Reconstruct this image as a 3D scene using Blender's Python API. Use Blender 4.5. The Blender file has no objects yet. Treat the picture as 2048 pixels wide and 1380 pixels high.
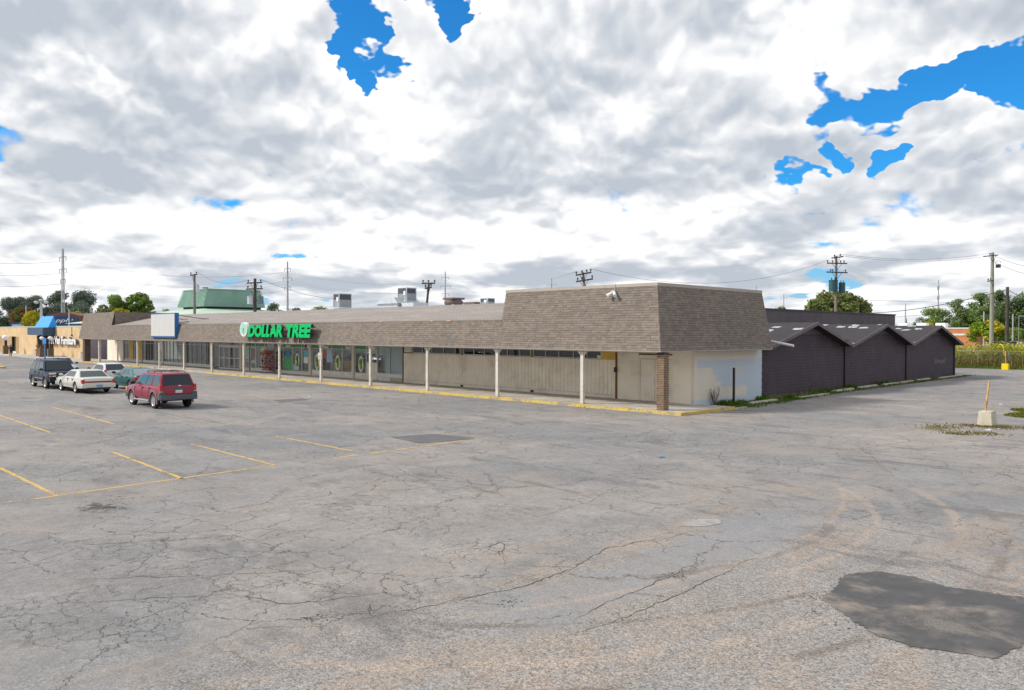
import bpy, bmesh, math, random
import numpy as np
from mathutils import Vector, Matrix
rad = math.radians
scene = bpy.context.scene
COL = scene.collection

# ------------------------------------------------------------------ camera
H = 3.8; FOC = 1606.45
YAW, PIT, ROL = rad(45.67931), rad(-0.85652), rad(0.174325)
_f = Vector((-math.sin(YAW)*math.cos(PIT), math.cos(YAW)*math.cos(PIT), math.sin(PIT)))
_r = Vector((math.cos(YAW), math.sin(YAW), 0)); _u = _r.cross(_f)
CR = _r*math.cos(ROL) + _u*math.sin(ROL); CU = _u*math.cos(ROL) - _r*math.sin(ROL); CF = _f
CAM = Vector((0, 0, H))
cd = bpy.data.cameras.new('camera'); cam = bpy.data.objects.new('camera', cd); COL.objects.link(cam)
M = Matrix((CR, CU, -CF)).transposed().to_4x4(); M.translation = CAM
cam.matrix_world = M
cd.sensor_width = 36; cd.lens = FOC/2048*36; cd.clip_start = 0.1; cd.clip_end = 6000
scene.camera = cam
scene.render.resolution_x, scene.render.resolution_y = 1024, 690

# ------------------------------------------------------------------ light
SUN_TRAVEL = Vector((0.86, 0.95, -1.0)).normalized()
sl = bpy.data.lights.new('sun', 'SUN'); sl.energy = 2.4; sl.angle = rad(9.0); sl.color = (1.0, 0.955, 0.88)
so = bpy.data.objects.new('sun', sl); COL.objects.link(so)
so.rotation_euler = SUN_TRAVEL.to_track_quat('-Z', 'Y').to_euler(); so.location = (-40, -40, 60)
scene.view_settings.view_transform = 'Standard'; scene.view_settings.look = 'None'
scene.view_settings.gamma = 1; scene.view_settings.use_curve_mapping = False
scene.view_settings.exposure = 0.72

# ------------------------------------------------------------------ node helpers
class NT:
    def __init__(s, tree): s.t = tree; s.n = tree.nodes; s.l = tree.links
    def new(s, typ, **kw):
        n = s.n.new(typ)
        for k, v in kw.items(): setattr(n, k, v)
        return n
    def put(s, sock, v):
        if v is None: return
        if isinstance(v, bpy.types.NodeSocket): s.l.new(v, sock)
        else:
            if hasattr(sock, 'default_value'):
                d = sock.default_value
                if hasattr(d, '__len__') and not hasattr(v, '__len__'): v = (v,)*len(d)
                if hasattr(d, '__len__') and len(d) == 4 and len(v) == 3: v = (*v, 1)
                sock.default_value = v
    def m(s, op, a, b=None, c=None, clamp=False):
        n = s.new('ShaderNodeMath', operation=op, use_clamp=clamp)
        s.put(n.inputs[0], a); s.put(n.inputs[1], b); s.put(n.inputs[2], c); return n.outputs[0]
    def v(s, op, a, b=None, c=None):
        n = s.new('ShaderNodeVectorMath', operation=op)
        s.put(n.inputs[0], a); s.put(n.inputs[1], b)
        if c is not None: s.put(n.inputs[2], c)
        return n.outputs['Value'] if op in ('LENGTH', 'DOT_PRODUCT', 'DISTANCE') else n.outputs[0]
    def ss(s, x, a, b, c=0., d=1., typ='SMOOTHSTEP'):
        n = s.new('ShaderNodeMapRange', interpolation_type=typ, clamp=True)
        for i, q in enumerate((x, a, b, c, d)): s.put(n.inputs[i], q)
        return n.outputs[0]
    def mix(s, f, a, b, bt='MIX'):
        n = s.new('ShaderNodeMix', data_type='RGBA', blend_type=bt, clamp_factor=True)
        s.put(n.inputs[0], f); s.put(n.inputs[6], a); s.put(n.inputs[7], b); return n.outputs[2]
    def noise(s, vec, scale, det=3., rough=.5, dist=0., col=False, dim='3D'):
        n = s.new('ShaderNodeTexNoise', noise_dimensions=dim); s.put(n.inputs['Vector'], vec)
        n.inputs['Scale'].default_value = scale; n.inputs['Detail'].default_value = det
        n.inputs['Roughness'].default_value = rough; n.inputs['Distortion'].default_value = dist
        return n.outputs['Color'] if col else n.outputs['Fac']
    def vec(s, x, y, z=0.):
        n = s.new('ShaderNodeCombineXYZ'); s.put(n.inputs[0], x); s.put(n.inputs[1], y); s.put(n.inputs[2], z); return n.outputs[0]

# ------------------------------------------------------------------ sky
world = bpy.data.worlds.new('World'); scene.world = world; world.use_nodes = True
world.cycles.sampling_method = 'MANUAL'; world.cycles.sample_map_resolution = 512
def build_sky():
    t = NT(world.node_tree); t.n.clear()
    out = t.new('ShaderNodeOutputWorld'); bg = t.new('ShaderNodeBackground'); t.l.new(bg.outputs[0], out.inputs[0])
    sky = t.new('ShaderNodeTexSky', sky_type='NISHITA'); sky.sun_disc = False
    sky.sun_elevation = rad(38); sky.sun_rotation = math.atan2(-SUN_TRAVEL.x, -SUN_TRAVEL.y)
    sky.altitude = 200; sky.air_density = 1.0; sky.dust_density = .3; sky.ozone_density = 2.5
    d = t.v('NORMALIZE', t.new('ShaderNodeTexCoord').outputs['Generated'])
    sp = t.new('ShaderNodeSeparateXYZ'); t.l.new(d, sp.inputs[0]); z = t.m('MAXIMUM', sp.outputs[2], 0.0)
    fl = Vector((-math.sin(YAW), math.cos(YAW), 0)); rl = Vector((math.cos(YAW), math.sin(YAW), 0))
    A = t.v('DOT_PRODUCT', d, rl[:]); B = t.v('DOT_PRODUCT', d, fl[:])
    az = t.m('ARCTAN2', A, B); el = t.m('ARCSINE', z)
    def plane(dz):
        zz = t.m('ADD', z, .09)
        if dz: zz = t.m('MULTIPLY', zz, 1+dz)
        return t.vec(t.m('MULTIPLY', az, 1.55), t.m('MULTIPLY', t.m('LOGARITHM', zz, math.e), .66), 3.7)
    wn = t.noise(t.vec(az, t.m('MULTIPLY', el, 1.6), 1.3), 9, 4, .6, col=True, dim='2D')
    wv = t.v('MULTIPLY', t.v('SUBTRACT', wn, (.5, .5, .5)), (.17, .12, 0))
    ae = t.v('ADD', t.vec(az, el, 0), wv)
    def blob(px, py, w, h, k, soft=1.):
        a = math.atan((px-1024)/FOC); e = math.atan((664-py)/FOC)
        q = t.v('MULTIPLY', t.v('SUBTRACT', ae, (a, e, 0)), (FOC/w, FOC/h, 0))
        return t.ss(t.v('LENGTH', q), 1.0, 1.0-soft*.9, 0, k)
    def total(lst):
        r = None
        for b in lst:
            o = blob(*b); r = o if r is None else t.m('ADD', r, o)
        return r
    bias = total([
        (745, 70, 80, 85, -.44, .9), (930, 45, 75, 75, -.56, .9), (690, 145, 35, 40, -.34, .8), (840, 5, 60, 25, -.3, .8), (990, 60, 40, 30, -.15, .8),
        (1665, 235, 95, 75, -.40, .8), (1640, 310, 70, 60, -.33, .8), (1850, 225, 150, 50, -.46, .8), (1970, 330, 60, 26, -.25, .8), (1600, 420, 40, 18, -.2, .8), (2030, 240, 130, 75, -.42, .8), (1745, 290, 60, 55, -.26, .8),
        (1790, 358, 50, 26, -.42, .8), (1560, 372, 70, 26, -.34, .8), (2060, 330, 60, 30, -.22, .8),
        (505, 290, 45, 20, -.12, .9), (330, 330, 80, 22, -.10, .9), (430, 290, 240, 70, .16, .9), (0, 230, 120, 100, .2, .9), (270, 500, 60, 12, -.24, .9), (1480, 408, 50, 10, -.16, .9), (1560, 430, 30, 20, -.14, .9),
        (300, 180, 460, 190, .16), (250, 480, 420, 90, .34), (350, 340, 240, 110, .26), (1020, 420, 150, 70, .2), (1690, 550, 200, 60, .16), (0, 280, 90, 60, .2), (1000, 330, 400, 90, .14), (1350, 110, 560, 200, .18), (1250, 270, 380, 120, .12), (1000, 200, 300, 160, .10), (600, 420, 600, 110, .12),
        (1820, 285, 70, 40, .30, .8), (1730, 345, 80, 45, .2, .8), (1950, 340, 160, 70, .12, .8), (830, 90, 45, 80, .12, .8), (1000, 430, 1400, 120, .07)])
    def vor(P, scale, det, rough, sm=.35):
        n = t.new('ShaderNodeTexVoronoi', feature='SMOOTH_F1', voronoi_dimensions='2D'); t.put(n.inputs['Vector'], P)
        n.inputs['Scale'].default_value = scale; n.inputs['Detail'].default_value = det
        n.inputs['Roughness'].default_value = rough; n.inputs['Smoothness'].default_value = sm; n.inputs['Lacunarity'].default_value = 2.3
        return n.outputs['Distance']
    warp = t.v('MULTIPLY', t.v('SUBTRACT', t.noise(plane(0), 3.6, 4, .6, col=True, dim='2D'), (.5, .5, .5)), (.13, .13, 0))
    def dens(dz, det):
        P = plane(dz)
        na = t.noise(P, 1.35, det, .53, 0., dim='2D'); nb = t.noise(t.v('ADD', P, (2.1, 7.7, 0)), 3.3, max(2, det-1), .53, 0., dim='2D')
        w = t.ss(el, .05, .36, .18, .78); n1 = t.m('ADD', t.m('MULTIPLY', na, w), t.m('MULTIPLY', nb, t.m('SUBTRACT', 1., w)))
        n2 = t.noise(t.v('ADD', P, (11.3, 4.1, 2.)), .5, 2, .5, dim='2D')
        return t.m('ADD', t.m('MULTIPLY', t.m('SUBTRACT', n1, .5), 1.25), t.m('MULTIPLY', t.m('SUBTRACT', n2, .5), .5))
    def puffs(dz):
        return vor(t.v('ADD', plane(dz), warp), 3.0, 3., .5)
    d0 = dens(0., 8); du = dens(.085, 3); dd = dens(-.06, 3)
    b0 = puffs(0.); b1 = puffs(.042)
    D0 = t.m('ADD', t.m('ADD', t.m('ADD', d0, bias), t.m('MULTIPLY', t.m('SUBTRACT', .45, b0), .34)), .285)
    rg0 = t.noise(t.vec(t.m('MULTIPLY', az, 5.), t.m('MULTIPLY', t.m('LOGARITHM', t.m('ADD', z, .03), math.e), 2.6), 2.), 1.4, 5, .55, 0., dim='2D')
    D0 = t.m('ADD', D0, t.m('MULTIPLY', t.m('ADD', t.m('MULTIPLY', t.m('SUBTRACT', rg0, .5), 1.5), .19), t.ss(el, .15, .06)))
    alpha = t.ss(D0, -.02, .07)
    lit = t.m('SUBTRACT', b1, b0)      # puff tops catch the light
    top = t.m('SUBTRACT', t.m('ADD', d0, dd), t.m('MULTIPLY', du, 2.))
    puff = t.noise(t.v('ADD', plane(0.), (3, 3, 0)), 4.6, 5, .58, 0., dim='2D')
    grey = total([
        (250, 130, 420, 110, .40), (560, 190, 230, 80, .50), (110, 250, 260, 40, .30), (400, 285, 380, 45, .30), (130, 365, 190, 62, .75, .7), (330, 385, 120, 50, .3),
        (1300, 60, 460, 110, .52), (1180, 160, 400, 80, .46), (1750, 110, 420, 100, .50), (820, 230, 190, 150, -.35), (700, 390, 330, 90, -.22), (120, 225, 260, 35, -.3), (560, 60, 180, 60, -.25), (1130, 130, 60, 60, -.3), (1500, 190, 420, 60, .25), (1200, 285, 340, 55, .50), (1300, 370, 330, 36, .18),
        (1010, 440, 150, 32, .46), (960, 370, 260, 34, .25), (190, 445, 260, 30, .2)])
    body = t.m('MULTIPLY', t.ss(D0, .06, .40), .20)
    s = t.m('ADD', t.m('ADD', body, t.m('MULTIPLY', grey, 1.35)), t.m('MULTIPLY', top, -3.4))
    s = t.m('ADD', s, t.m('MULTIPLY', lit, -3.5))
    s = t.m('ADD', s, t.m('MULTIPLY', t.m('SUBTRACT', puff, .5), .95))
    s = t.m('ADD', s, t.m('ADD', .03, t.ss(el, .28, .12, .06, .27)))
    zl = t.m('LOGARITHM', t.m('ADD', z, .025), math.e)
    rows = t.noise(t.vec(t.m('MULTIPLY', az, 4.2), t.m('MULTIPLY', zl, 3.1), 8.), 1.15, 6, .58, 0., dim='2D')
    s = t.m('ADD', s, t.m('MULTIPLY', t.m('MULTIPLY', t.m('SUBTRACT', rows, .50), 4.6), t.ss(el, .17, .05)))
    s = t.m('ADD', t.m('MULTIPLY', s, .58), .14)
    ramp = t.new('ShaderNodeValToRGB'); t.l.new(s, ramp.inputs[0])
    cr = ramp.color_ramp; cr.elements[0].position = 0.; cr.elements[0].color = (.66, .663, .667, 1)
    cr.elements[1].position = 1.; cr.elements[1].color = (.32, .35, .395, 1)
    for p, c in ((.18, (.585, .592, .60)), (.38, (.50, .513, .535)), (.65, (.405, .428, .46))):
        e = cr.elements.new(p); e.color = (*c, 1)
    sc = t.mix(1., sky.outputs[0], (.064*.20, .064*1.02, .064*1.62), 'MULTIPLY')
    low = t.ss(el, .0, .17)
    bluelow = t.mix(low, (.21, .36, .50), sc)
    bluelow = t.mix(t.ss(el, .05, .2), bluelow, t.mix(1., sc, (1, 1, 1), 'MULTIPLY'))
    haze = t.m('MAXIMUM', t.ss(el, .0, .05, .40, 0.), t.ss(el, .004, .014, 1., 0.))
    col = t.mix(alpha, bluelow, ramp.outputs[0])
    col = t.mix(haze, col, (.47, .495, .52))
    # below the horizon: plain haze
    col = t.mix(t.ss(sp.outputs[2], -.02, -.001), (.22, .22, .22), col)
    t.l.new(col, bg.inputs['Color']); bg.inputs['Strength'].default_value = 1.0
build_sky()

# ------------------------------------------------------------------ measuring helpers (a photo point laid on a known plane of the place)
def ray(x, y): return (CF*FOC + CR*(x-1024) + CU*(690-y))
def onZ(x, y, z=0.): d = ray(x, y); return CAM + d*((z-H)/d.z)
def onY(x, y, Y): d = ray(x, y); return CAM + d*(Y/d.y)
def onX(x, y, X): d = ray(x, y); return CAM + d*(X/d.x)
def atD(x, y, D): return CAM + ray(x, y)*(D/FOC)

# ------------------------------------------------------------------ objects
def tag(o, label=None, cat=None, group=None, kind=None):
    if label: o['label'] = label
    if cat: o['category'] = cat
    if group: o['group'] = group
    if kind: o['kind'] = kind
    return o
def empty(name, loc, label=None, cat=None, group=None, rz=0.):
    o = bpy.data.objects.new(name, None); COL.objects.link(o); o.location = loc; o.rotation_euler.z = rz
    o.empty_display_size = .3
    return tag(o, label, cat, group)
def wmat(o):
    b = Matrix.LocRotScale(o.location, o.rotation_euler, o.scale)
    return wmat(o.parent) @ o.matrix_parent_inverse @ b if o.parent else b
def adopt(o, parent, world=True):
    """make o a part of parent; with world=True its vertices are given in world coordinates"""
    o.parent = parent
    if world: o.matrix_parent_inverse = wmat(parent).inverted()
    return o
def copy_tree(o, parent=None):
    c = o.copy(); COL.objects.link(c)
    if parent is not None: c.parent = parent
    for ch in list(o.children): copy_tree(ch, c)
    return c
class MB:
    def __init__(s): s.v = []; s.f = []; s.mi = []; s.sm = []
    def add(s, vs, fs, mi=0, smooth=False):
        b = len(s.v); s.v += [tuple(p) for p in vs]; s.f += [tuple(b+i for i in f) for f in fs]
        s.mi += [mi]*len(fs); s.sm += [smooth]*len(fs)
        return s
    def box(s, x0, x1, y0, y1, z0, z1, mi=0):
        return s.add([(x0,y0,z0),(x1,y0,z0),(x1,y1,z0),(x0,y1,z0),(x0,y0,z1),(x1,y0,z1),(x1,y1,z1),(x0,y1,z1)],
                     [(0,3,2,1),(4,5,6,7),(0,1,5,4),(1,2,6,5),(2,3,7,6),(3,0,4,7)], mi)
    def bar(s, p0, p1, w, h, up=(0,0,1), mi=0):
        p0, p1 = Vector(p0), Vector(p1); d = (p1-p0).normalized(); up = Vector(up)
        if abs(d.dot(up)) > .98: up = Vector((0, 1, 0))
        a = d.cross(up).normalized()*w/2; b = a.cross(d).normalized()*h/2
        vs = [p0-a-b, p0+a-b, p0+a+b, p0-a+b, p1-a-b, p1+a-b, p1+a+b, p1-a+b]
        return s.add(vs, [(0,1,2,3),(7,6,5,4),(0,4,5,1),(1,5,6,2),(2,6,7,3),(3,7,4,0)], mi)
    def tube(s, p0, p1, r0, r1=None, n=8, cap=True, mi=0, smooth=True):
        r1 = r0 if r1 is None else r1
        p0, p1 = Vector(p0), Vector(p1); d = (p1-p0).normalized()
        a = d.cross(Vector((0,0,1)) if abs(d.z) < .9 else Vector((1,0,0))).normalized(); b = d.cross(a)
        vs = []
        for p, r in ((p0, r0), (p1, r1)):
            for i in range(n):
                t = 2*math.pi*i/n; vs.append(p + a*math.cos(t)*r + b*math.sin(t)*r)
        s.add(vs, [(i, (i+1)%n, n+(i+1)%n, n+i) for i in range(n)], mi, smooth)
        if cap: s.add(vs, [tuple(range(n-1, -1, -1)), tuple(range(n, 2*n))], mi)
        return s
    def path(s, pts, r, n=5, mi=0):
        for a, b in zip(pts[:-1], pts[1:]): s.tube(a, b, r, r, n, False, mi)
        return s
    def quad(s, a, b, c, d, mi=0): return s.add([a, b, c, d], [(0,1,2,3)], mi)
    def poly(s, pts, mi=0): return s.add(pts, [tuple(range(len(pts)))], mi)
    def prism(s, pts, off, mi=0):
        """closed outline pts swept by the vector off"""
        n = len(pts); off = Vector(off); q = [Vector(p) for p in pts]; vs = q + [p+off for p in q]
        return s.add(vs, [tuple(range(n-1,-1,-1)), tuple(range(n, 2*n))] + [(i, (i+1)%n, n+(i+1)%n, n+i) for i in range(n)], mi)
    def ball(s, c, rx, ry=None, rz=None, nu=12, nv=8, mi=0):
        ry = rx if ry is None else ry; rz = rx if rz is None else rz
        vs = []; fs = []
        for j in range(nv+1):
            ph = math.pi*j/nv
            for i in range(nu):
                th = 2*math.pi*i/nu; vs.append((c[0]+rx*math.sin(ph)*math.cos(th), c[1]+ry*math.sin(ph)*math.sin(th), c[2]-rz*math.cos(ph)))
        for j in range(nv):
            for i in range(nu): fs.append((j*nu+i, j*nu+(i+1)%nu, (j+1)*nu+(i+1)%nu, (j+1)*nu+i))
        return s.add(vs, fs, mi, True)
    def mesh(s, name):
        me = bpy.data.meshes.new(name); me.from_pydata(s.v, [], s.f)
        me.polygons.foreach_set('material_index', s.mi); me.polygons.foreach_set('use_smooth', s.sm)
        me.update(); return me
    def build(s, name, mats, parent=None, world=True, fix=True, kind=None, label=None):
        me = s.mesh(name)
        for m in (mats if isinstance(mats, (list, tuple)) else [mats]): me.materials.append(m)
        if fix:
            bm = bmesh.new(); bm.from_mesh(me); bmesh.ops.recalc_face_normals(bm, faces=bm.faces); bm.to_mesh(me); bm.free()
        o = bpy.data.objects.new(name, me); COL.objects.link(o)
        if parent is not None: adopt(o, parent, world)
        return tag(o, label=label, kind=kind)

def bx(name, mat, parent, *a, **k): return MB().box(*a).build(name, mat, parent, fix=False, **k)

def text_mesh(txt, size, depth, off=0., shear=0., space=1.):
    cu = bpy.data.curves.new('letters', 'FONT'); cu.body = txt; cu.size = size; cu.extrude = depth/2; cu.offset = off
    cu.shear = shear; cu.space_character = space; cu.resolution_u = 3
    o = bpy.data.objects.new('tmp_text', cu); COL.objects.link(o)
    dg = bpy.context.evaluated_depsgraph_get(); me = bpy.data.meshes.new_from_object(o.evaluated_get(dg))
    bpy.data.objects.remove(o); return me
def place_text(name, txt, mat, parent, origin, xdir, updir, width=None, height=None, depth=.02, off=0., shear=0., space=1.):
    """text fitted to width x height, its lower left corner at origin, readable along xdir"""
    me = text_mesh(txt, 1., .1, off, shear, space)
    co = np.array([v.co[:] for v in me.vertices]); lo, hi = co.min(0), co.max(0)
    sx = width/(hi[0]-lo[0]) if width else None; sy = height/(hi[1]-lo[1]) if height else None
    sx = sx or sy; sy = sy or sx
    X = Vector(xdir).normalized(); U = Vector(updir).normalized(); N = X.cross(U); O = Vector(origin)
    for v in me.vertices:
        x, y, z = (v.co.x-lo[0])*sx, (v.co.y-lo[1])*sy, (v.co.z-lo[2])/(hi[2]-lo[2])*depth
        v.co = O + X*x + U*y + N*z
    me.materials.append(mat); o = bpy.data.objects.new(name, me); COL.objects.link(o)
    if parent is not None: adopt(o, parent)
    return o

# ------------------------------------------------------------------ materials
MATS = {}
def mat(name, col, rough=.7, metal=0., var=.0, vscale=1., bump=0., bscale=20., island=0., obrand=0., dirt=None, dscale=.8, damt=.35, spec=.5, col2=None, coat=0., stretch=None):
    """principled material: base colour with noise variation, per piece variation, patchy dirt and fine relief"""
    if name in MATS: return MATS[name]
    m = bpy.data.materials.new(name); m.use_nodes = True; t = NT(m.node_tree)
    b = m.node_tree.nodes['Principled BSDF']
    P = t.new('ShaderNodeNewGeometry').outputs['Position']
    if stretch: P = t.v('MULTIPLY', P, stretch)
    c = (*col, 1)
    if var or col2:
        n = t.noise(P, vscale, 5, .6)
        c2 = col2 or tuple(max(0, q*(1-var)) for q in col); c1 = col if col2 else tuple(q*(1+var) for q in col)
        c = t.mix(t.ss(n, .3, .7), (*c2, 1), (*c1, 1))
    if island or obrand:
        r = t.new('ShaderNodeNewGeometry').outputs['Random Per Island']
        if obrand: r = t.m('FRACT', t.m('ADD', r, t.new('ShaderNodeObjectInfo').outputs['Random']))
        k = island or obrand
        c = t.mix(1., c, t.vec(*[t.ss(r, 0, 1, 1-k, 1+k, 'LINEAR')]*3), 'MULTIPLY')
    if dirt:
        n = t.noise(P, dscale, 6, .65, .3)
        c = t.mix(t.ss(n, .45, .75, 0, damt), c, (*dirt, 1))
    t.put(b.inputs['Base Color'], c)
    b.inputs['Roughness'].default_value = rough; b.inputs['Metallic'].default_value = metal
    b.inputs['Specular IOR Level'].default_value = spec; b.inputs['Coat Weight'].default_value = coat
    if bump:
        bn = t.new('ShaderNodeBump'); bn.inputs['Strength'].default_value = bump; bn.inputs['Distance'].default_value = .01
        t.l.new(t.noise(P, bscale, 4, .6), bn.inputs['Height']); t.l.new(bn.outputs[0], b.inputs['Normal'])
    MATS[name] = m; return m
def glass_mat(name, tint=(.6,.66,.66), refl=.35, rough=.02):
    m = bpy.data.materials.new(name); m.use_nodes = True; t = NT(m.node_tree); t.n.clear()
    out = t.new('ShaderNodeOutputMaterial'); mx = t.new('ShaderNodeMixShader')
    tr = t.new('ShaderNodeBsdfTransparent'); tr.inputs[0].default_value = (*tint, 1)
    gl = t.new('ShaderNodeBsdfGlossy'); gl.inputs['Roughness'].default_value = rough; gl.inputs['Color'].default_value = (.9, .95, 1, 1)
    fr = t.new('ShaderNodeFresnel'); fr.inputs[0].default_value = 1.5
    t.put(mx.inputs[0], t.m('ADD', t.m('MULTIPLY', fr.outputs[0], .8), refl, clamp=True))
    t.l.new(tr.outputs[0], mx.inputs[1]); t.l.new(gl.outputs[0], mx.inputs[2]); t.l.new(mx.outputs[0], out.inputs[0])
    return m
def emit_mat(name, col, k):
    m = bpy.data.materials.new(name); m.use_nodes = True; b = m.node_tree.nodes['Principled BSDF']
    b.inputs['Base Color'].default_value = (*col, 1); b.inputs['Emission Color'].default_value = (*col, 1); b.inputs['Emission Strength'].default_value = k
    return m

def pieces(name, plist, m, parent, nsep, rest='stuff', wedge=False):
    """plist: (origin, U, V, N, w, h, t): boxes (or shingle wedges) spanned from origin; the nearest nsep become objects sharing one mesh, the rest one mesh"""
    plist = sorted(plist, key=lambda q: (Vector(q[0])-CAM).length)
    tb = .25 if wedge else 1.
    base = [(0,0,0),(1,0,0),(1,1,0),(0,1,0),(0,0,1),(1,0,1),(1,1,tb),(0,1,tb)]
    fs = [(4,5,6,7),(0,1,5,4),(1,2,6,5),(2,3,7,6),(3,0,4,7)]
    key = 'piece_'+name
    if nsep:
        me = bpy.data.meshes.new(name); me.from_pydata(base, [], fs); me.materials.append(m)
        for (O, U, V, N, w, h, t) in plist[:nsep]:
            o = bpy.data.objects.new(name, me); COL.objects.link(o)
            mm = Matrix((Vector(U)*w, Vector(V)*h, Vector(N)*t)).transposed().to_4x4(); mm.translation = Vector(O)
            adopt(o, parent); o.matrix_basis = mm
    if len(plist) > nsep:
        mb = MB()
        for (O, U, V, N, w, h, t) in plist[nsep:]:
            O, U, V, N = Vector(O), Vector(U)*w, Vector(V)*h, Vector(N)*t
            mb.add([O+U*a+V*b+N*c for a, b, c in base], fs)
        o = mb.build(name, m, parent, fix=False); o['kind'] = 'stuff'

# ------------------------------------------------------------------ ground
def ground_material():
    m = bpy.data.materials.new('old_asphalt'); m.use_nodes = True; t = NT(m.node_tree); b = m.node_tree.nodes['Principled BSDF']
    P = t.new('ShaderNodeTexCoord').outputs['Object']
    sp = t.new('ShaderNodeSeparateXYZ'); t.l.new(P, sp.inputs[0]); X, Y = sp.outputs[0], sp.outputs[1]
    def N(scale, det=3, rough=.5, off=0., st=None, dist=0.):
        q = t.v('ADD', t.v('MULTIPLY', P, st) if st else P, (off, off*.7, 0))
        return t.noise(q, scale, det, rough, dist, dim='2D')
    def V(vec, scale, feature='F1', out='Distance'):
        n = t.new('ShaderNodeTexVoronoi', feature=feature, voronoi_dimensions='2D'); t.put(n.inputs['Vector'], vec); n.inputs['Scale'].default_value = scale
        return n.outputs[out]
    warp = t.v('MULTIPLY', t.v('SUBTRACT', t.noise(P, .9, 5, .65, col=True, dim='2D'), (.5, .5, .5)), (1.7, 1.7, 0))
    PW = t.v('ADD', P, warp)
    wf = t.v('MULTIPLY', t.v('SUBTRACT', t.noise(P, 5, 3, .6, col=True, dim='2D'), (.5, .5, .5)), (.25, .25, 0))
    PF = t.v('ADD', P, wf)
    # base tone: grey and slightly pink zones, old overlays with clear borders
    c = t.mix(t.ss(N(.11, 5, .6), .40, .60), (.222, .216, .213, 1), (.265, .243, .228, 1))
    patch = V(PW, .16, out='Color'); ps = t.new('ShaderNodeSeparateColor'); t.l.new(patch, ps.inputs[0])
    c = t.mix(t.ss(ps.outputs[0], .60, .64, 0, .55), c, (.186, .186, .189, 1))
    c = t.mix(t.ss(ps.outputs[1], .78, .80, 0, .5), c, (.295, .264, .244, 1))
    c = t.mix(1., c, t.vec(*[t.ss(N(.7, 6, .65, 7.), .25, .75, .83, 1.17, 'LINEAR')]*3), 'MULTIPLY')
    c = t.mix(1., c, t.vec(*[t.ss(N(5.5, 6, .72, 17.), .28, .72, .85, 1.13, 'LINEAR')]*3), 'MULTIPLY')
    # lane of passing wheels and loose gravel near the camera, running away along +Y
    near = t.ss(t.m('ADD', Y, t.m('MULTIPLY', t.m('SUBTRACT', N(.25, 4, .6, 3.), .5), 9.)), 20., 11.)
    grav = t.m('MULTIPLY', near, t.ss(t.m('ADD', X, t.m('MULTIPLY', t.m('SUBTRACT', N(.8, 4, .65, 9., (1, .35, 1)), .5), 5.)), -10.2, -7.2))
    lane = t.m('MULTIPLY', t.ss(t.m('ABSOLUTE', t.m('ADD', t.m('ADD', X, 7.65), t.m('MULTIPLY', t.m('SUBTRACT', N(.5, 4, .6, 21.), .5), 1.8))), .95, .65), t.ss(t.m('ABSOLUTE', t.m('SUBTRACT', Y, 11.5)), 5.2, 3.5))
    grav = t.m('MULTIPLY', grav, t.m('SUBTRACT', 1., t.m('MULTIPLY', lane, .85)))
    c = t.mix(t.m('MULTIPLY', lane, .7), c, (.235, .236, .243, 1))
    c = t.mix(t.m('MULTIPLY', grav, .55), c, (.26, .247, .235, 1))
    sandr = t.m('MULTIPLY', t.ss(X, -11.5, -9.), t.ss(Y, 27., 16.))
    s1 = t.ss(N(.55, 6, .62, 31., (1.35, .42, 1), .3), .49, .61)
    s1 = t.m('MULTIPLY', s1, t.ss(N(4.5, 6, .75, 83., (1.2, .6, 1)), .36, .56))
    c = t.mix(t.m('MULTIPLY', t.m('MULTIPLY', s1, sandr), t.m('SUBTRACT', .66, t.m('MULTIPLY', lane, .5))), c, (.33, .262, .208, 1))
    s2 = t.ss(N(.16, 6, .65, 47.), .54, .70)
    c = t.mix(t.m('MULTIPLY', s2, .45), c, (.29, .245, .21, 1))
    # turning tyre tracks in the dust
    for cx, cy, r, w in ((-11.2, 13.6, 4.55, .16), (-11.2, 13.6, 5.25, .13), (-11.2, 13.6, 6.1, .10), (-11.6, 13.2, 7.2, .16), (-11.6, 13.2, 7.9, .14), (-15, 13, 8.2, .10)):
        d = t.v('DISTANCE', t.v('ADD', t.v('MULTIPLY', P, (1, .75, 0)), t.v('MULTIPLY', wf, (.6, .6, 0))), (cx, cy*.75, 0))
        band = t.ss(t.m('ABSOLUTE', t.m('SUBTRACT', d, r)), w, w*.3)
        band = t.m('MULTIPLY', t.m('MULTIPLY', band, t.ss(N(.5, 4, .7, r), .40, .58)), t.m('MULTIPLY', t.ss(Y, 24, 19), t.ss(X, -9.5, -7.5)))
        c = t.mix(t.m('MULTIPLY', band, .55), c, (.150, .120, .098, 1) if r in (4.55, 6.1, 7.9) else (.37, .30, .245, 1))
    # dark oily blotches and short streaks
    ob = t.ss(N(.42, 6, .66, 63., (.55, 1.15, 1)), .58, .70)
    c = t.mix(t.m('MULTIPLY', ob, .50), c, (.120, .112, .110, 1))
    st = t.ss(N(.8, 5, .66, 77., (.30, 1.4, 1)), .60, .68)
    c = t.mix(t.m('MULTIPLY', t.m('MULTIPLY', st, .55), t.ss(Y, 9, 14)), c, (.125, .118, .118, 1))
    # aggregate: every stone its own tone
    vc = t.new('ShaderNodeSeparateColor'); t.l.new(V(P, 62, out='Color'), vc.inputs[0])
    vc2 = t.new('ShaderNodeSeparateColor'); t.l.new(V(t.v('ADD', P, (5, 3, 0)), 27, out='Color'), vc2.inputs[0])
    amp = t.m('ADD', .14, t.m('MULTIPLY', grav, .30))
    k = t.m('ADD', 1., t.m('MULTIPLY', t.m('SUBTRACT', vc.outputs[0], .5), t.m('MULTIPLY', amp, 2.)))
    k = t.m('ADD', k, t.m('MULTIPLY', t.m('SUBTRACT', vc2.outputs[0], .5), t.m('ADD', .10, t.m('MULTIPLY', grav, .25))))
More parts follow.
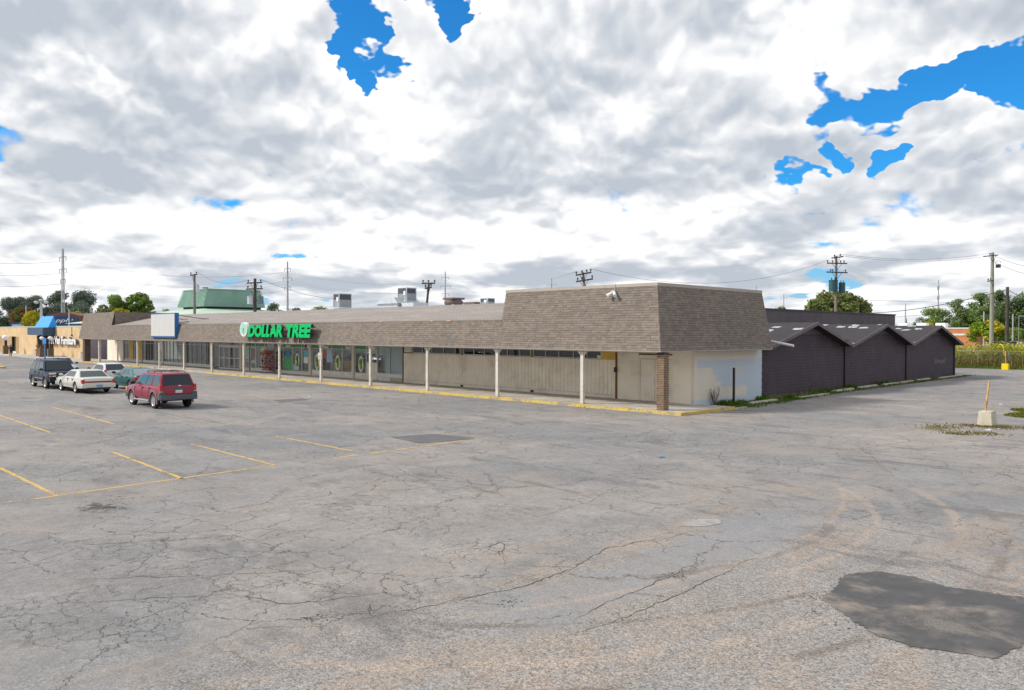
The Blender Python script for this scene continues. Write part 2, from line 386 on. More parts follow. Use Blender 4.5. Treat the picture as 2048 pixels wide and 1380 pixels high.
    c = t.mix(1., c, t.vec(k, k, k), 'MULTIPLY')
    c = t.mix(t.ss(vc.outputs[1], .965, .975, 0, .5), c, (.40, .385, .36, 1))
    # cracks
    e1 = V(t.v('ADD', t.v('ADD', P, t.v('MULTIPLY', warp, (.55, .55, 0))), wf), .30, 'DISTANCE_TO_EDGE')
    m1 = t.ss(N(.33, 4, .6, 101.), .40, .55)
    c1 = t.m('MULTIPLY', t.ss(e1, .006, .0015), m1)
    e2 = V(t.v('ADD', t.v('ADD', P, t.v('MULTIPLY', warp, (.2, .2, 0))), wf), 1.15, 'DISTANCE_TO_EDGE')
    m2 = t.ss(N(.23, 4, .65, 131.), .47, .56)
    c2 = t.m('MULTIPLY', t.ss(e2, .016, .004), m2)
    e3 = V(t.v('ADD', PF, t.v('MULTIPLY', warp, (.12, .12, 0))), 3.4, 'DISTANCE_TO_EDGE')
    def wb(x, y, rx, ry, a=0.):
        q = t.v('MULTIPLY', t.v('SUBTRACT', PW, (x, y, 0)), (1/rx, 1/ry, 0)); return t.ss(t.v('LENGTH', q), 1.15, .6)
    bl = None
    for q in ((-11.6, 3.4, 1.9, 1.3), (-13.4, 5.2, 1.1, .8), (-11.0, 5.9, 1.0, 1.5), (-13.8, 9.8, 2.2, 1.5), (-10.4, 9.4, .8, 1.2), (-18.4, 5.7, .9, .5), (-29.8, 9.8, 2.2, 2.2), (-23, 12.5, 1.6, 1.2), (-16, 24, 3, 2)):
        o = wb(*q); bl = o if bl is None else t.m('MAXIMUM', bl, o)
    m3 = t.m('MAXIMUM', t.m('MULTIPLY', bl, t.ss(N(1.2, 4, .6, 151.), .36, .52)), t.ss(N(.21, 4, .65, 171.), .60, .68))
    c3 = t.m('MULTIPLY', t.ss(e3, .05, .012), t.m('MULTIPLY', m3, .75))
    cr = t.m('MAXIMUM', t.m('MAXIMUM', c1, c2), c3)
    cr = t.m('MULTIPLY', cr, t.m('SUBTRACT', 1., t.m('MULTIPLY', grav, .75)))
    c = t.mix(t.m('MULTIPLY', cr, .78), c, (.062, .055, .048, 1))
    ph = t.m('MULTIPLY', wb(-18.5, 5.75, .75, .5), t.ss(N(3.2, 5, .7, 191.), .42, .52))
    c = t.mix(t.m('MULTIPLY', ph, .85), c, (.045, .042, .04, 1))
    t.put(b.inputs['Base Color'], c); b.inputs['Roughness'].default_value = .93; b.inputs['Specular IOR Level'].default_value = .25
    h = t.m('ADD', t.m('MULTIPLY', vc.outputs[0], t.m('ADD', .25, grav)), t.m('MULTIPLY', vc2.outputs[0], t.m('MULTIPLY', grav, 1.3)))
    h = t.m('SUBTRACT', h, t.m('MULTIPLY', cr, 1.5)); h = t.m('ADD', h, t.m('MULTIPLY', N(2.2, 5, .6, 5.), 2.0))
    bn = t.new('ShaderNodeBump'); bn.inputs['Strength'].default_value = .55; bn.inputs['Distance'].default_value = .012
    t.l.new(h, bn.inputs['Height']); t.l.new(bn.outputs[0], b.inputs['Normal'])
    return m
ASPH = ground_material()
mb = MB(); mb.quad((-2500,-600,0), (900,-600,0), (900,2800,0), (-2500,2800,0))
tag(mb.build('ground', ASPH, fix=False), kind='structure')

R = random.Random(4)
def sheet(name, pts, m, z, jag=.06, sub=.35, **k):
    out = []
    for a, b in zip(pts, pts[1:]+pts[:1]):
        L = math.hypot(b[0]-a[0], b[1]-a[1]); n = max(1, int(L/sub))
        for i in range(n):
            q = i/n; out.append((a[0]+(b[0]-a[0])*q+R.uniform(-jag, jag), a[1]+(b[1]-a[1])*q+R.uniform(-jag, jag), z))
    mb = MB(); mb.poly(out); me = mb.mesh(name); bm = bmesh.new(); bm.from_mesh(me); bmesh.ops.triangulate(bm, faces=bm.faces, ngon_method='EAR_CLIP')
    if sum(f.normal.z*f.calc_area() for f in bm.faces) < 0: bmesh.ops.reverse_faces(bm, faces=bm.faces)
    bm.to_mesh(me); bm.free(); me.materials.append(m); o = bpy.data.objects.new(name, me); COL.objects.link(o)
    return tag(o, **k)
def patch_mat(name, col, dust, damt):
    return mat(name, col, .9, var=.12, vscale=2.5, bump=.5, bscale=60, dirt=dust, dscale=1.3, damt=damt)
M_NEWASPH = patch_mat('new_asphalt', (.070, .069, .071), (.27, .225, .19), 1.0)
sheet('asphalt_patch', [(-5.06,11.16),(-5.2,11.9),(-5.35,12.58),(-5.04,13.17),(-4.53,13.24),(-3.99,13.1),(-3.09,13.37),(-1.9,13.2),(-1.8,11.4),(-2.61,11.32),(-2.73,10.59),(-3.16,10.42),(-3.51,10.27),(-3.93,10.3),(-4.37,10.6)], M_NEWASPH, .008, .028, .045, kind='structure')
def dust_mat():
    m = bpy.data.materials.new('gravel_dust'); m.use_nodes = True; t = NT(m.node_tree); b = m.node_tree.nodes['Principled BSDF']
    P = t.new('ShaderNodeTexCoord').outputs['Object']; q = t.v('LENGTH', t.v('MULTIPLY', t.v('SUBTRACT', P, (-3.55, 11.35, 0)), (.72, .95, 0)))
    n = t.noise(P, 2.2, 6, .7, dim='2D'); f = t.noise(P, 60, 2, .5, dim='2D')
    t.put(b.inputs['Alpha'], t.ss(t.m('ADD', t.m('ADD', t.m('MULTIPLY', n, 1.3), t.m('MULTIPLY', f, .5)), t.m('MULTIPLY', q, -.75)), .40, .95, 0, .75))
    t.put(b.inputs['Base Color'], t.mix(t.ss(f, .35, .65), (.14, .13, .12, 1), (.27, .245, .22, 1))); b.inputs['Roughness'].default_value = .95; return m
sheet('gravel_dust', [(-5.0, 10.9), (-4.9, 12.4), (-4.0, 12.9), (-2.4, 12.6), (-2.0, 11.5), (-2.8, 10.8), (-3.9, 10.4)], dust_mat(), .012, .05, .3, kind='structure')
M_P2 = patch_mat('patch_asphalt', (.105, .105, .11), (.2, .185, .17), .5)
sheet('asphalt_patch', [(-23.98,17.22),(-23.75,18.2),(-23.55,18.97),(-21.63,19.34),(-21.48,18.9),(-21.9,16.94)], M_P2, .008, .03, .12, kind='structure')
sheet('asphalt_patch', [(-41.59,21.84),(-41.38,23.6),(-40.15,23.43),(-39.83,21.36)], M_P2, .008, .03, .12, kind='structure')
M_WH = mat('cement_spill', (.29, .28, .268), .9, var=.2, vscale=4)
sheet('cement_spill', [(-9.1,13.6),(-9.05,14.2),(-8.75,14.45),(-8.5,14.2),(-8.6,13.7),(-8.85,13.45)], M_WH, .006, .04, .15, kind='structure')

# painted stall markings, worn through
def paint_mat(name, col, thr):
    m = bpy.data.materials.new(name); m.use_nodes = True; t = NT(m.node_tree); b = m.node_tree.nodes['Principled BSDF']
    P = t.new('ShaderNodeTexCoord').outputs['Object']
    n = t.noise(P, 1.3, 6, .7); n2 = t.noise(P, 14., 5, .75)
    w = t.ss(t.m('ADD', t.m('MULTIPLY', n, .55), t.m('MULTIPLY', n2, .45)), thr, thr+.06)
    c = t.mix(t.ss(t.noise(P, 3., 4, .6), .35, .7), (*col, 1), (col[0]*.8, col[1]*.78, col[2]*1.2, 1))
    t.put(b.inputs['Base Color'], c); b.inputs['Roughness'].default_value = .8
    t.put(b.inputs['Alpha'], t.m('SUBTRACT', 1., w)); return m
YEL = paint_mat('worn_yellow_paint', (.56, .37, .10), .53)
YELF = paint_mat('faded_yellow_paint', (.42, .33, .17), .475)
def line(x0, y0, x1, y1, w=.11, m=None, **k):
    d = Vector((x1-x0, y1-y0, 0)); n = Vector((-d.y, d.x, 0)).normalized()*w/2; mb = MB()
    K = max(2, int(d.length/.3)); L = []; Rr = []
    for i in range(K+1):
        p = Vector((x0, y0, .004)) + d*i/K; j = R.uniform(-.012, .012); L.append(p+n*(1+R.uniform(-.12,.12))+n.normalized()*j); Rr.append(p-n*(1+R.uniform(-.12,.12))+n.normalized()*j)
    mb.add(L+Rr, [(K+1+i, K+2+i, i+1, i) for i in range(K)])
    return tag(mb.build('parking_line', m or YEL, fix=False), kind='structure')
for q in ((-25.9,5.39,-20.67,5.42), (-26.94,8.67,-20.84,8.4), (-27.06,11.23,-21.17,11.16), (-27.08,14.32,-21.97,14.3),
          (-20.57,4.94,-21.13,11.2), (-21.1,13.1,-21.15,14.0), (-21.12,14.4,-21.44,18.75),
          (-42.11,8.78,-33.75,8.66), (-44.75,11.66,-35.1,11.36), (-25.9,2.2,-20.4,2.3)): line(*q)
for q in ((-27.36,17.9,-24.22,17.81), (-39.52,8.24,-39.6,12.5), (-37.04,14.28,-34.49,14.26), (-43.39,21.39,-37.,21.38), (-38.5,17.4,-36.2,17.35), (-31.8,20.9,-30.6,20.9), (-52,24.3,-45,24.2), (-20.45,1.5,-20.57,4.94), (-21.44,18.75,-21.7,22.5)): line(*q, m=YELF)

# long open cracks, drawn as the dark joints they are
def crack(mb, pts, w, depth=0):
    P = []
    for a, b in zip(pts[:-1], pts[1:]):
        L = math.hypot(b[0]-a[0], b[1]-a[1]); n = max(1, int(L/.09))
        for i in range(n): P.append((a[0]+(b[0]-a[0])*i/n, a[1]+(b[1]-a[1])*i/n))
    P.append(pts[-1]); ox = oy = 0; Q = []
    for p in P:
        ox = ox*.88+R.gauss(0, .022); oy = oy*.88+R.gauss(0, .022); Q.append(Vector((p[0]+ox, p[1]+oy, .0035)))
    L, Rt = [], []
    for i, p in enumerate(Q):
        d = (Q[min(i+1, len(Q)-1)]-Q[max(i-1, 0)]); n = Vector((-d.y, d.x, 0)).normalized()
        ww = w*R.uniform(.25, 1.2)*min(1, .25+3*min(i, len(Q)-1-i)/len(Q)); L.append(p+n*ww/2); Rt.append(p-n*ww/2)
    k = len(Q); mb.add(L+Rt, [(k+i, k+i+1, i+1, i) for i in range(k-1)])
    if depth < 2:
        for i in range(3, k-3):
            if R.random() < .05:
                a = R.uniform(0, 6.28); l = R.uniform(.25, .9)*(.6 if depth else 1)
                p = Q[i]; crack(mb, [(p.x, p.y), (p.x+math.cos(a)*l, p.y+math.sin(a)*l)], w*.6, depth+1)
mb = MB()
for w, pts in ((.016, [(-14.5,3.0),(-15.5,4.5),(-14.75,5.8),(-14.3,6.7),(-11.8,7.05)]), (.022, [(-10.82,8.72),(-10.53,9.5),(-10.53,10),(-9.65,9.3)]), (.014, [(-12.83,12.2),(-11.55,12.1),(-11.63,13.8),(-12.6,16.2)]),
    (.020, [(-7.03,7.95),(-7.12,9.0),(-7.18,10.5),(-7.3,11.6)]), (.020, [(-6.72,7.5),(-6.64,8.6),(-6.6,9.9),(-6.9,12.8)]), (.024, [(-9.05,5.86),(-8.74,7.3),(-8.42,8.3),(-8.65,9.9),(-8.89,11),(-8.53,13.4)]),
    (.018, [(-12.5,3.1),(-11.8,4.2),(-11.2,5.1),(-10.2,5.6),(-9.6,6.9)]), (.016, [(-13.4,3.8),(-12.4,5),(-11.6,6.4),(-10.9,7.5)]), (.02, [(-28,7),(-30,9.5),(-29.5,11),(-31,13),(-33,13.5)]),
    (.02, [(-22.4,12.6),(-23.1,14.9),(-22.1,16.6),(-22.6,19)]), (.018, [(-17.8,11.2),(-16.2,13),(-14.2,13.8),(-12.5,16)]), (.022, [(-20,20),(-18,24),(-19,27),(-16.5,29.5)]), (.022, [(-33,25),(-28,26),(-23,25.3),(-18,27)]),
    (.02, [(-8,22),(-11,27),(-10.4,30),(-13,34)]), (.022, [(-45,25),(-52,27.2),(-60,26.5)]), (.02, [(-18.7,33),(-17.5,40),(-16,46),(-17,55)]), (.02, [(-12,20),(-13.5,22.5),(-12.8,25)])):
    crack(mb, pts, w*.85)
M_CRACK = mat('dark_crack_joint', (.045, .04, .037), .95)  # one even dark brown for all the crack ribbons
tag(mb.build('pavement_crack', M_CRACK, fix=False), kind='stuff')

# loose stones
def stones(n, fn, smin, smax, m, name, label):
    mb = MB(); rr = random.Random(11)
    for _ in range(n):
        x, y = fn(rr); s = rr.uniform(smin, smax)*rr.uniform(.5, 1); a = rr.uniform(0, 6.28); h = s*.55
        c, sn = math.cos(a)*s, math.sin(a)*s; q = rr.uniform(.5, .9)
        mb.add([(x+c, y+sn, 0), (x-sn*q, y+c*q, 0), (x-c*.9, y-sn*.9, 0), (x+sn*q, y-c*q, 0), (x+c*.1, y+sn*.2, h)], [(0,1,4),(1,2,4),(2,3,4),(3,0,4)])
    return tag(mb.build(name, m, fix=False), label, 'gravel', kind='stuff')
M_STONE = mat('pale_stone', (.235, .225, .212), .85, island=.55)
def f1(r):
    while 1:
        x = r.uniform(-9.5, -1.5); y = r.uniform(3.2, 13.5)
        if r.random() < (1.15-(y-3.2)/11)*(.25 if -8.3 < x < -7.0 and y > 7 else 1) and not (-5.4 < x < -1.8 and 10.4 < y < 13.3 and r.random() < .93): return x, y
stones(26000, f1, .004, .011, M_STONE, 'gravel', 'loose pale gravel scattered over the near asphalt')
M_DEB = mat('dark_crumb', (.05, .045, .04), .95, island=.5)
def f2(r):
    c = r.choice(((-5.2,11.1,.25),(-5.3,12.3,.2),(-4.6,10.55,.25),(-10.8,3.9,.35),(-18.6,5.7,.4),(-9.4,5.5,.12),(-8.1,7.85,.1),(-7.2,10.6,.1),(-5.1,11.6,.2)))
    return c[0]+r.gauss(0, c[2]), c[1]+r.gauss(0, c[2])
stones(420, f2, .010, .028, M_DEB, 'asphalt_crumb', 'dark broken asphalt crumbs along the patch edge')

# ------------------------------------------------------------------ pavement before the shops
F = 35.76; SW = .13
M_CONC = mat('old_concrete', (.42, .385, .335), .88, var=.16, vscale=1.2, bump=.3, bscale=25, obrand=.07, dirt=(.16, .145, .12), dscale=1.4, damt=.5)
M_CONC2 = mat('pale_concrete', (.42, .40, .36), .85, var=.12, vscale=1.5, bump=.3, dirt=(.2, .19, .16), dscale=2., damt=.45, obrand=.06)
side = tag(MB().box(-200, -21.15, 31.56, 35.9, 0, SW-.01).box(-24.9, -21.15, 35.9, 36.25, 0, SW-.01).build('pavement', M_CONC, fix=False), kind='structure')
pl = []; x = -21.16
while x > -112:
    x2 = x-1.52
    for y0, y1 in ((31.57, 33.6), (33.62, F-.02)):
        pl.append(((x2+.012, y0, SW-.02), (1,0,0), (0,1,0), (0,0,1), 1.50, y1-y0, .02+R.uniform(0, .004)))
    x = x2
pieces('paving_slab', pl, M_CONC, side, 60)
def kerb_mat():
    m = bpy.data.materials.new('yellow_kerb_paint'); m.use_nodes = True; t = NT(m.node_tree); b = m.node_tree.nodes['Principled BSDF']
    P = t.new('ShaderNodeTexCoord').outputs['Object']
    n = t.m('ADD', t.m('MULTIPLY', t.noise(P, .9, 6, .7), .5), t.m('MULTIPLY', t.noise(P, 9., 5, .7), .5))
    c = t.mix(t.ss(t.noise(P, 2., 4, .6), .3, .7), (.64, .43, .06, 1), (.52, .40, .13, 1))
    c = t.mix(t.ss(n, .505, .56), c, (.27, .24, .19, 1)); t.put(b.inputs['Base Color'], c); b.inputs['Roughness'].default_value = .7
    return m
M_KERB = kerb_mat()
def kerb_piece(x0, x1, y0, y1, m, h=SW+.012):
    mb = MB(); mb.box(x0, x1, y0, y1, 0, h); return mb
kr = empty('kerb', (-21, 31.4, 0)); kr['kind'] = 'structure'
x = -21.0
while x > -111:
    L = 3.04
    m = M_CONC if -84 < x < -71 else M_KERB; hh = .05 if -84 < x < -71 else SW+.012+R.uniform(-.006, .006)
    jy = R.uniform(-.012, .012)
    MB().box(x-L+.015, x, 31.39+jy, 31.545+jy, 0, hh).build('kerb_stone', m, kr, fix=False); x -= L
for y0, y1 in ((31.55, 34.), (34.02, 36.15)): MB().box(-21.14, -20.98, y0, y1, 0, SW+.01).build('kerb_stone', M_KERB, kr, fix=False)
MB().box(-21.14, -20.98, 36.17, 37.4, 0, .06).build('kerb_stone', M_CONC, kr, fix=False)
line(-21.0, 31.33, -20.9, 36.4, .06, YEL)
isl = empty('kerb', (-96, 20.4, 0)); isl['kind'] = 'structure'
MB().box(-110, -96, 20.0, 20.6, 0, .16).build('kerb_stone', M_KERB, isl, fix=False)

# ------------------------------------------------------------------ shopping plaza
EY, EX, EZ = 31.5, -22.22, 2.97
plaza = empty('shopping_plaza', (-60, 40, 0), 'long low shopping plaza with brown shingled mansard canopy on slim beige posts', 'building')
M_SH = mat('brown_shingle', (.205, .168, .140), .9, obrand=.17, var=.05, vscale=.3, bump=.4, bscale=60, dirt=(.12, .11, .10), dscale=.35, damt=.35)
M_SHB = mat('shingle_underlay', (.045, .038, .034), .95)
M_TAN = mat('tan_trim', (.40, .355, .30), .7, var=.08, vscale=2, dirt=(.2,.17,.14), dscale=2, damt=.4)
M_BEIGE = mat('beige_wall_paint', (.77, .71, .60), .8, var=.05, vscale=.8, bump=.2, bscale=30, obrand=.035, dirt=(.38, .33, .26), dscale=.9, damt=.45)
M_POST = mat('beige_post_paint', (.62, .575, .51), .65, var=.07, vscale=2, dirt=(.25, .2, .15), dscale=2.5, damt=.4)
M_WHT = mat('white_paint', (.66, .66, .65), .6, var=.05, vscale=2, dirt=(.4, .38, .34), dscale=2, damt=.35)
M_ROOF = None
def shallow_mat():
    m = bpy.data.materials.new('low_slope_shingle'); m.use_nodes = True; t = NT(m.node_tree); b = m.node_tree.nodes['Principled BSDF']
    P = t.new('ShaderNodeTexCoord').outputs['Object']
    br = t.new('ShaderNodeTexBrick'); t.put(br.inputs['Vector'], P); br.inputs['Scale'].default_value = 1.
    for k, v in (('Brick Width', .31), ('Row Height', .13), ('Mortar Size', .012), ('Mortar Smooth', .3), ('Bias', 0.)): br.inputs[k].default_value = v
    br.inputs['Color1'].default_value = (.25, .22, .20, 1); br.inputs['Color2'].default_value = (.34, .30, .275, 1); br.inputs['Mortar'].default_value = (.15, .13, .12, 1)
    c = t.mix(t.ss(t.noise(t.v('MULTIPLY', P, (.5, 2., 2.)), .8, 6, .65), .35, .7, 0, .6), br.outputs['Color'], (.20, .172, .158, 1))
    c = t.mix(t.ss(t.noise(t.v('MULTIPLY', P, (.25, 1., 1.)), .6, 5, .6), .5, .7, 0, .45), c, (.37, .33, .31, 1))
    t.put(b.inputs['Base Color'], c); b.inputs['Roughness'].default_value = .92
    bn = t.new('ShaderNodeBump'); bn.inputs['Strength'].default_value = .5; bn.inputs['Distance'].default_value = .01
    t.l.new(br.outputs['Fac'], bn.inputs['Height']); bn.invert = True; t.l.new(bn.outputs[0], b.inputs['Normal']); return m
M_ROOF = shallow_mat()

def slope_shingles(bl, br_, tl, tr, out, expo=.127, tab=.305, seed=0):
    """shingle tabs over the trapezoid bl-br-tr-tl"""
    rr = random.Random(seed); bl, br_, tl, tr = map(Vector, (bl, br_, tl, tr))
    U = (br_-bl).normalized(); Vv = (tl-bl); Vv = (Vv-U*Vv.dot(U)); hh = Vv.length; Vv.normalize(); Nn = U.cross(Vv)
    if Nn.dot(CAM-bl) < 0: Nn = -Nn
    n = int(round(hh/expo)); e = hh/n; res = []
    for r in range(n):
        q = (r+.5)/n; a = bl.lerp(tl, q); b = br_.lerp(tr, q); L0 = (a-bl).dot(U); L1 = (b-bl).dot(U)
        off = (r*.5 % 1)*tab + rr.uniform(-.05, .05) + rr.choice((0, .1, .2)); x = L0-off
        while x < L1:
            x0, x1 = max(x, L0), min(x+tab, L1)
            if x1-x0 > .03:
                O = bl+U*(x0+.006)+Vv*(r*e+rr.uniform(-.003, .003))+Nn*.004
                res.append((O, U, Vv, Nn, x1-x0-.005, e-.011, rr.uniform(.020, .034)))
            x += tab
    out.extend(res)
ca = 'mansard_roof'
ms = MB(); d1, Z1 = .70, 6.15; XL = -33.4; YR = 42.25
# corner block shell
ms.add([(XL,EY,EZ),(EX,EY,EZ),(EX-d1,EY+d1,Z1),(XL,EY+d1,Z1),(EX,YR,EZ),(EX-d1,YR,Z1),(XL,YR,Z1),(XL,YR,EZ)],
       [(0,1,2,3),(1,4,5,2),(4,7,6,5),(7,0,3,6),(3,2,5,6),(0,7,4,1)])
# low mansard and left block
LX0, LX1 = -110.0, -99.0
ms.add([(LX1,EY,EZ),(XL,EY,EZ),(XL,EY+.32,4.52),(LX1,EY+.32,4.52),(LX1,F+.1,EZ),(XL,F+.1,EZ),(LX1,F+.1,4.52),(XL,F+.1,4.52)], [(0,1,2,3),(0,4,5,1),(3,2,7,6),(4,6,7,5)])
ms.add([(LX0,EY,EZ),(LX1,EY,EZ),(LX1,EY+.7,6.1),(LX0-.1,EY+.7,6.1),(LX1,F+3.,EZ),(LX1,F+3,6.1),(LX0,F+3,6.1),(LX0,F+3,EZ)], [(0,1,2,3),(1,4,5,2),(4,7,6,5),(7,0,3,6),(3,2,5,6),(0,7,4,1)])
roof = ms.build(ca, M_SHB, plaza)
sh = []
slope_shingles((XL,EY,EZ),(EX,EY,EZ),(XL,EY+d1,Z1),(EX-d1,EY+d1,Z1), sh, seed=1)
slope_shingles((EX,EY,EZ),(EX,YR,EZ),(EX-d1,EY+d1,Z1),(EX-d1,YR,Z1), sh, seed=2)
slope_shingles((-99.,EY,EZ),(XL-.01,EY,EZ),(-99.,EY+.32,4.52),(XL-.01,EY+.32,4.52), sh, seed=3)
slope_shingles((LX0,EY,EZ),(LX1,EY,EZ),(LX0-.1,EY+.7,6.1),(LX1,EY+.7,6.1), sh, seed=4)
slope_shingles((LX1,EY+.7,4.6),(LX1,F+3,4.6),(LX1,EY+.7,6.1),(LX1,F+3,6.1), sh, seed=5)
pieces('shingle', sh, M_SH, roof, 299)
# hip and end caps, drip edge, parapet trim
hc = MB(); A = Vector((EX, EY, EZ)); B = Vector((EX-d1, EY+d1, Z1))
for i in range(24):
    p = A.lerp(B, i/24); q = A.lerp(B, (i+.96)/24); o = Vector((.02, -.02, .0))
    for s, w in ((Vector((-1, 0, 0)), .13), (Vector((0, 1, 0)), .13)):
        hc.quad(p+o*1.8, q+o, q+s*w+o*.9, p+s*w+o*1.4)
for i in range(24):
    p = Vector((XL, EY-.03, EZ)).lerp(Vector((XL, EY+d1-.03, Z1)), i/24); q = Vector((XL, EY-.03, EZ)).lerp(Vector((XL, EY+d1-.03, Z1)), (i+.95)/24)
    hc.add([p+Vector((-.03,-.012,0)), p+Vector((.14,-.012,0)), q+Vector((.14,0,0)), q+Vector((-.03,0,0)), p+Vector((-.03,.12,0)), q+Vector((-.03,.12,0))], [(0,1,2,3),(4,0,3,5)])
    p = Vector((EX+.03, YR, EZ)).lerp(Vector((EX-d1+.03, YR, Z1)), i/24); q = Vector((EX+.03, YR, EZ)).lerp(Vector((EX-d1+.03, YR, Z1)), (i+.95)/24)
    hc.add([p+Vector((.012,.03,0)), p+Vector((.012,-.14,0)), q+Vector((0,-.14,0)), q+Vector((0,.03,0)), p+Vector((-.12,.03,0)), q+Vector((-.12,.03,0))], [(0,1,2,3),(4,0,3,5)])
tag(hc.build('hip_cap', M_SH, roof, fix=False), kind='stuff')
tr = MB()
tr.box(XL-.05, EX-d1+.05, EY+d1-.06, EY+d1+.04, Z1-.04, Z1+.12); tr.box(EX-d1-.04, EX-d1+.05, EY+d1+.04, YR+.04, Z1-.04, Z1+.12); tr.box(XL-.05, XL+.05, EY+d1+.04, YR, Z1, Z1+.12)
tr.build('parapet_trim', M_TAN, roof, fix=False)
tr = MB(); tr.box(-110.05, EX+.03, EY-.025, EY+.02, EZ-.04, EZ-.005); tr.box(EX-.02, EX+.035, EY+.02, YR+.03, EZ-.04, EZ-.005)
tr.build('drip_edge', M_TAN, roof, fix=False)
mb = MB(); mb.add([(LX1,EY+.30,4.535),(XL+.02,EY+.30,4.535),(XL+.02,38.,5.85),(LX1,38.,5.85)], [(0,1,2,3)])
mb.add([(-113,38.,5.85),(XL+.02,38.,5.85),(XL+.02,38.06,5.70),(-113,38.06,5.70)], [(0,1,2,3)])
mb.build('low_slope_roof', M_ROOF, plaza, fix=False)
mb = MB(); mb.box(LX1, XL, EY+.27, EY+.36, 4.50, 4.56); mb.build('roof_edge', M_SH, plaza, fix=False)
for a, b in ((893, 902), (861, 866), (760, 764)):
    xa, xb = onY(a, 643, 31.75).x, onY(b, 643, 31.75).x; bx('bare_patch', mat('bare_plywood', (.55, .33, .20), .8), plaza, xa, xb, 31.74, 31.80, 4.50, 4.575)
M_FLAT = mat('roof_membrane', (.50, .50, .49), .85, var=.15, vscale=.3)
bx('flat_roof', M_FLAT, plaza, -112.6, -32.2, 38.06, 62., 5.45, 5.70)
M_SOF = mat('soffit_paint', (.66, .62, .55), .8, var=.08, vscale=1.)
bx('soffit', M_SOF, plaza, -109.9, EX-.1, EY+.03, F-.01, 2.895, 2.935)
bx('soffit', M_SOF, plaza, -23.09, EX-.05, F+.0, YR, 2.895, 2.935)
bx('fascia_beam', M_TAN, plaza, -109.9, EX-.35, 31.74, 31.87, 2.86, 2.893)
bx('wall', M_BEIGE, plaza, -112.5, -32.2, 46.2, 62., 0, 5.44)

def fx(px): return onY(px, 700, F).x
# posts
for i, px in enumerate((1165, 995, 855, 741, 642, 559, 487.5, 423.5, 368, 319, 275, 235)):
    x = onY(px, 700, 31.8).x; jx = R.uniform(-.01, .01)
    po = MB().box(x-.065, x+.065, 31.74, 31.87, SW, 2.858); po.box(x-.10, x-.066, 31.735, 31.875, SW, 2.858); po.box(x+.066, x+.10, 31.735, 31.875, SW, 2.858)
    p = po.build('post', M_POST, plaza, fix=False)
    MB().box(x-.14, x+.14, 31.7, 31.92, SW+.002, SW+.035).build('post_foot', M_CONC, p, fix=False)
    cp = MB(); cp.prism([(x-.12, 31.76, 2.66), (x-.12, 31.76, 2.856), (x-.34, 31.76, 2.856)], (0, .09, 0)); cp.build('post_bracket', M_POST, p); cp = MB(); cp.prism([(x+.12, 31.76, 2.66), (x+.34, 31.76, 2.856), (x+.12, 31.76, 2.856)], (0, .09, 0))
    cp.build('post_bracket', M_POST, p)
x = onY(199, 700, 31.8).x
p = MB().box(x-.12, x+.12, 31.7, 31.94, SW, 2.0).box(x-.17, x+.17, 31.66, 31.98, 2.0, 2.12).box(x-.12, x+.12, 31.7, 31.94, 2.12, 2.858).build('post', M_POST, plaza, fix=False)
bx('pillar', mat('brown_pillar_paint', (.11, .075, .055), .8, var=.1, vscale=3), plaza, -108.85, -108.1, 31.6, 32.3, SW, 2.89)

# brick pillar under the corner
M_BRICK = mat('brown_brick', (.155, .088, .048), .85, obrand=.35, var=.15, vscale=12, bump=.5, bscale=80)
M_MORT = mat('pale_mortar', (.47, .40, .32), .9, bump=.4, bscale=60)
cx, cy, hw = -22.42, 31.98, .20
pil = bx('brick_pillar', M_MORT, plaza, cx-hw+.008, cx+hw-.008, cy-hw+.008, cy+hw-.008, SW, 2.89)
bl = []; nz = 31; ch = (2.75-SW)/nz
for r in range(nz):
    z = SW+.004+r*ch; bw = 2*hw
    spl = (.5,) if r % 2 == 0 else (.27, .73)
    for Nn, U, O in (((0,-1,0),(1,0,0),(cx-hw, cy-hw, 0)), ((1,0,0),(0,1,0),(cx+hw, cy-hw, 0)), ((-1,0,0),(0,1,0),(cx-hw, cy-hw, 0))):
        ed = (0,)+((spl) if Nn[1] else ((.27,.73) if r % 2 == 0 else (.5,)))+(1,)
        for a, b in zip(ed[:-1], ed[1:]):
            o = Vector(O)+Vector(U)*(bw*a+(.009 if a else -.003))-Vector(Nn)*.012; o.z = z
            bl.append((o, U, (0,0,1), Nn, bw*(b-a)-(.018 if 0 < a and b < 1 else .007), ch-.024, .018))
pieces('brick', bl, M_BRICK, pil, 299)
bx('pillar_cap', mat('dark_cap', (.06,.035,.025), .8), pil, cx-hw-.01, cx+hw+.01, cy-hw-.01, cy+hw+.01, 2.76, 2.885)

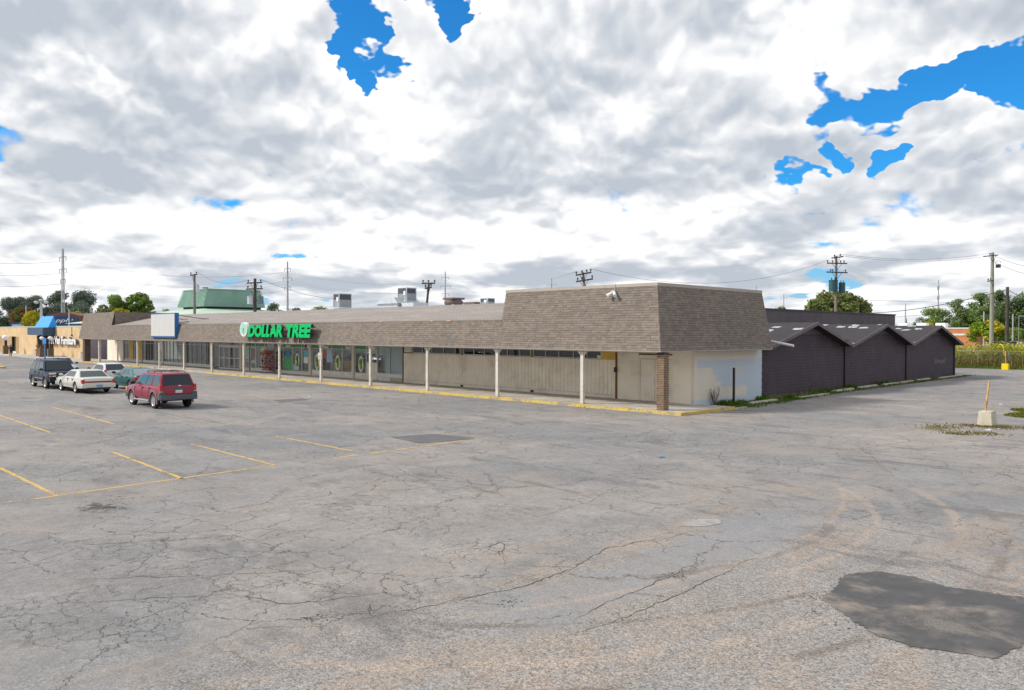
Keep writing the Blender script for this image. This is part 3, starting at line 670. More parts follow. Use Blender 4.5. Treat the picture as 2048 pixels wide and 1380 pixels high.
# ---- shop fronts
M_ALU = mat('aluminium_frame', (.52, .53, .52), .4, metal=.3, var=.05, vscale=2)
M_ALUD = mat('dark_bronze_frame', (.12, .11, .095), .5)
GLASS = glass_mat('shop_glass', (.82, .88, .86), .04)
GLASSL = glass_mat('empty_shop_glass', (.42, .50, .52), .12)
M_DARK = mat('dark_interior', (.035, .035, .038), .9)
M_INT = mat('shop_interior_wall', (.42, .46, .42), .9, var=.3, vscale=.4)
M_FLOOR = mat('shop_floor', (.20, .20, .19), .5)
def bay(xs, z0, ztr, z1, name='window', frame=M_ALU, gl=GLASS, th=.05, base=None, zb=SW, basem=None):
    """glazed bay: frame with mullions at xs, transom at ztr, a pane in each field"""
    mb = MB(); y0, y1 = F-.06, F+.03; x0, x1 = min(xs), max(xs)
    mb.box(x0, x1, y0, y1, z0, z0+th); mb.box(x0, x1, y0, y1, z1-th, z1)
    for x in xs:
        a = x-th/2 if x not in (x0, x1) else (x if x == x0 else x-th); mb.box(a, a+th, y0-.004, y1+.004, z0+th, z1-th)
    if ztr: 
        S = sorted(xs)
        for a, b in zip(S[:-1], S[1:]): mb.box(a+th*.4, b-th*.4, y0+.003, y1-.003, ztr-th/2, ztr+th/2)
    w = mb.build(name, frame, plaza, fix=False)
    S = sorted(xs)
    for a, b in zip(S[:-1], S[1:]):
        lv = [(z0+th, ztr-th/2), (ztr+th/2, z1-th)] if ztr else [(z0+th, z1-th)]
        for c, d in lv:
            if d-c > .05: MB().quad((a+.02, F-.012, c), (b-.02, F-.012, c), (b-.02, F-.012, d), (a+.02, F-.012, d)).build('pane', gl, w, fix=False)
    if base: bx('base_panel', base, plaza, x0, x1, F-.055, F+.02, zb, z0-.002)
    return w
ZT = 2.89
bx('wall', M_BEIGE, plaza, fx(216), fx(247), F-.09, F+.04, .02, ZT+.0)
bx('wall', M_BEIGE, plaza, fx(216)-.02, fx(216)+.12, F+.041, 41., 0, 2.95)
# narrow column strips between bays
def strip(pa, pb, m=M_POST, dy=.12, name='column'): return bx(name, m, plaza, fx(pa), fx(pb), F-dy, F+.05, SW-.02, ZT)
strip(247, 248.6)
bay([fx(248.7), fx(254), fx(259.6)], .30, 2.44, ZT, gl=GLASSL, base=M_WHT)
M_OCH = mat('ochre_board', (.62, .40, .08), .7, var=.12, vscale=2)
bx('board', M_OCH, plaza, fx(259.7), fx(266.5), F-.05, F+.02, .40, ZT)
bx('base_panel', M_WHT, plaza, fx(259.7), fx(286.4), F-.045, F+.02, SW, .398)
bay([fx(266.7), fx(270), fx(276.9)], .42, 2.3, ZT, gl=GLASSL)
bx('board', M_OCH, plaza, fx(277), fx(285), F-.05, F+.02, .40, ZT)
strip(285.2, 286.4, M_ALUD, .08)
bay([fx(q) for q in (286.5, 296.7, 302, 307.4, 313.9, 320, 325.6)], .40, 2.44, ZT, gl=GLASSL, base=M_WHT)
strip(325.8, 328.2)
bay([fx(q) for q in (328.4, 333.7, 340, 347, 355.8, 365.4)], .40, 2.44, ZT, gl=GLASSL, base=M_WHT)
strip(365.6, 367)
dp = MB(); xx = fx(373); dp.tube((xx, F-.2, .35), (xx, F-.2, 2.85), .055, n=8); dp.tube((xx, F-.2, .36), (xx+.06, F-.42, .2), .055, n=8)
dp.build('downpipe', M_WHT, plaza)
bay([fx(q) for q in (367.2, 374, 383.7, 393.4, 403, 412.7, 421.2)], .40, 2.44, ZT, gl=GLASSL, base=M_WHT)
strip(421.4, 426.3)
bay([fx(426.5), fx(439.5)], .20, 2.5, ZT, gl=GLASSL)
# sliding entrance
ds = empty('entrance_door', (fx(460), F, 0)); adopt(ds, plaza)
ds.matrix_parent_inverse = wmat(plaza).inverted()
fr = MB(); xa, xb = fx(441), fx(481)
fr.box(xa, xb, F-.14, F-.02, 2.28, 2.50); fr.box(xa, xa+.08, F-.14, F-.02, SW, 2.28); fr.box(xb-.08, xb, F-.14, F-.02, SW, 2.28)
mx = [fx(q) for q in (441, 450, 460.3, 471, 481)]
for a, b in zip(mx[:-1], mx[1:]):
    fr.box(a+.04, a+.10, F-.11, F-.05, SW, 2.28); fr.box(b-.10, b-.04, F-.11, F-.05, SW, 2.28); fr.box(a+.10, b-.10, F-.11, F-.05, SW, SW+.12); fr.box(a+.10, b-.10, F-.11, F-.05, 1.18, 1.25)
fr.build('door_frame', M_WHT, ds, fix=False)
for a, b in zip(mx[:-1], mx[1:]): MB().quad((a+.08, F-.08, .2), (b-.08, F-.08, .2), (b-.08, F-.08, 2.28), (a+.08, F-.08, 2.28)).build('pane', GLASSL, ds, fix=False)
bay([fx(440), fx(460.3), fx(481.2)], 2.5, None, ZT, gl=GLASSL)
strip(481.4, 484.8)
# variety store
def door2(pa, pb, swing=0):
    a, b = fx(pa), fx(pb); d = MB()
    d.box(a, a+.09, F-.07, F-.02, SW, 2.40); d.box(b-.09, b, F-.07, F-.02, SW, 2.40); d.box(a+.09, b-.09, F-.07, F-.02, SW, SW+.26); d.box(a+.09, b-.09, F-.07, F-.02, 2.31, 2.40); d.box(a+.09, b-.09, F-.07, F-.02, 1.0, 1.05)
    o = d.build('door', M_WHT, plaza, fix=False)
    MB().quad((a+.08, F-.045, .36), (b-.08, F-.045, .36), (b-.08, F-.045, 2.33), (a+.08, F-.045, 2.33)).build('pane', GLASS, o, fix=False)
    MB().tube((b-.13 if swing else a+.13, F-.12, .95), (b-.13 if swing else a+.13, F-.12, 1.35), .02, n=6).build('handle', M_ALU, o)
    return o
door2(489.5, 499.6, 1); strip(499.7, 501.9, M_DARK, .05); door2(502, 512.3)
bay([fx(485), fx(503), fx(512.4)], 2.44, None, ZT)
bay([fx(q) for q in (512.5, 518.5, 530.5)], .40, 2.44, ZT, base=M_WHT)
bay([fx(q) for q in (530.7, 545.8)], .40, 2.36, ZT, base=M_WHT)
strip(546, 550.6)
bay([fx(q) for q in (550.8, 567, 585.3, 604, 619.8)], .36, 2.46, ZT, base=M_WHT)
strip(620, 624.6, M_POST, .16)
def lower(pa, pb, n):
    a, b = fx(pa), fx(pb)
    for i in range(n): bx('apron_panel', M_BEIGE, plaza, a+(b-a)*i/n+.008, a+(b-a)*(i+1)/n-.008, F-.05, F+.02, .30, .578)
    bx('base_panel', M_WHT, plaza, a, b, F-.08, F+.02, SW-.05, .298)
bay([fx(q) for q in (624.8, 645, 664.6, 685.3, 706.3)], .58, 2.44, ZT, base=None); lower(624.8, 706.3, 4)
strip(706.5, 710.7, M_POST, .16)
bay([fx(q) for q in (710.8, 733.7)], .58, 2.44, ZT, base=None); lower(710.8, 755.3, 3)
bay([fx(q) for q in (733.9, 755.4)], 1.42, 2.44, ZT)
bx('board', M_BEIGE, plaza, fx(733.9), fx(755.4), F-.04, F+.02, .585, 1.415)
bay([fx(755.6), fx(780.5), fx(806.2)], .66, None, ZT)
bx('board', mat('pale_blue_board', (.47, .52, .53), .7, var=.05, vscale=2), plaza, fx(770), fx(805.5), F+.035, F+.06, .70, 2.66)
bx('base_panel', M_WHT, plaza, fx(755.6), fx(806.2), F-.05, F+.02, .42, .655)
bl = []
for i in range(4): bl.append(((fx(757)+i*.41, F-.06, SW), (1,0,0), (0,0,1), (0,-1,0), .385, .27, .03))
bx('wall', M_MORT, plaza, fx(755.6), fx(806.2), F-.055, F+.02, 0, .418); pieces('concrete_block', bl, M_WHT, plaza, 4)
strip(806.4, 808.5, M_ALUD, .1)
# grooved board wall with clerestory
gx0, gx1 = fx(808.7), fx(1232.6); bl = []; x = gx0
bx('wall', mat('groove_shadow_board', (.22, .19, .15), .9), plaza, gx0, gx1, F-.04, F+.04, .0, 2.30)
while x < gx1-.02:
    w = min(.30, gx1-x); bl.append(((x+.006, F-.041, .34), (1,0,0), (0,0,1), (0,-1,0), w-.014, 1.96, .022+R.uniform(0,.003))); x += .30
pieces('siding_board', bl, M_BEIGE, plaza, 299)
bl = []; x = gx0
while x < gx1-.05:
    w = min(1.22, gx1-x); 
    if w > .1: bl.append(((x+.008, F-.041, .0), (1,0,0), (0,0,1), (0,-1,0), w-.016, .325, .035))
    x += 1.22
pieces('base_block', bl, M_BEIGE, plaza, 60)
for a in (1452, 1055):
    xx = onY(1064 if a == 1452 else 923.5, 785, F-.08).x; bx('vent_hole', M_DARK, plaza, xx-.14, xx+.14, F-.082, F-.07, .10, .27)
for grp in ((827, 846.3, 865, 888.3, 911.3, 922.5), (928.2, 949, 970, 992, 1016, 1041, 1063), (1068.4, 1092.7, 1119, 1148, 1175.4, 1203.9)):
    bay([fx(q) for q in grp], 2.32, None, ZT+.02, th=.045, gl=glass_mat('clerestory_glass', (.10, .11, .12), .04) if grp[0] == 827 else bpy.data.materials['clerestory_glass'])
for a, b in ((922.7, 928), (1063.2, 1068.2)): bx('column', mat('olive_stain_wood', (.17, .14, .07), .8), plaza, fx(a), fx(b), F-.07, F+.03, 2.30, ZT)
bx('board', M_OCH, plaza, fx(1204), fx(1232.5), F-.055, F+.02, 2.27, ZT)
bx('sticker', mat('yellow_sticker', (.75, .7, .35), .6), plaza, fx(1195), fx(1201.5), F-.02, F-.014, 2.37, 2.53)
ac = MB(); ac.box(fx(811), fx(825.8), F-.12, F+.02, 2.36, 2.86); ac.box(fx(812.5), fx(824.5), F-.14, F-.121, 2.42, 2.62)
ac.build('wall_unit', mat('off_white_metal', (.55, .54, .5), .5, var=.06, vscale=4), plaza, fix=False)
# plaster wall, double door, corner wall
bx('board_edge', mat('rust_brown', (.17, .075, .03), .8), plaza, fx(1232.8), fx(1235.6), F-.10, F+.03, 0, ZT)
bx('wall', M_BEIGE, plaza, fx(1235.8), fx(1278.4), F-.04, F+.06, 0, ZT)
mb = MB().box(fx(1278.6), fx(1280.6), F-.02, F+.1, 0, 2.42).box(fx(1341.4), fx(1347), F-.02, F+.1, 0, 2.42).box(fx(1278.6), fx(1347), F-.02, F+.1, 2.42, 2.62)
mb.build('door_frame', M_BEIGE, plaza, fix=False)
bx('wall', M_BEIGE, plaza, fx(1278.6), fx(1347), F+.02, F+.1, 2.62, ZT)
bx('lintel', mat('rust_brown', (.1, .05, .03)), plaza, fx(1279), fx(1344), F-.035, F+.01, 2.63, 2.70)
xm = fx(1309.5)
for a, b in ((fx(1280.8), xm-.012), (xm+.012, fx(1341.2))):
    d = bx('door', M_BEIGE, plaza, a, b, F+.03, F+.08, SW, 2.40)
d1_ = bx('door_plate', mat('steel_plate', (.6, .6, .62), .25, metal=.8), plaza, xm-.16, xm-.05, F+.012, F+.028, 1.0, 1.42)
bx('door_gap', M_DARK, plaza, fx(1278.6), fx(1347), F+.082, F+.12, SW, 2.42)
bx('wall', M_BEIGE, plaza, fx(1347.2), -23.26, F-.04, F+.06, 0, ZT)
place_text('house_number', '118', M_WHT, plaza, (fx(1301), F-.012, 2.47), (1,0,0), (0,0,1), height=.11, depth=.01)
el = MB(); el.box(fx(1233.8)-.04, fx(1233.8)+.08, F-.22, F-.1, 1.62, 1.9); el.build('meter_box', M_DARK, plaza, fix=False)
# mural side wall (old paint-over patches)
def mural_mat():
    m = bpy.data.materials.new('painted_over_wall'); m.use_nodes = True; t = NT(m.node_tree); b = m.node_tree.nodes['Principled BSDF']
    P = t.new('ShaderNodeNewGeometry').outputs['Position']; sp = t.new('ShaderNodeSeparateXYZ')
    w = t.v('MULTIPLY', t.v('SUBTRACT', t.noise(P, 3., 3, .6, col=True), (.5,.5,.5)), (.12, .12, .12)); t.l.new(t.v('ADD', P, w), sp.inputs[0])
    Y, Z = sp.outputs[1], sp.outputs[2]
    def rect(y0, y1, z0, z1):
        r = t.m('MULTIPLY', t.ss(Y, y0, y0+.04), t.ss(Y, y1+.04, y1)); return t.m('MULTIPLY', r, t.m('MULTIPLY', t.ss(Z, z0, z0+.04), t.ss(Z, z1+.04, z1)))
    cream = (.68, .62, .52, 1); blue = (.50, .56, .63, 1)
    c = t.mix(t.ss(Z, 2.42, 2.36), cream, blue)
    for q in ((35, 36.0, .5, 2.5), (35, 37.3, .5, 1.98), (35, 37.8, .5, 1.60), (35, 38.3, .5, 1.25), (35, 41.0, .32, .88), (36.9, 37.5, .4, 1.9)): c = t.mix(rect(*q), c, cream)
    dd = t.v('LENGTH', t.v('MULTIPLY', t.v('SUBTRACT', P, (-23.1, 40.2, 1.75)), (0, 1.0, 1.5))); c = t.mix(t.ss(dd, .62, .55, 0, .75), c, (.58, .56, .52, 1))
    c = t.mix(t.ss(Y, 41.3, 42.6, 0, .5), c, (.52, .60, .68, 1))
    c = t.mix(t.ss(t.noise(P, 1.2, 5, .6), .45, .75, 0, .35), c, (.56, .55, .52, 1))
    t.put(b.inputs['Base Color'], c); b.inputs['Roughness'].default_value = .85; return m
M_MURAL = mural_mat()
bx('wall', M_MURAL, plaza, -23.25, -23.118, F-.04, 42.75, 0, 2.93)
bl = []
for r in range(14):
    y = F-.04-(.2 if r % 2 else 0)
    while y < 42.74:
        y0, y1 = max(y, F-.04), min(y+.40, 42.745)
        if y1-y0 > .03: bl.append(((-23.119, y0+.003, .012+r*.203), (0,1,0), (0,0,1), (1,0,0), y1-y0-.006, .197, .019+R.uniform(0,.002)))
        y += .40
pieces('wall_block', bl, M_MURAL, plaza, 250)
# interiors
bx('shop_floor', M_FLOOR, plaza, -112, -24.7, F+.13, 46.15, .02, .11)
bx('ceiling', mat('ceiling_tile', (.5,.5,.48), .9), plaza, -112, -34, F+.13, 46.15, 2.95, 3.0)
bx('back_wall', M_INT, plaza, -112, -24.7, 46., 46.18, .11, 2.95)
for px in (424, 483, 807, 1276): 
    x = fx(px); bx('partition', M_INT, plaza, x-.05, x+.05, F+.15, 45.98, .11, 2.94)
for px in (440, 462, 340, 300, 395): bx('blind', M_INT, plaza, fx(px)-.6, fx(px)+.6, 40.5, 40.6, .11, 2.94)
LAMP = emit_mat('tube_light', (1, .97, .9), 14.)
for x in (-70.5, -66, -62, -58.5, -55.5, -52.5):
    for y in (38.3, 41.8): bx('ceiling_light', LAMP, plaza, x-.6, x+.6, y-.07, y+.07, 2.88, 2.94)

# ------------------------------------------------------------------ signs
M_GRN = mat('green_sign_face', (.0, .47, .13), .7, spec=.15); M_GRND = mat('dark_green_return', (.012, .06, .035), .5)
M_SIGNW = mat('white_sign_face', (.80, .80, .80), .5, var=.04, vscale=1.5, dirt=(.6,.6,.58), dscale=1., damt=.3)
M_BLK = mat('black_plastic', (.018, .018, .02), .5)
sg = empty('store_sign', (-58, 31.3, 3.4), 'green raised capital letters on racks along the shingled canopy', 'sign')
def letters(txt, x0, x1, z0, z1, y, depth, face, ret, parent, shear=0., off=.03, space=1.):
    """each letter its own mesh: thick can with the bright face in front"""
    me = text_mesh(txt, 1., .1, off, shear, space); co = np.array([v.co[:] for v in me.vertices]); lo, hi = co.min(0), co.max(0)
    sx = (x1-x0)/(hi[0]-lo[0]); sz = (z1-z0)/(hi[1]-lo[1])
    bm = bmesh.new(); bm.from_mesh(me); bm.verts.ensure_lookup_table()
    seen = set(); isl = []
    bmesh.ops.remove_doubles(bm, verts=bm.verts, dist=1e-5); bm.verts.ensure_lookup_table()
    for v in bm.verts:
        if v.index in seen: continue
        st = [v]; seen.add(v.index); cur = []
        while st:
            q = st.pop(); cur.append(q)
            for e in q.link_edges:
                o = e.other_vert(q)
                if o.index not in seen: seen.add(o.index); st.append(o)
        isl.append(cur)
    groups = []
    for c in isl:      # dots of i join their stem
        a, b = min(q.co.x for q in c), max(q.co.x for q in c)
        for g in groups:
            if a < g[1]-.3*(b-a) and b > g[0]+.3*(b-a) and not shear and min(b-a, g[1]-g[0]) < .25: g[2].extend(c); break
        else: groups.append([a, b, c])
    zm = (lo[2]+hi[2])/2
    for a, b, c in groups:
        ids = {q.index: i for i, q in enumerate(c)}; faces = []
        for f in {f for q in c for f in q.link_faces}: faces.append(([ids[v.index] for v in f.verts], 0 if f.normal.z > .5 else 1))
        vs = [Vector((x0+(q.co.x-lo[0])*sx, y-(q.co.z-lo[2])/(hi[2]-lo[2])*depth, z0+(q.co.y-lo[1])*sz)) for q in c]
        mb = MB()
        for f, k in faces: mb.f.append(tuple(f)); mb.mi.append(k); mb.sm.append(False)
        mb.v = [tuple(v) for v in vs]; mb.build('letter', [face, ret], parent)
    bm.free()
letters('DOLLAR', -63.35, -57.55, 3.40, 4.42, 31.28, .22, M_GRN, M_GRND, sg, shear=.18, off=.055, space=.98)
letters('TREE', -57.0, -53.2, 3.40, 4.42, 31.28, .22, M_GRN, M_GRND, sg, shear=.18, off=.055, space=.98)
mb = MB()
for z in (3.62, 4.15): mb.box(-63.4, -53.1, 31.29, 31.36, z, z+.09)
for x in (-62.9, -61.1, -59.6, -57.6, -56.2, -55.4): mb.bar((x, 31.33, 3.02), (x, 31.33, 4.3), .05, .05)
mb.build('letter_rack', mat('rust_red_steel', (.09,.025,.02), .6), sg, fix=False)
lg = empty('emblem_sign', (-64.15, 31.3, 3.4), 'pale green oval emblem with a white trunk, left of the green letters', 'sign')
def disc(mb, cx, cz, rx, rz, y, n=28, mi=0): mb.poly([(cx+rx*math.cos(2*math.pi*i/n), y, cz+rz*math.sin(2*math.pi*i/n)) for i in range(n)], mi)
mb = MB(); mb.prism([(-64.15+.66*math.cos(2*math.pi*i/28), 31.32, 4.03+.60*math.sin(2*math.pi*i/28)) for i in range(28)], (0, -.26, 0)); mb.build('oval_case', M_SIGNW, lg)
mb = MB(); pts = [(-64.15+.58*math.cos(2*math.pi*i/28), 31.054, 4.06+.50*math.sin(2*math.pi*i/28)) for i in range(28)]; mb.poly(pts)
mb.build('leaf_crown', mat('mint_green', (.30, .62, .48), .5), lg, fix=False)
mb = MB()
mb.poly([(-64.40, 31.048, 3.52), (-63.9, 31.048, 3.52), (-64.10, 31.048, 3.95), (-64.12, 31.048, 4.25), (-64.18, 31.048, 4.25), (-64.20, 31.048, 3.95)]); mb.build('trunk_mark', M_SIGNW, lg, fix=False)
bx('one_mark', mat('dark_green_print', (.05, .17, .12), .5), lg, -64.20, -64.10, 31.036, 31.044, 3.58, 4.18)
# empty cabinet sign with its bracing
bs = empty('blank_cabinet_sign', (-82.4, 31.3, 3.3), 'large blank white cabinet sign with blue frame on the canopy edge', 'sign')
M_BLUE = mat('blue_sign_frame', (.02, .13, .38), .45, var=.1, vscale=3)
x0, x1, z0, z1 = -85.45, -79.25, 3.25, 5.68
mb = MB(); mb.box(x0, x1, 31.31, 31.70, z0, z1); mb.build('cabinet', M_BLUE, bs, fix=False)
bx('face', mat('aged_white_panel', (.56,.56,.54), .5, var=.05, vscale=.6, dirt=(.44,.43,.40), dscale=1.2, damt=.5, stretch=(2.5,1,.35)), bs, x0+.06, x1-.07, 31.285, 31.308, z0+.14, z1-.10)
mb = MB()
for x in (x0+.5, x1-.5):
    mb.bar((x, 31.72, z1-.2), (x, 34.4, 5.12), .06, .06); mb.bar((x, 31.72, 4.7), (x, 32.9, 4.86), .06, .06); mb.bar((x, 34.4, 5.15), (x+1.1, 34.4, 5.15), .05, .05)
mb.build('brace', mat('rust_red_steel', (.09,.025,.02)), bs)
# posters, number ovals and banners behind and on the glass
def oval(px, pz, rx, rz, label):
    c = onY(px, pz, F-.02); e = tag(MB().poly([(c.x+rx*math.cos(2*math.pi*i/26), F-.022, c.z+rz*math.sin(2*math.pi*i/26)) for i in range(26)]).build('price_decal', mat('decal_white', (.8,.82,.78), .5), fix=False), label, 'window decal', 'oval price decals on the shop windows')
    MB().poly([(c.x+rx*.84*math.cos(2*math.pi*i/26), F-.026, c.z+rz*.86*math.sin(2*math.pi*i/26)) for i in range(26)]).build('decal_field', mat('decal_lime', (.50,.62,.22), .5), e, fix=False)
    place_text('decal_print', '$', mat('print_black', (.01,.02,.02), .6), e, (c.x-rx*.62, F-.03, c.z-rz*.05), (1,0,0), (0,0,1), width=rx*.42, height=rz*.6, depth=.003, off=.03)
    place_text('decal_print', '1', mat('print_black', (.01,.02,.02), .6), e, (c.x-rx*.08, F-.03, c.z-rz*.62), (1,0,0), (0,0,1), width=rx*.5, height=rz*1.25, depth=.003, off=.05)
S = 11.378; Sx = lambda u: 480+u/S; Sz = lambda v: 640+v/S
oval(Sx(505), Sz(940), .34, .62, 'price oval half hidden behind the flower rack')
oval(Sx(1302), Sz(915), .36, .62, 'price oval beside the narrow blue poster')
oval(Sx(1750), Sz(950), .36, .66, 'price oval left of the post with the notice board')
oval(640+380/10.78, 680+492/10.78, .34, .62, 'price oval above brown boxes, between the notice post and column')
oval(640+880/10.78, 680+518/10.78, .34, .62, 'rightmost price oval, on the bay nearest the boarded wall')
def poster(p0, p1, m, label, name='poster', y=F-.026, cat='poster'):
    a, b = onY(*p0, F), onY(*p1, F)
    return tag(bx(name, m, None, a.x, b.x, y, y+.006, b.z, a.z), label, cat)
P1 = poster((Sx(1015), Sz(800)), (Sx(1180), Sz(1130)), mat('poster_green', (.08,.36,.12), .6), 'tall green poster low in the bay right of the flower rack')
bx('poster_top', mat('poster_blue', (.02,.22,.55), .5), P1, onY(Sx(1060), 700, F).x, onY(Sx(1140), 700, F).x, F-.034, F-.028, onY(Sx(1100), Sz(860), F).z, onY(Sx(1100), Sz(690), F).z)
P2 = poster((Sx(1455), Sz(700)), (Sx(1550), Sz(985)), mat('poster_white', (.72,.75,.75), .5), 'narrow white and blue sale poster with bold lettering')
a = onY(Sx(1460), Sz(780), F); b = onY(Sx(1545), Sz(710), F)
bx('poster_block', mat('poster_cyan', (.10,.42,.58), .5), P2, a.x, b.x, F-.034, F-.028, a.z-.25, b.z)
place_text('poster_print', '1', mat('print_black', (.01,.02,.02)), P2, (a.x+.12, F-.03, onY(1500, Sz(975), F).z), (1,0,0), (0,0,1), width=(b.x-a.x)*.6, depth=.004, off=.03)
poster((Sx(1225), Sz(1000)), (Sx(1345), Sz(1140)), mat('poster_pale', (.50,.60,.55), .6), 'pale lower poster under the price oval beside the blue poster')
poster((Sx(470), Sz(625)), (Sx(555), Sz(800)), mat('poster_cream', (.62,.60,.45), .6), 'cream poster above the flower rack')
poster((Sx(130), Sz(625)), (Sx(208), Sz(900)), mat('poster_mint', (.45,.66,.55), .6), 'pale mint poster on the left shop door')
poster((Sx(185), Sz(625)), (Sx(210), Sz(700)), mat('poster_lime', (.15,.65,.12), .6), 'small bright green card on the left shop door', y=F-.036)
poster((Sx(270), Sz(660)), (Sx(350), Sz(880)), mat('poster_brown', (.30,.12,.06), .6), 'brown poster with pale figure on the right shop door')
poster((Sx(265), Sz(900)), (Sx(360), Sz(985)), mat('poster_grey', (.62,.64,.63), .6), 'grey notice sheet low on the right shop door')
poster((640+148/10.78, 680+208/10.78), (640+248/10.78, 680+482/10.78), mat('poster_sky', (.36,.52,.68), .6), 'pale blue poster beside the notice post')
poster((640+75/10.78, 680+205/10.78), (640+143/10.78, 680+400/10.78), mat('poster_red', (.42,.11,.05), .6), 'orange red poster beside the notice post', y=F-.036)
# the green pennant banner in the transoms
M_BAN = mat('banner_green', (.09,.30,.11), .6); M_BAN2 = mat('banner_dark_green', (.05,.22,.09), .6); M_PLQ = mat('banner_cream', (.66,.66,.58), .6)
def banner(pa, pb, plq, label):
    a, b = fx(pa), fx(pb); z0, z1 = 2.50, 2.77
    e = tag(bx('pennant_banner', M_BAN, None, a, b, F-.026, F-.018, z0, z1), label, 'banner', 'green banners above the shop windows')
    mb = MB(); n = max(2, int((b-a)/.32))
    for i in range(n):
        x = a+(b-a)*(i+.5)/n; mb.poly([(x-.13, F-.030, z0+.04), (x+.13, F-.030, z0+.04), (x, F-.030, z1-.05)])
    mb.build('pennant', M_BAN2, e, fix=False)
    for p in plq:
        x = fx(p); MB().poly([(x-.46, F-.034, z1-.03), (x-.34, F-.034, z0+.0), (x+.34, F-.034, z0+.0), (x+.46, F-.034, z1-.03)]).build('banner_plaque', M_PLQ, e)
        place_text('plaque_print', 'Everything $1', mat('print_black', (.01,.02,.02)), e, (x-.31, F-.038, z0+.12), (1,0,0), (0,0,1), width=.62, depth=.002, height=.13)
    return e
banner(490, 545.6, [Sx(680)], 'green pennant banner above the shop doors')
banner(551, 619.4, [Sx(1100), Sx(1520)], 'green pennant banner above the poster bay')
banner(625, 706, [Sx(1965), 640+615/10.78], 'green pennant banner behind the notice post')
banner(711, 755, [640+1140/10.78], 'green pennant banner on the rightmost glazed bay')
# flower rack
rr = random.Random(8)
fk = empty('flower_rack', (fx(539), F-.7, SW), 'wheeled wire rack crowded with red and purple artificial flowers', 'display rack')
xr = onY(537, 720, F-.6).x
mb = MB()
for dx in (-.75, .75):
    for dy in (-.25, .25): mb.tube((xr+dx, F-.6+dy, SW), (xr+dx, F-.6+dy, 2.0), .018, n=6)
for z in (.35, .85, 1.35, 1.85): mb.box(xr-.75, xr+.75, F-.86, F-.34, z, z+.03)
mb.build('wire_frame', M_ALUD, fk)
cols = [('red_petals', (.55,.03,.03)), ('purple_petals', (.16,.03,.22)), ('pink_petals', (.60,.12,.28)), ('cream_petals', (.62,.52,.30)), ('orange_petals', (.62,.16,.03)), ('violet_petals', (.09,.05,.30))]
for ci, (n, c) in enumerate(cols):
    mb = MB()
    for k in range(60):
        z = rr.choice((.35, .85, 1.35, 1.75))+rr.uniform(.05, .42); x = xr+rr.uniform(-.8, .8); y = F-.6+rr.uniform(-.42, .1); s = rr.uniform(.04, .10)
        for q in range(5):
            a = rr.uniform(0, 6.3); b = rr.uniform(-1, 1); d = Vector((math.cos(a)*math.cos(b), math.sin(a)*math.cos(b), math.sin(b)))*s; u = d.cross(Vector((rr.uniform(-1,1), 1, rr.uniform(-1,1)))).normalized()*s*.6
            mb.add([(x, y, z), tuple(Vector((x,y,z))+d*.7+u), tuple(Vector((x,y,z))+d*1.3), tuple(Vector((x,y,z))+d*.7-u)], [(0,1,2,3)])
    o = mb.build('flowers', mat(n, c, .7, island=.3), fk, fix=False); o['kind'] = 'stuff'
# notice board on the post
x = onY(642, 700, 31.8).x
nb = tag(bx('notice_board', mat('pink_grey_notice', (.55,.49,.47), .7, var=.1, vscale=8), None, x-.30, x+.22, 31.715, 31.735, 1.78, 2.28), 'small pinkish notice board fixed to a canopy post', 'notice')
for z in (1.88, 1.96, 2.04): bx('notice_line', mat('print_grey', (.2,.18,.18)), nb, x-.22, x+.14, 31.709, 31.713, z, z+.025)
# things stood inside the windows
M_CARD = mat('cardboard', (.42,.26,.13), .85, obrand=.12, var=.08, vscale=3)
def carton(px0, px1, pz0, pz1, y, label, m=M_CARD):
    a, b = onY(px0, pz1, y), onY(px1, pz0, y)
    o = empty('carton', ((a.x+b.x)/2, y, max(a.z, .12)), label, 'box', 'cartons behind the shop glass')
    z0 = max(a.z, .12) if pz1 < 740 else .112
    bx('carton_body', m, o, a.x, b.x, y, y+.5, z0, b.z); bx('packing_tape', mat('packing_tape', (.5,.4,.25), .4), o, (a.x+b.x)/2-.03, (a.x+b.x)/2+.03, y-.004, y, z0, b.z+.003); return o
u = lambda a: 640+a/10.78; w = lambda b: 680+b/10.78
carton(u(290), u(345), w(470), w(670), 36.3, 'pinkish tall carton beside the price oval', mat('pink_carton', (.45,.33,.28), .8))
carton(u(415), u(483), w(455), w(680), 36.3, 'tall brown carton just right of the price oval')
carton(u(515), u(600), w(500), w(610), 36.4, 'upper brown carton in the pane left of the dark column')
carton(u(520), u(640), w(612), w(690), 36.35, 'lower wide carton in the pane left of the dark column')
carton(u(560), u(630), w(450), w(500), 36.5, 'small carton topmost of the stack left of the dark column')
carton(u(965), u(1010), w(440), w(700), 36.3, 'grey white carton stack beside the rightmost oval', mat('grey_carton', (.4,.38,.35), .8))
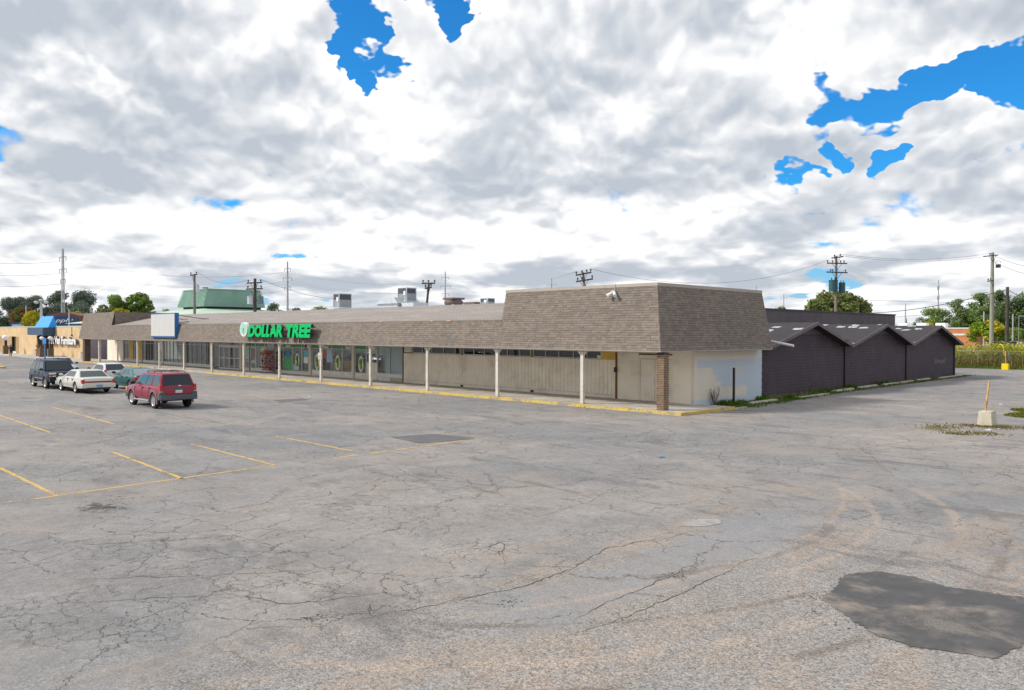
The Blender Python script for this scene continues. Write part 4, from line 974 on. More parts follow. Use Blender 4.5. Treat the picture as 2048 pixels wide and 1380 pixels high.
for i, (px, d) in enumerate(((500,3),(560,3.5),(590,4),(640,3.2),(672,3.8),(700,3.2),(725,3.6),(745,3.4))):
    x = onY(px, 700, F+d).x; e = tag(empty('shop_shelf', (x, F+d, .11)), ['shelf unit seen deep through the shop doors','tall shelf behind the green poster','stocked shelf behind the pale lower poster','dark shelf behind the notice post','shelf behind the left window oval','shelf behind the boxes by the dark column','shelf just right of the dark column','shelf at the right end of the shop windows'][i], 'shelf', 'stocked shelves inside the shop')
    mb = MB()
    for z in (.3, .75, 1.2, 1.6): mb.box(x-.9, x+.9, F+d, F+d+.5, z, z+.03)
    mb.box(x-.9, x-.86, F+d, F+d+.5, .11, 1.9); mb.box(x+.86, x+.9, F+d, F+d+.5, .11, 1.9); mb.build('shelf_frame', M_ALUD, e, fix=False)
    mb = MB()
    for z in (.33, .78, 1.23, 1.63):
        xx = x-.84
        while xx < x+.8: ww = rr.uniform(.06, .2); mb.box(xx, xx+ww-.01, F+d+.02, F+d+.4, z, z+rr.uniform(.12, .36)); xx += ww
    o = mb.build('goods', mat('mixed_goods', (.16,.15,.15), .6, island=.9, col2=(.06,.10,.12), vscale=4), e, fix=False); o['kind'] = 'stuff'

# ------------------------------------------------------------------ on the roof
M_ACG = mat('grey_unit_metal', (.27,.28,.30), .5, metal=.2, var=.05, vscale=2); M_GALV = mat('galvanised', (.52,.57,.60), .45, metal=.3, var=.08, vscale=3)
def rooftop(px0, pxc, px1, pt, pb, Y, label, curb=.5):
    a = onY(px0, pt, Y); c = onY(pxc, pt, Y); z1 = c.z; z0 = onY(pxc, pb, Y).z; Yb = onX(px1, pt, c.x).y
    e = empty('rooftop_unit', ((a.x+c.x)/2, (Y+Yb)/2, z0-curb), label, 'air conditioner', 'air conditioners on the flat roof')
    x0, x1, y0, y1 = a.x, c.x, Y, Yb; h = z1-z0
    bx('housing', M_ACG, e, x0+.05, x1-.05, y0+.05, y1-.05, z0, z1-.06)
    bx('lid', M_GALV, e, x0, x1, y0, y1, z1-.06, z1)
    mb = MB()
    for X, Y_ in ((x0, y0), (x1-.07, y0), (x1-.07, y1-.07), (x0, y1-.07)): mb.box(X, X+.07, Y_, Y_+.07, z0, z1-.062)
    mb.build('corner_post', M_GALV, e, fix=False)
    M_G = mat('louvre_dark', (.05,.055,.07), .6)
    bx('louvre', M_G, e, x0+.12, x1-.12, y0+.02, y0+.049, z0+h*.56, z1-.12); bx('louvre', M_G, e, x1-.049, x1-.02, y0+.12, y1-.12, z0+h*.56, z1-.12)
    bx('curb', M_GALV, e, x0+.1, x1-.1, y0+.1, y1-.1, 5.7, z0-.005); bx('base_rail', M_GALV, e, x0-.04, x1+.04, y0-.04, y1+.04, z0-.1, z0-.004)
    mb = MB().box(x1-.25, x1-.03, y0-.16, y0-.02, z0+h*.42, z0+h*.72); mb.tube((x1-.14, y0-.08, z0+h*.4), (x1-.14, y0-.08, z0-.3), .025, n=6); mb.build('disconnect_box', M_SIGNW, e)
    return e
rooftop(666, 678, 703.5, 586.5, 614, 47, 'grey rooftop unit standing leftmost on the flat roof')
rooftop(795, 813, 833, 574.5, 601, 44, 'tallest grey rooftop unit on its wide silver curb')
e = tag(MB().prism([(x, y, z) for x, y, z in [(-62.6,43.2,6.45),(-59.0,43.2,6.45),(-59.6,43.2,7.0),(-61.6,43.2,7.0)]], (0,2.6,0)).box(-62.4,-59.3,43.4,45.6,5.7,6.44).box(-59.0,-57.2,43.6,45.2,5.9,6.5).build('duct_curb', M_GALV), 'silver duct transition under the tallest rooftop unit', 'duct')
rooftop(960, 975, 990, 595.5, 611, 44.5, 'small grey rooftop unit beside the tall shingled corner block')
a = onY(876, 600, 45); b = onY(911, 600, 45)
e = tag(empty('roof_fan', ((a.x+b.x)/2, 45.8, 5.7)), 'brown domed exhaust fan on the flat roof', 'vent'); cx, r = (a.x+b.x)/2, (b.x-a.x)*.36
mb = MB(); mb.ball((cx, 45.8, 6.45), r, r, .42, 18, 8); mb.build('dome', mat('brown_dome', (.12,.09,.085), .7), e)
mb = MB().box(cx-r*.8, cx+r*.8, 45.8-r*.8, 45.8+r*.8, 6.72, 6.88); mb.build('cap', mat('rust_cap', (.14,.085,.07), .7), e, fix=False); bx('curb', M_GALV, e, cx-r*.7, cx+r*.7, 45.8-r*.7, 45.8+r*.7, 5.7, 6.3)
a = onY(926, 606, 44); b = onY(949, 606, 44); e = tag(bx('roof_hatch', mat('rust_cap', (.14,.085,.07), .7), None, a.x, b.x, 44, 45.2, a.z-.1, a.z+.06), 'low flat brown vent lid between dome and small unit', 'vent'); bx('curb', M_ACG, e, a.x+.1, b.x-.1, 44.1, 45.1, 5.7, a.z-.102)
# floodlight pair on the corner block
fl = empty('floodlight', (-25.45, 32.1, 5.85), 'white twin floodlight near the top of the corner block', 'floodlight')
mb = MB(); mb.tube((-25.45, 32.12, 6.32), (-25.45, 32.05, 5.9), .012, n=6); mb.box(-25.55, -25.35, 31.95, 32.1, 5.82, 5.96)
mb.build('bracket', M_GALV, fl)
for dx in (-.13, .13):
    mb = MB(); mb.tube((-25.45+dx*.6, 31.98, 5.86), (-25.45+dx*1.9, 31.80, 5.68), .05, .10, n=12); mb.build('lamp_head', M_SIGNW, fl)
# white tube sticking out of the canopy end
a = onX(1544, 680, -23.3); e = tag(MB().tube((-23.9, 43.6, onX(1544,679,-23.3).z+.05), tuple(onX(1587, 691.5, -21.4)+Vector((0,0,0))), .07, n=12).build('white_tube', M_SIGNW), 'long white tube jutting from the corner block over the dark wall', 'pipe')

# ------------------------------------------------------------------ dark warehouse with three gables
M_DWALL = mat('dark_block_paint', (.056,.037,.050), .75, obrand=.10, var=.12, vscale=.7, bump=.25, bscale=30, dirt=(.10,.085,.09), dscale=1.0, damt=.35)
M_DJ = mat('dark_joint', (.125,.10,.115), .85); M_FASC = mat('dark_fascia', (.12,.095,.095), .7, var=.15, vscale=2, dirt=(.2,.18,.18), dscale=1.5, damt=.4)
def gable_roof_mat():
    m = bpy.data.materials.new('worn_dark_shingle'); m.use_nodes = True; t = NT(m.node_tree); b = m.node_tree.nodes['Principled BSDF']
    P = t.new('ShaderNodeTexCoord').outputs['Object']
    v = t.new('ShaderNodeTexVoronoi'); t.put(v.inputs['Vector'], t.v('MULTIPLY', t.v('ADD', P, t.v('MULTIPLY', t.noise(P, 2.5, 4, .7, col=True), (.7,.7,0))), (1.1, 1.6, 0))); v.inputs['Scale'].default_value = 1.; v.distance = 'CHEBYCHEV'
    s = t.new('ShaderNodeSeparateColor'); t.l.new(v.outputs['Color'], s.inputs[0])
    msk = t.m('MULTIPLY', t.m('GREATER_THAN', s.outputs[0], .80), t.m('LESS_THAN', v.outputs['Distance'], .34))
    msk = t.m('MULTIPLY', msk, t.ss(t.noise(P, .5, 3), .40, .46))
    nz = t.new('ShaderNodeSeparateXYZ'); t.l.new(t.new('ShaderNodeNewGeometry').outputs['Normal'], nz.inputs[0]); msk = t.m('MULTIPLY', msk, t.m('GREATER_THAN', nz.outputs[2], .3))
    c = t.mix(t.noise(P, 1.5, 5, .7), (.018,.016,.020,1), (.048,.042,.046,1)); c = t.mix(msk, c, (.42,.42,.42,1))
    t.put(b.inputs['Base Color'], c); b.inputs['Roughness'].default_value = .9; return m
M_GR = gable_roof_mat()
wh = empty('dark_warehouse', (-24.3, 62, 0), 'dark purple brown block building with three gable ends in a row', 'building')
WX = -24.3; VY = [45.1, 56.85, 68.55, 80.3]; PYs = [51.0, 62.8, 74.6]; FXX = -23.62
bx('wall', M_DJ, wh, -29.5, WX-.03, 42.8, 80.35, 0, 3.0)
blk = []
for r in range(19):
    z = .01+r*.2; y = 42.8-(.2 if r % 2 else 0)
    while y < 80.3:
        y0, y1 = max(y, 42.8), min(y+.4, 80.32); i = 0 if y0 < 56.85 else 1 if y0 < 68.55 else 2
        ym = (y0+y1)/2; zt = 3.02+max(0, (1-abs(ym-PYs[i])/5.9))*1.5-.06 if ym > 45.1 else 3.0
        if z+.2 < zt and y1-y0 > .05: blk.append(((WX-.028, y0+.004, z), (0,1,0), (0,0,1), (1,0,0), y1-y0-.008, .182, .010+R.uniform(0,.003)))
        y += .4
pieces('concrete_block', blk, M_DWALL, wh, 299)
for i in range(3):
    mb = MB(); mb.prism([(WX-.03, VY[i], 2.9), (WX-.03, VY[i+1], 2.9), (WX-.03, PYs[i], 4.42)], (-.25, 0, 0)); mb.build('gable_wall', M_DJ, wh)
    a, b, c = Vector((0, VY[i]-.3, 3.04)), Vector((0, PYs[i], 4.56)), Vector((0, VY[i+1]-.3+(.55 if i == 2 else 0), 3.04-(.12 if i == 2 else 0)))
    mb = MB()
    for p, q in ((a, b), (b, c)):
        vs = [(FXX, p.y, p.z), (FXX, q.y, q.z), (-29.98, q.y, q.z), (-29.98, p.y, p.z)]; mb.prism(vs, (0, 0, -.12))
    mb.build('roof_slope', M_GR, wh)
    mb = MB()
    for p, q in ((a, b), (b, c)):
        mb.prism([(FXX+.004, p.y, p.z+.03), (FXX+.004, q.y, q.z+.03), (FXX+.004, q.y, q.z-.19), (FXX+.004, p.y, p.z-.19)], (.05, 0, 0))
    mb.build('fascia_board', M_FASC, wh)
for y in (42.95, 56.8, 68.5, 80.3): bx('pilaster', mat('black_downspout', (.012,.010,.014), .6), wh, WX-.02, WX+.07, y-.13, y+.09, 0, 2.95)
for y in VY[1:3]:
    MB().prism([(FXX+.02, y-.62, 3.18), (FXX+.02, y+.02, 3.18), (FXX+.02, y-.30, 2.98)], (-.5, 0, 0)).build('valley_gutter', M_GALV, wh)
MB().quad((-24.6, 55.2, 3.5), (-24.6, 57.9, 3.5), (-29.9, 57.9, 3.5), (-29.9, 55.2, 3.5)).build('valley_flashing', mat('pale_flashing', (.45,.45,.46), .7, var=.2, vscale=2), wh, fix=False)
MB().quad((-24.6, 67., 3.42), (-24.6, 69.4, 3.42), (-29.9, 69.4, 3.42), (-29.9, 67., 3.42)).build('valley_flashing', mat('pale_flashing', (.45,.45,.46)), wh, fix=False)
M_DMET = mat('dark_metal_wall', (.088,.070,.082), .7, var=.1, vscale=.8, dirt=(.13,.11,.12), dscale=1., damt=.3, obrand=.05)
up = bx('upper_wall', M_DMET, wh, -32, -30.03, 42.3, 81.6, 0, 5.62)
y = 42.3; k = 0
while y < 81.5:
    w_ = 1.22 if k % 3 else 2.44; bx('wall_panel', M_DMET, up, -30.028, -30.008, y+.01, min(y+w_, 81.6)-.01, 4.0, 5.60); y += w_; k += 1
bx('coping', mat('dark_coping', (.06,.05,.055)), wh, -32.1, -29.95, 42.2, 81.7, 5.62, 5.74)
place_text('graffiti', 'Smad', mat('spray_pale', (.20,.21,.24), .8), wh, (WX+.006, onX(1868, 727, WX).y, onX(1868, 727, WX).z), (0,1,0), (0,0,1), width=2.9, height=.42, depth=.004, shear=.3)

# ------------------------------------------------------------------ furniture showroom on the left
def brickwork(name, c1, c2, mo, bw=.25, bh=.085):
    m = bpy.data.materials.new(name); m.use_nodes = True; t = NT(m.node_tree); b = m.node_tree.nodes['Principled BSDF']
    P = t.new('ShaderNodeTexCoord').outputs['Object']; s = t.new('ShaderNodeSeparateXYZ'); t.l.new(P, s.inputs[0])
    br = t.new('ShaderNodeTexBrick'); t.put(br.inputs['Vector'], t.vec(t.m('ADD', s.outputs[0], s.outputs[1]), s.outputs[2])); br.inputs['Scale'].default_value = 1.
    for k, v in (('Brick Width', bw), ('Row Height', bh), ('Mortar Size', .008), ('Bias', 0.)): br.inputs[k].default_value = v
    br.inputs['Color1'].default_value = (*c1, 1); br.inputs['Color2'].default_value = (*c2, 1); br.inputs['Mortar'].default_value = (*mo, 1)
    c = t.mix(t.ss(t.noise(P, .7, 6, .7), .35, .7, 0, .5), br.outputs['Color'], (*[q*.75 for q in c1], 1))
    c = t.mix(t.ss(t.noise(P, 3.5, 4, .8), .5, .65, 0, .35), c, (*c2, 1))
    t.put(b.inputs['Base Color'], c); b.inputs['Roughness'].default_value = .9; return m
M_TB = brickwork('tan_brick', (.56,.36,.17), (.72,.52,.30), (.62,.52,.36))
sr = empty('furniture_showroom', (-140, 35, 0), 'tan brick furniture showroom with bright blue awning over its entrance', 'building')
AY = 34.7
def ax(px): return onY(px, 680, AY).x
ztop = 4.5
segs = [(-260, -170.)]
wins = [(-168.5, -166.1), (-163.2, -160.), (-157.4, -154.2)]
def wallseg(a, b): bx('wall', M_TB, sr, a, b, AY, AY+.4, 0, ztop)
xs = [-230, ax(-3), ax(3.5), ax(8), ax(13.5), ax(18), ax(24), ax(35.5), ax(79), ax(105), -119.5]
wallseg(xs[0], ax(-4)); 
for a, b in ((ax(3.3), ax(7.8)), (ax(18.2), ax(22.5)), (ax(36), ax(79.5)), (ax(105.5), -119.4)): wallseg(a, b)
for a, b in ((ax(-4), ax(3.3)), (ax(7.8), ax(18.2)), (ax(22.5), ax(36))):
    bx('lintel_wall', M_TB, sr, a, b, AY, AY+.4, 2.95, ztop); bx('sill_wall', M_WHT, sr, a, b, AY+.1, AY+.4, 0, .45)
    fr = MB().box(a, a+.12, AY+.12, AY+.3, .45, 2.95).box(b-.12, b, AY+.12, AY+.3, .45, 2.95).box((a+b)/2-.06, (a+b)/2+.06, AY+.12, AY+.3, .45, 2.95).build('window', M_ALUD, sr, fix=False)
    MB().quad((a+.1, AY+.2, .5), (b-.1, AY+.2, .5), (b-.1, AY+.2, 2.9), (a+.1, AY+.2, 2.9)).build('pane', GLASSL, fr, fix=False)
    for q in (a, b): MB().prism([(q-.45, AY-.02, 2.95), (q, AY-.3, 2.95), (q+.45, AY-.02, 2.95)], (0, 0, -2.8)).build('pier', M_TB, sr)
# entrance recess
bx('lintel_wall', M_TB, sr, ax(79.5), ax(105.5), AY, AY+.4, 3.2, ztop)
for q in (80.5, 92, 105): bx('pier', mat('brown_pier', (.13,.085,.06), .8), sr, ax(q)-.35, ax(q)+.35, AY-.4, AY+.3, 0, 3.2)
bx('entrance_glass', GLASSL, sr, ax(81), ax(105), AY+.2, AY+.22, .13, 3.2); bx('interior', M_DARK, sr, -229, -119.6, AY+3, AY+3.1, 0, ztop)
bx('side_wall', mat('mauve_grey_wall', (.30,.26,.29), .8, var=.12, vscale=.6, dirt=(.24,.15,.19), dscale=.6, damt=.4), sr, -119.8, -119.42, AY+.42, 60, 0, ztop); bx('roof', M_FLAT, sr, -230, -119.45, AY+.42, 70, ztop-.35, ztop-.15)
bx('coping', mat('pale_green_trim', (.50,.60,.52), .6), sr, -230, -119.4, AY-.05, AY+.45, ztop, ztop+.12)
# canopy box and awning
M_NAVY = mat('navy_board', (.045,.085,.15), .6, obrand=.1); M_AWN = mat('bright_blue_awning', (.02,.30,.80), .6)
cz0, cz1 = 3.28, 4.40; X0 = ax(111); cy = onX(86, 660, X0).y; xa = onY(55, 660, cy).x
mb = MB(); mb.prism([(p[0], p[1], cz0) for p in [(xa-1., AY-.02), (xa, cy), (X0, cy), (X0, AY-.02)]], (0, 0, cz1-cz0)); can = mb.build('entrance_canopy', M_NAVY, sr)
pl = []; n = 26
for i in range(n): pl.append(((xa+(X0-xa)*i/n+.012, cy-.001, cz0+.04), (1,0,0), (0,0,1), (0,-1,0), (X0-xa)/n-.024, cz1-cz0-.08, .03))
for i in range(8): pl.append(((X0+.001, cy+(AY-cy)*i/8+.012, cz0+.04), (0,1,0), (0,0,1), (1,0,0), (AY-cy)/8-.024, cz1-cz0-.08, .03))
pieces('fascia_slat', pl, M_NAVY, can, 60)
ya = onX(96, 655, X0).y; yt_ = onX(107, 632, X0).y; zt2 = onX(107, 632, X0).z; xb_ = onY(68, 655, ya).x; xt_ = onY(83, 633, yt_).x
mb = MB(); mb.add([(xb_, ya, cz1+.01), (X0+.05, ya, cz1+.01), (X0+.05, AY+.3, cz1+.01), (xb_, AY+.3, cz1+.01), (xt_, yt_, zt2), (X0+.05, yt_, zt2)], [(0,1,5,4), (1,2,5), (2,3,4,5), (3,0,4), (0,3,2,1)]); mb.build('awning', M_AWN, can)
# wall letters
sg2 = empty('wall_letter_sign', (-127, AY, 2.1), 'white rounded letters on the tan brick showroom wall', 'sign')
letters('Art Van Furniture', -133.9, -121.0, 1.98, 3.12, AY-.16, .3, M_SIGNW, mat('grey_letter_return', (.12,.12,.13), .5), sg2, off=.045, space=1.0)
wl = tag(empty('wall_lamp', (ax(145), AY, 2.9)), 'thin dark hanging lamp on the tan brick wall above the letters', 'lamp'); xx = ax(145)
MB().tube((xx, AY-.1, 4.45), (xx, AY-.1, 3.35), .03, n=6).build('lamp_rod', M_BLK, wl); MB().ball((xx, AY-.1, 3.28), .13).build('lamp_head', M_BLK, wl)
# purple recess between the two buildings
rc = tag(bx('recess_wall', mat('mauve_grey_wall', (.235,.205,.235), .8, var=.12, vscale=.6, dirt=(.2,.12,.16), dscale=.6, damt=.4), None, -119.4, -112.64, 37.6, 37.9, 0, 4.6), 'mauve grey wall set back under the canopy between the two buildings', 'wall')
bx('door_recess', M_DARK, rc, onY(173.5, 700, 37.55).x, onY(187, 700, 37.55).x, 37.56, 37.598, .13, 1.2)
gas = empty('meter_rack', (-116, 37.2, SW), 'low dark pipe rack standing against the mauve wall', 'utility'); mb = MB(); x0 = onY(186, 715, 37.3).x; x1 = onY(197, 715, 37.3).x
mb.tube((x0, 37.3, SW), (x0, 37.3, .8), .05, n=6); mb.tube((x1, 37.3, SW), (x1, 37.3, .8), .05, n=6); mb.tube((x0, 37.3, .8), (x1, 37.3, .8), .07, n=6); mb.box(x0-.2, x1+.1, 37.1, 37.4, .3, .55); mb.build('pipe_frame', M_GALV, gas)
yb = tag(empty('bollard', (-117, 34.2, SW)), 'tall bright yellow pipe bollard beside the brown pillar', 'bollard'); MB().tube((-114.9, 33.9, SW), (-114.9, 33.9, 1.85), .14, n=12).build('pipe', mat('bollard_yellow', (.75,.55,.0), .5), yb); MB().ball((-114.9, 33.9, 1.85), .14, .14, .06).build('cap', mat('bollard_yellow', (.75,.55,.0)), yb)
tb = tag(bx('trash_bin', mat('bin_grey', (.27,.24,.22), .8), None, onY(161.5,700,33.2).x, onY(166,700,33.2).x, 33.2, 33.7, SW, 1.05), 'grey square bin in front of the brown pillar', 'bin'); bx('bin_lid', M_ALUD, tb, onY(161,700,33.18).x, onY(166.5,700,33.18).x, 33.17, 33.73, 1.05, 1.12)
# globe lamps, planters
for px, pz, s, lab in ((11, 675.5, .52, 'white globe lamp on a column before the left window'), (83.5, 676.5, .3, 'white globe lamp left of the blue sign'), (100.5, 676.5, .33, 'white globe lamp right of the blue sign')):
    yy = 32.4; c = onY(px, pz, yy); e = tag(empty('globe_lamp', (c.x, yy, SW)), lab, 'lamp', 'globe lamps before the showroom'); 
    MB().ball(tuple(c), s, s, s*.82).build('globe', M_SIGNW, e); bx('column', mat('brown_pier', (.13,.085,.06)), e, c.x-.35, c.x+.35, yy-.35, yy+.35, SW, 1.5 if s > .5 else 1.4); MB().tube((c.x, yy, 1.4), (c.x, yy, c.z-.3), .08, n=6).build('stem', M_BLK, e)
c = onZ(83, 712, SW); e = tag(empty('flower_pot', tuple(c)), 'large terracotta pot beside the showroom entrance', 'plant pot'); MB().tube((c.x, c.y, SW), (c.x, c.y, SW+1.), .5, .85, n=14).build('pot', mat('terracotta', (.40,.15,.06), .8), e)
mb = MB()
for k in range(120): 
    a = rr.uniform(0, 6.3); r = rr.uniform(0, .7); p = Vector((c.x+math.cos(a)*r, c.y+math.sin(a)*r, SW+1+rr.uniform(0, .5))); mb.quad(p, p+Vector((rr.uniform(-.2,.2),.1,.12)), p+Vector((.05,rr.uniform(-.2,.2),.25)), p+Vector((-.1,-.1,.12)))
mb.build('flowers', mat('pot_flowers', (.3,.2,.12), .8, island=.5), e, fix=False)
c = onZ(77, 711.5, SW); tag(bx('planter_box', M_CONC, None, c.x-.8, c.x+.5, c.y-.5, c.y+.5, SW, 1.1), 'square concrete planter box left of the terracotta pot', 'planter')
bx('planting_soil', M_DARK, [o for o in COL.objects if o.name.startswith('planter_box')][0], c.x-.7, c.x+.4, c.y-.4, c.y+.4, 1.1, 1.13)
# blue parking sign
bsn = empty('parking_sign', (-123.3, 31.0, SW), 'plain blue parking sign on a blue post before the showroom', 'sign'); q0, q1 = onY(85.5, 676, 31), onY(92.5, 687.5, 31)
bx('sign_plate', mat('sign_blue', (.01,.18,.55), .5), bsn, q0.x, q1.x, 30.97, 31.0, q1.z, q0.z); bx('sign_post', mat('post_blue', (.03,.16,.33), .5), bsn, -123.45, -123.2, 31.005, 31.15, SW, q0.z-.2)
tag(bx('showroom_pavement', M_CONC2, None, -230, -112.2, 31.0, AY, 0, SW+.004), kind='structure')

# ------------------------------------------------------------------ cars
def paint(name, col, metal=.25, rough=.32): return mat(name, col, rough, metal=metal, coat=.3, spec=.4)
M_CGL = mat('car_glass', (.010,.022,.030), .05, spec=.35); M_CGLL = mat('car_glass_pale', (.05,.075,.075), .06, spec=.5)
M_TYRE = mat('tyre_rubber', (.015,.015,.016), .85); M_RIM = mat('wheel_alloy', (.55,.55,.56), .3, metal=.7); M_RED = mat('tail_lamp_red', (.50,.008,.01), .15, coat=1); M_LAMP = mat('head_lamp_clear', (.55,.57,.6), .08, spec=.9, coat=1)
M_AMB = mat('amber_lamp', (.75,.25,.02), .2, coat=1); M_TRIM = mat('dark_trim', (.03,.032,.036), .55); M_UND = mat('underbody', (.012,.012,.013), .9); M_CHR = mat('chrome', (.7,.7,.72), .12, metal=1.)
def bevel_mesh(mb, name, m, parent, off=.04, seg=2, ang=30):
    me = mb.mesh(name); bm = bmesh.new(); bm.from_mesh(me); bmesh.ops.remove_doubles(bm, verts=bm.verts, dist=1e-5); bmesh.ops.recalc_face_normals(bm, faces=bm.faces)
    es = [e for e in bm.edges if len(e.link_faces) == 2 and e.calc_face_angle() > math.radians(ang)]
    bmesh.ops.bevel(bm, geom=es, offset=off, segments=seg, profile=.6, affect='EDGES', clamp_overlap=True)
    for f in bm.faces: f.smooth = True
    bm.to_mesh(me); bm.free(); me.materials.append(m)
    o = bpy.data.objects.new(name, me); COL.objects.link(o); o.parent = parent
    try: me.shade_smooth_by_angle(angle=math.radians(35))
    except Exception: 
        try: me.set_sharp_from_angle(angle=math.radians(35))
        except Exception: pass
    return o
def make_car(name, label, s):
    root = empty(name, (0, 0, 0), label, s.get('cat', 'car'), 'cars parked in the near lot')
    P = s['paint']; W = s['W']/2; xf, xr = s['xf'], s['xr']          # front wheel x, rear wheel x
    R_ = s['R']; prof = s['prof']                                        # list of x, ztop, zbot, half width factor
    # body
    mb = MB(); rings = []
    XS = []
    for (a, b) in zip(prof[:-1], prof[1:]):
        n = max(1, int(abs(b[0]-a[0])/.14))
        for i in range(n): XS.append(tuple(a[k]+(b[k]-a[k])*i/n for k in range(4)))
    XS.append(prof[-1])
    for x, zt, zb, wf in XS:
        w = W*wf; h = zt-zb; cr = s.get('crown', .03)
        half = [(w*.80, zb), (w*.95, zb+.05), (w*.985, zb+.16), (w, zb+h*.38), (w*.99, zb+h*.60), (w*.972, zb+h*.78), (w*s.get('sh', .93), zt-.045), (w*(s.get('sh', .93)-.06), zt-.005), (w*.55, zt+cr*.7), (0, zt+cr)]
        ring = [(x, -y, z) for y, z in half] + [(x, y, z) for y, z in reversed(half[:-1])]
        rings.append(ring)
    n = len(rings[0])
    for r in rings: mb.v += r
    for i in range(len(rings)-1):
        for k in range(n): mb.f.append((i*n+k, (i+1)*n+k, (i+1)*n+(k+1)%n, i*n+(k+1)%n))
    mb.f.append(tuple(range(n))); mb.f.append(tuple(reversed([(len(rings)-1)*n+k for k in range(n)])))
    mb.mi = [0]*len(mb.f); mb.sm = [True]*(len(mb.f)-2)+[False, False]
    body = mb.build('body', [P, M_UND], root, world=False)
    me = body.data; me.set_sharp_from_angle(angle=math.radians(38)) if hasattr(me, 'set_sharp_from_angle') else None
    for x in (xf, xr):
        cu = MB()
        for sgn in (-1, 1): cu.tube((x, sgn*(W-.30), R_), (x, sgn*(W+.2), R_), R_+.075, n=28, mi=1, smooth=False)
        co = cu.build('cut', [P, M_UND], fix=True); mod = body.modifiers.new('b', 'BOOLEAN'); mod.object = co; mod.operation = 'DIFFERENCE'; mod.solver = 'EXACT'
        dg = bpy.context.evaluated_depsgraph_get(); nm = bpy.data.meshes.new_from_object(body.evaluated_get(dg)); body.modifiers.clear(); body.data = nm; bpy.data.objects.remove(co)
    bx('underbody', M_UND, root, prof[0][0]+.3 if prof[0][0] < 0 else xr-.4, prof[-1][0]-.3, -W*.72, W*.72, s['gc']-.02, s['gc']+.25, world=False)
    # cabin
    c = s['cab']; x0r, x0f, x1r, x1f, z0, z1, w0, w1 = c['br'], c['bf'], c['tr'], c['tf'], c['z0'], c['z1'], c['w0'], c['w1']
    zt = z1-.05
    def side(sg, u, t): # u 0 rear..1 front, t 0 belt..1 roof
        xb = x0r+(x0f-x0r)*u; xt = x1r+(x1f-x1r)*u; return Vector((xb+(xt-xb)*t, sg*(w0+(w1-w0)*t), z0+(zt-z0)*t))
    mb = MB()
    mb.add([side(-1,0,-.15), side(-1,1,-.15), side(1,1,-.15), side(1,0,-.15), side(-1,0,1), side(-1,1,1), side(1,1,1), side(1,0,1),
            (x1r+.10, -w1+.12, z1), (x1f-.14, -w1+.12, z1), (x1f-.14, w1-.12, z1), (x1r+.10, w1-.12, z1)],
           [(3,2,1,0),(0,1,5,4),(1,2,6,5),(2,3,7,6),(3,0,4,7),(4,5,9,8),(5,6,10,9),(6,7,11,10),(7,4,8,11),(8,9,10,11)])
    bevel_mesh(mb, 'cabin', P if not s.get('roofpaint') else s['roofpaint'], root, .045, 2, 12)
    # glass
    for sg in (-1, 1):
        for (a0, a1, b0, b1, t0, t1) in c['side']:
            q = [side(sg, a0, t0), side(sg, a1, t0), side(sg, b1, t1), side(sg, b0, t1)]; nn = Vector((0, sg, .25)).normalized()*.008
            MB().prism([p+nn for p in q], nn*.4).build('side_window', c.get('gm', M_CGLL), root, world=False)
    for u, nx, tt, gm, nm in ((1, 1, c.get('wt', (.06,.95)), M_CGL, 'windscreen'), (0, -1, c.get('rt', (.08,.93)), c.get('rgm', M_CGL), 'rear_window')):
        e = .90; q = [side(-e, u, tt[0]), side(e, u, tt[0]), side(e*.97, u, tt[1]), side(-e*.97, u, tt[1])]
        L = (q[3]-q[0]); nn = Vector((abs(L.z)*nx, 0, abs(L.x))).normalized()*.010
        MB().prism([p+nn for p in q], nn*.4).build(nm, gm, root, world=False)
    # wheels
    for x in (xf, xr):
        for sg in (-1, 1):
            y0 = sg*(W-.235); y1 = sg*(W-.02); yo = y1
            mb = MB(); prf = [(R_*.66, y0), (R_*.93, y0), (R_, y0+sg*.03), (R_, y1-sg*.03), (R_*.94, y1), (R_*.66, y1-sg*.004), (R_*.62, y1-sg*.03)]
            N_ = 26; vs = []; fs = []
            for r, y in prf:
                for i in range(N_): a = 2*math.pi*i/N_; vs.append((x+r*math.cos(a), y, R_+r*math.sin(a)))
            for j in range(len(prf)-1):
                for i in range(N_): fs.append((j*N_+i, j*N_+(i+1)%N_, (j+1)*N_+(i+1)%N_, (j+1)*N_+i))
            mb.add(vs, fs, smooth=True); w = mb.build('wheel', M_TYRE, root, world=False)
            mb = MB(); k = s.get('spokes', 5)
            mb.tube((x, yo-sg*.05, R_), (x, yo-sg*.012, R_), R_*.14, R_*.10, n=12)
            for i in range(k):
                a = 2*math.pi*i/k+.3; d = Vector((math.cos(a), 0, math.sin(a))); t_ = Vector((-math.sin(a), 0, math.cos(a)))*R_*(.62/k*1.7)
                C0 = Vector((x, yo-sg*.022, R_)); mb.prism([C0+d*R_*.08-t_*.7, C0+d*R_*.62-t_, C0+d*R_*.62+t_, C0+d*R_*.08+t_*.7], (0, -sg*.03, 0))
            vs = []; fs = []
            for r, y in ((R_*.67, yo-sg*.004), (R_*.58, yo-sg*.012), (R_*.56, yo-sg*.09)):
                for i in range(N_): a = 2*math.pi*i/N_; vs.append((x+r*math.cos(a), y, R_+r*math.sin(a)))
            for j in range(2):
                for i in range(N_): fs.append((j*N_+i, j*N_+(i+1)%N_, (j+1)*N_+(i+1)%N_, (j+1)*N_+i))
            mb.add(vs, fs, smooth=True); mb.build('rim', s.get('rim', M_RIM), w, world=False)
            MB().tube((x, yo-sg*.12, R_), (x, yo-sg*.10, R_), R_*.6, n=20).build('brake_disc', M_UND, w, world=False)
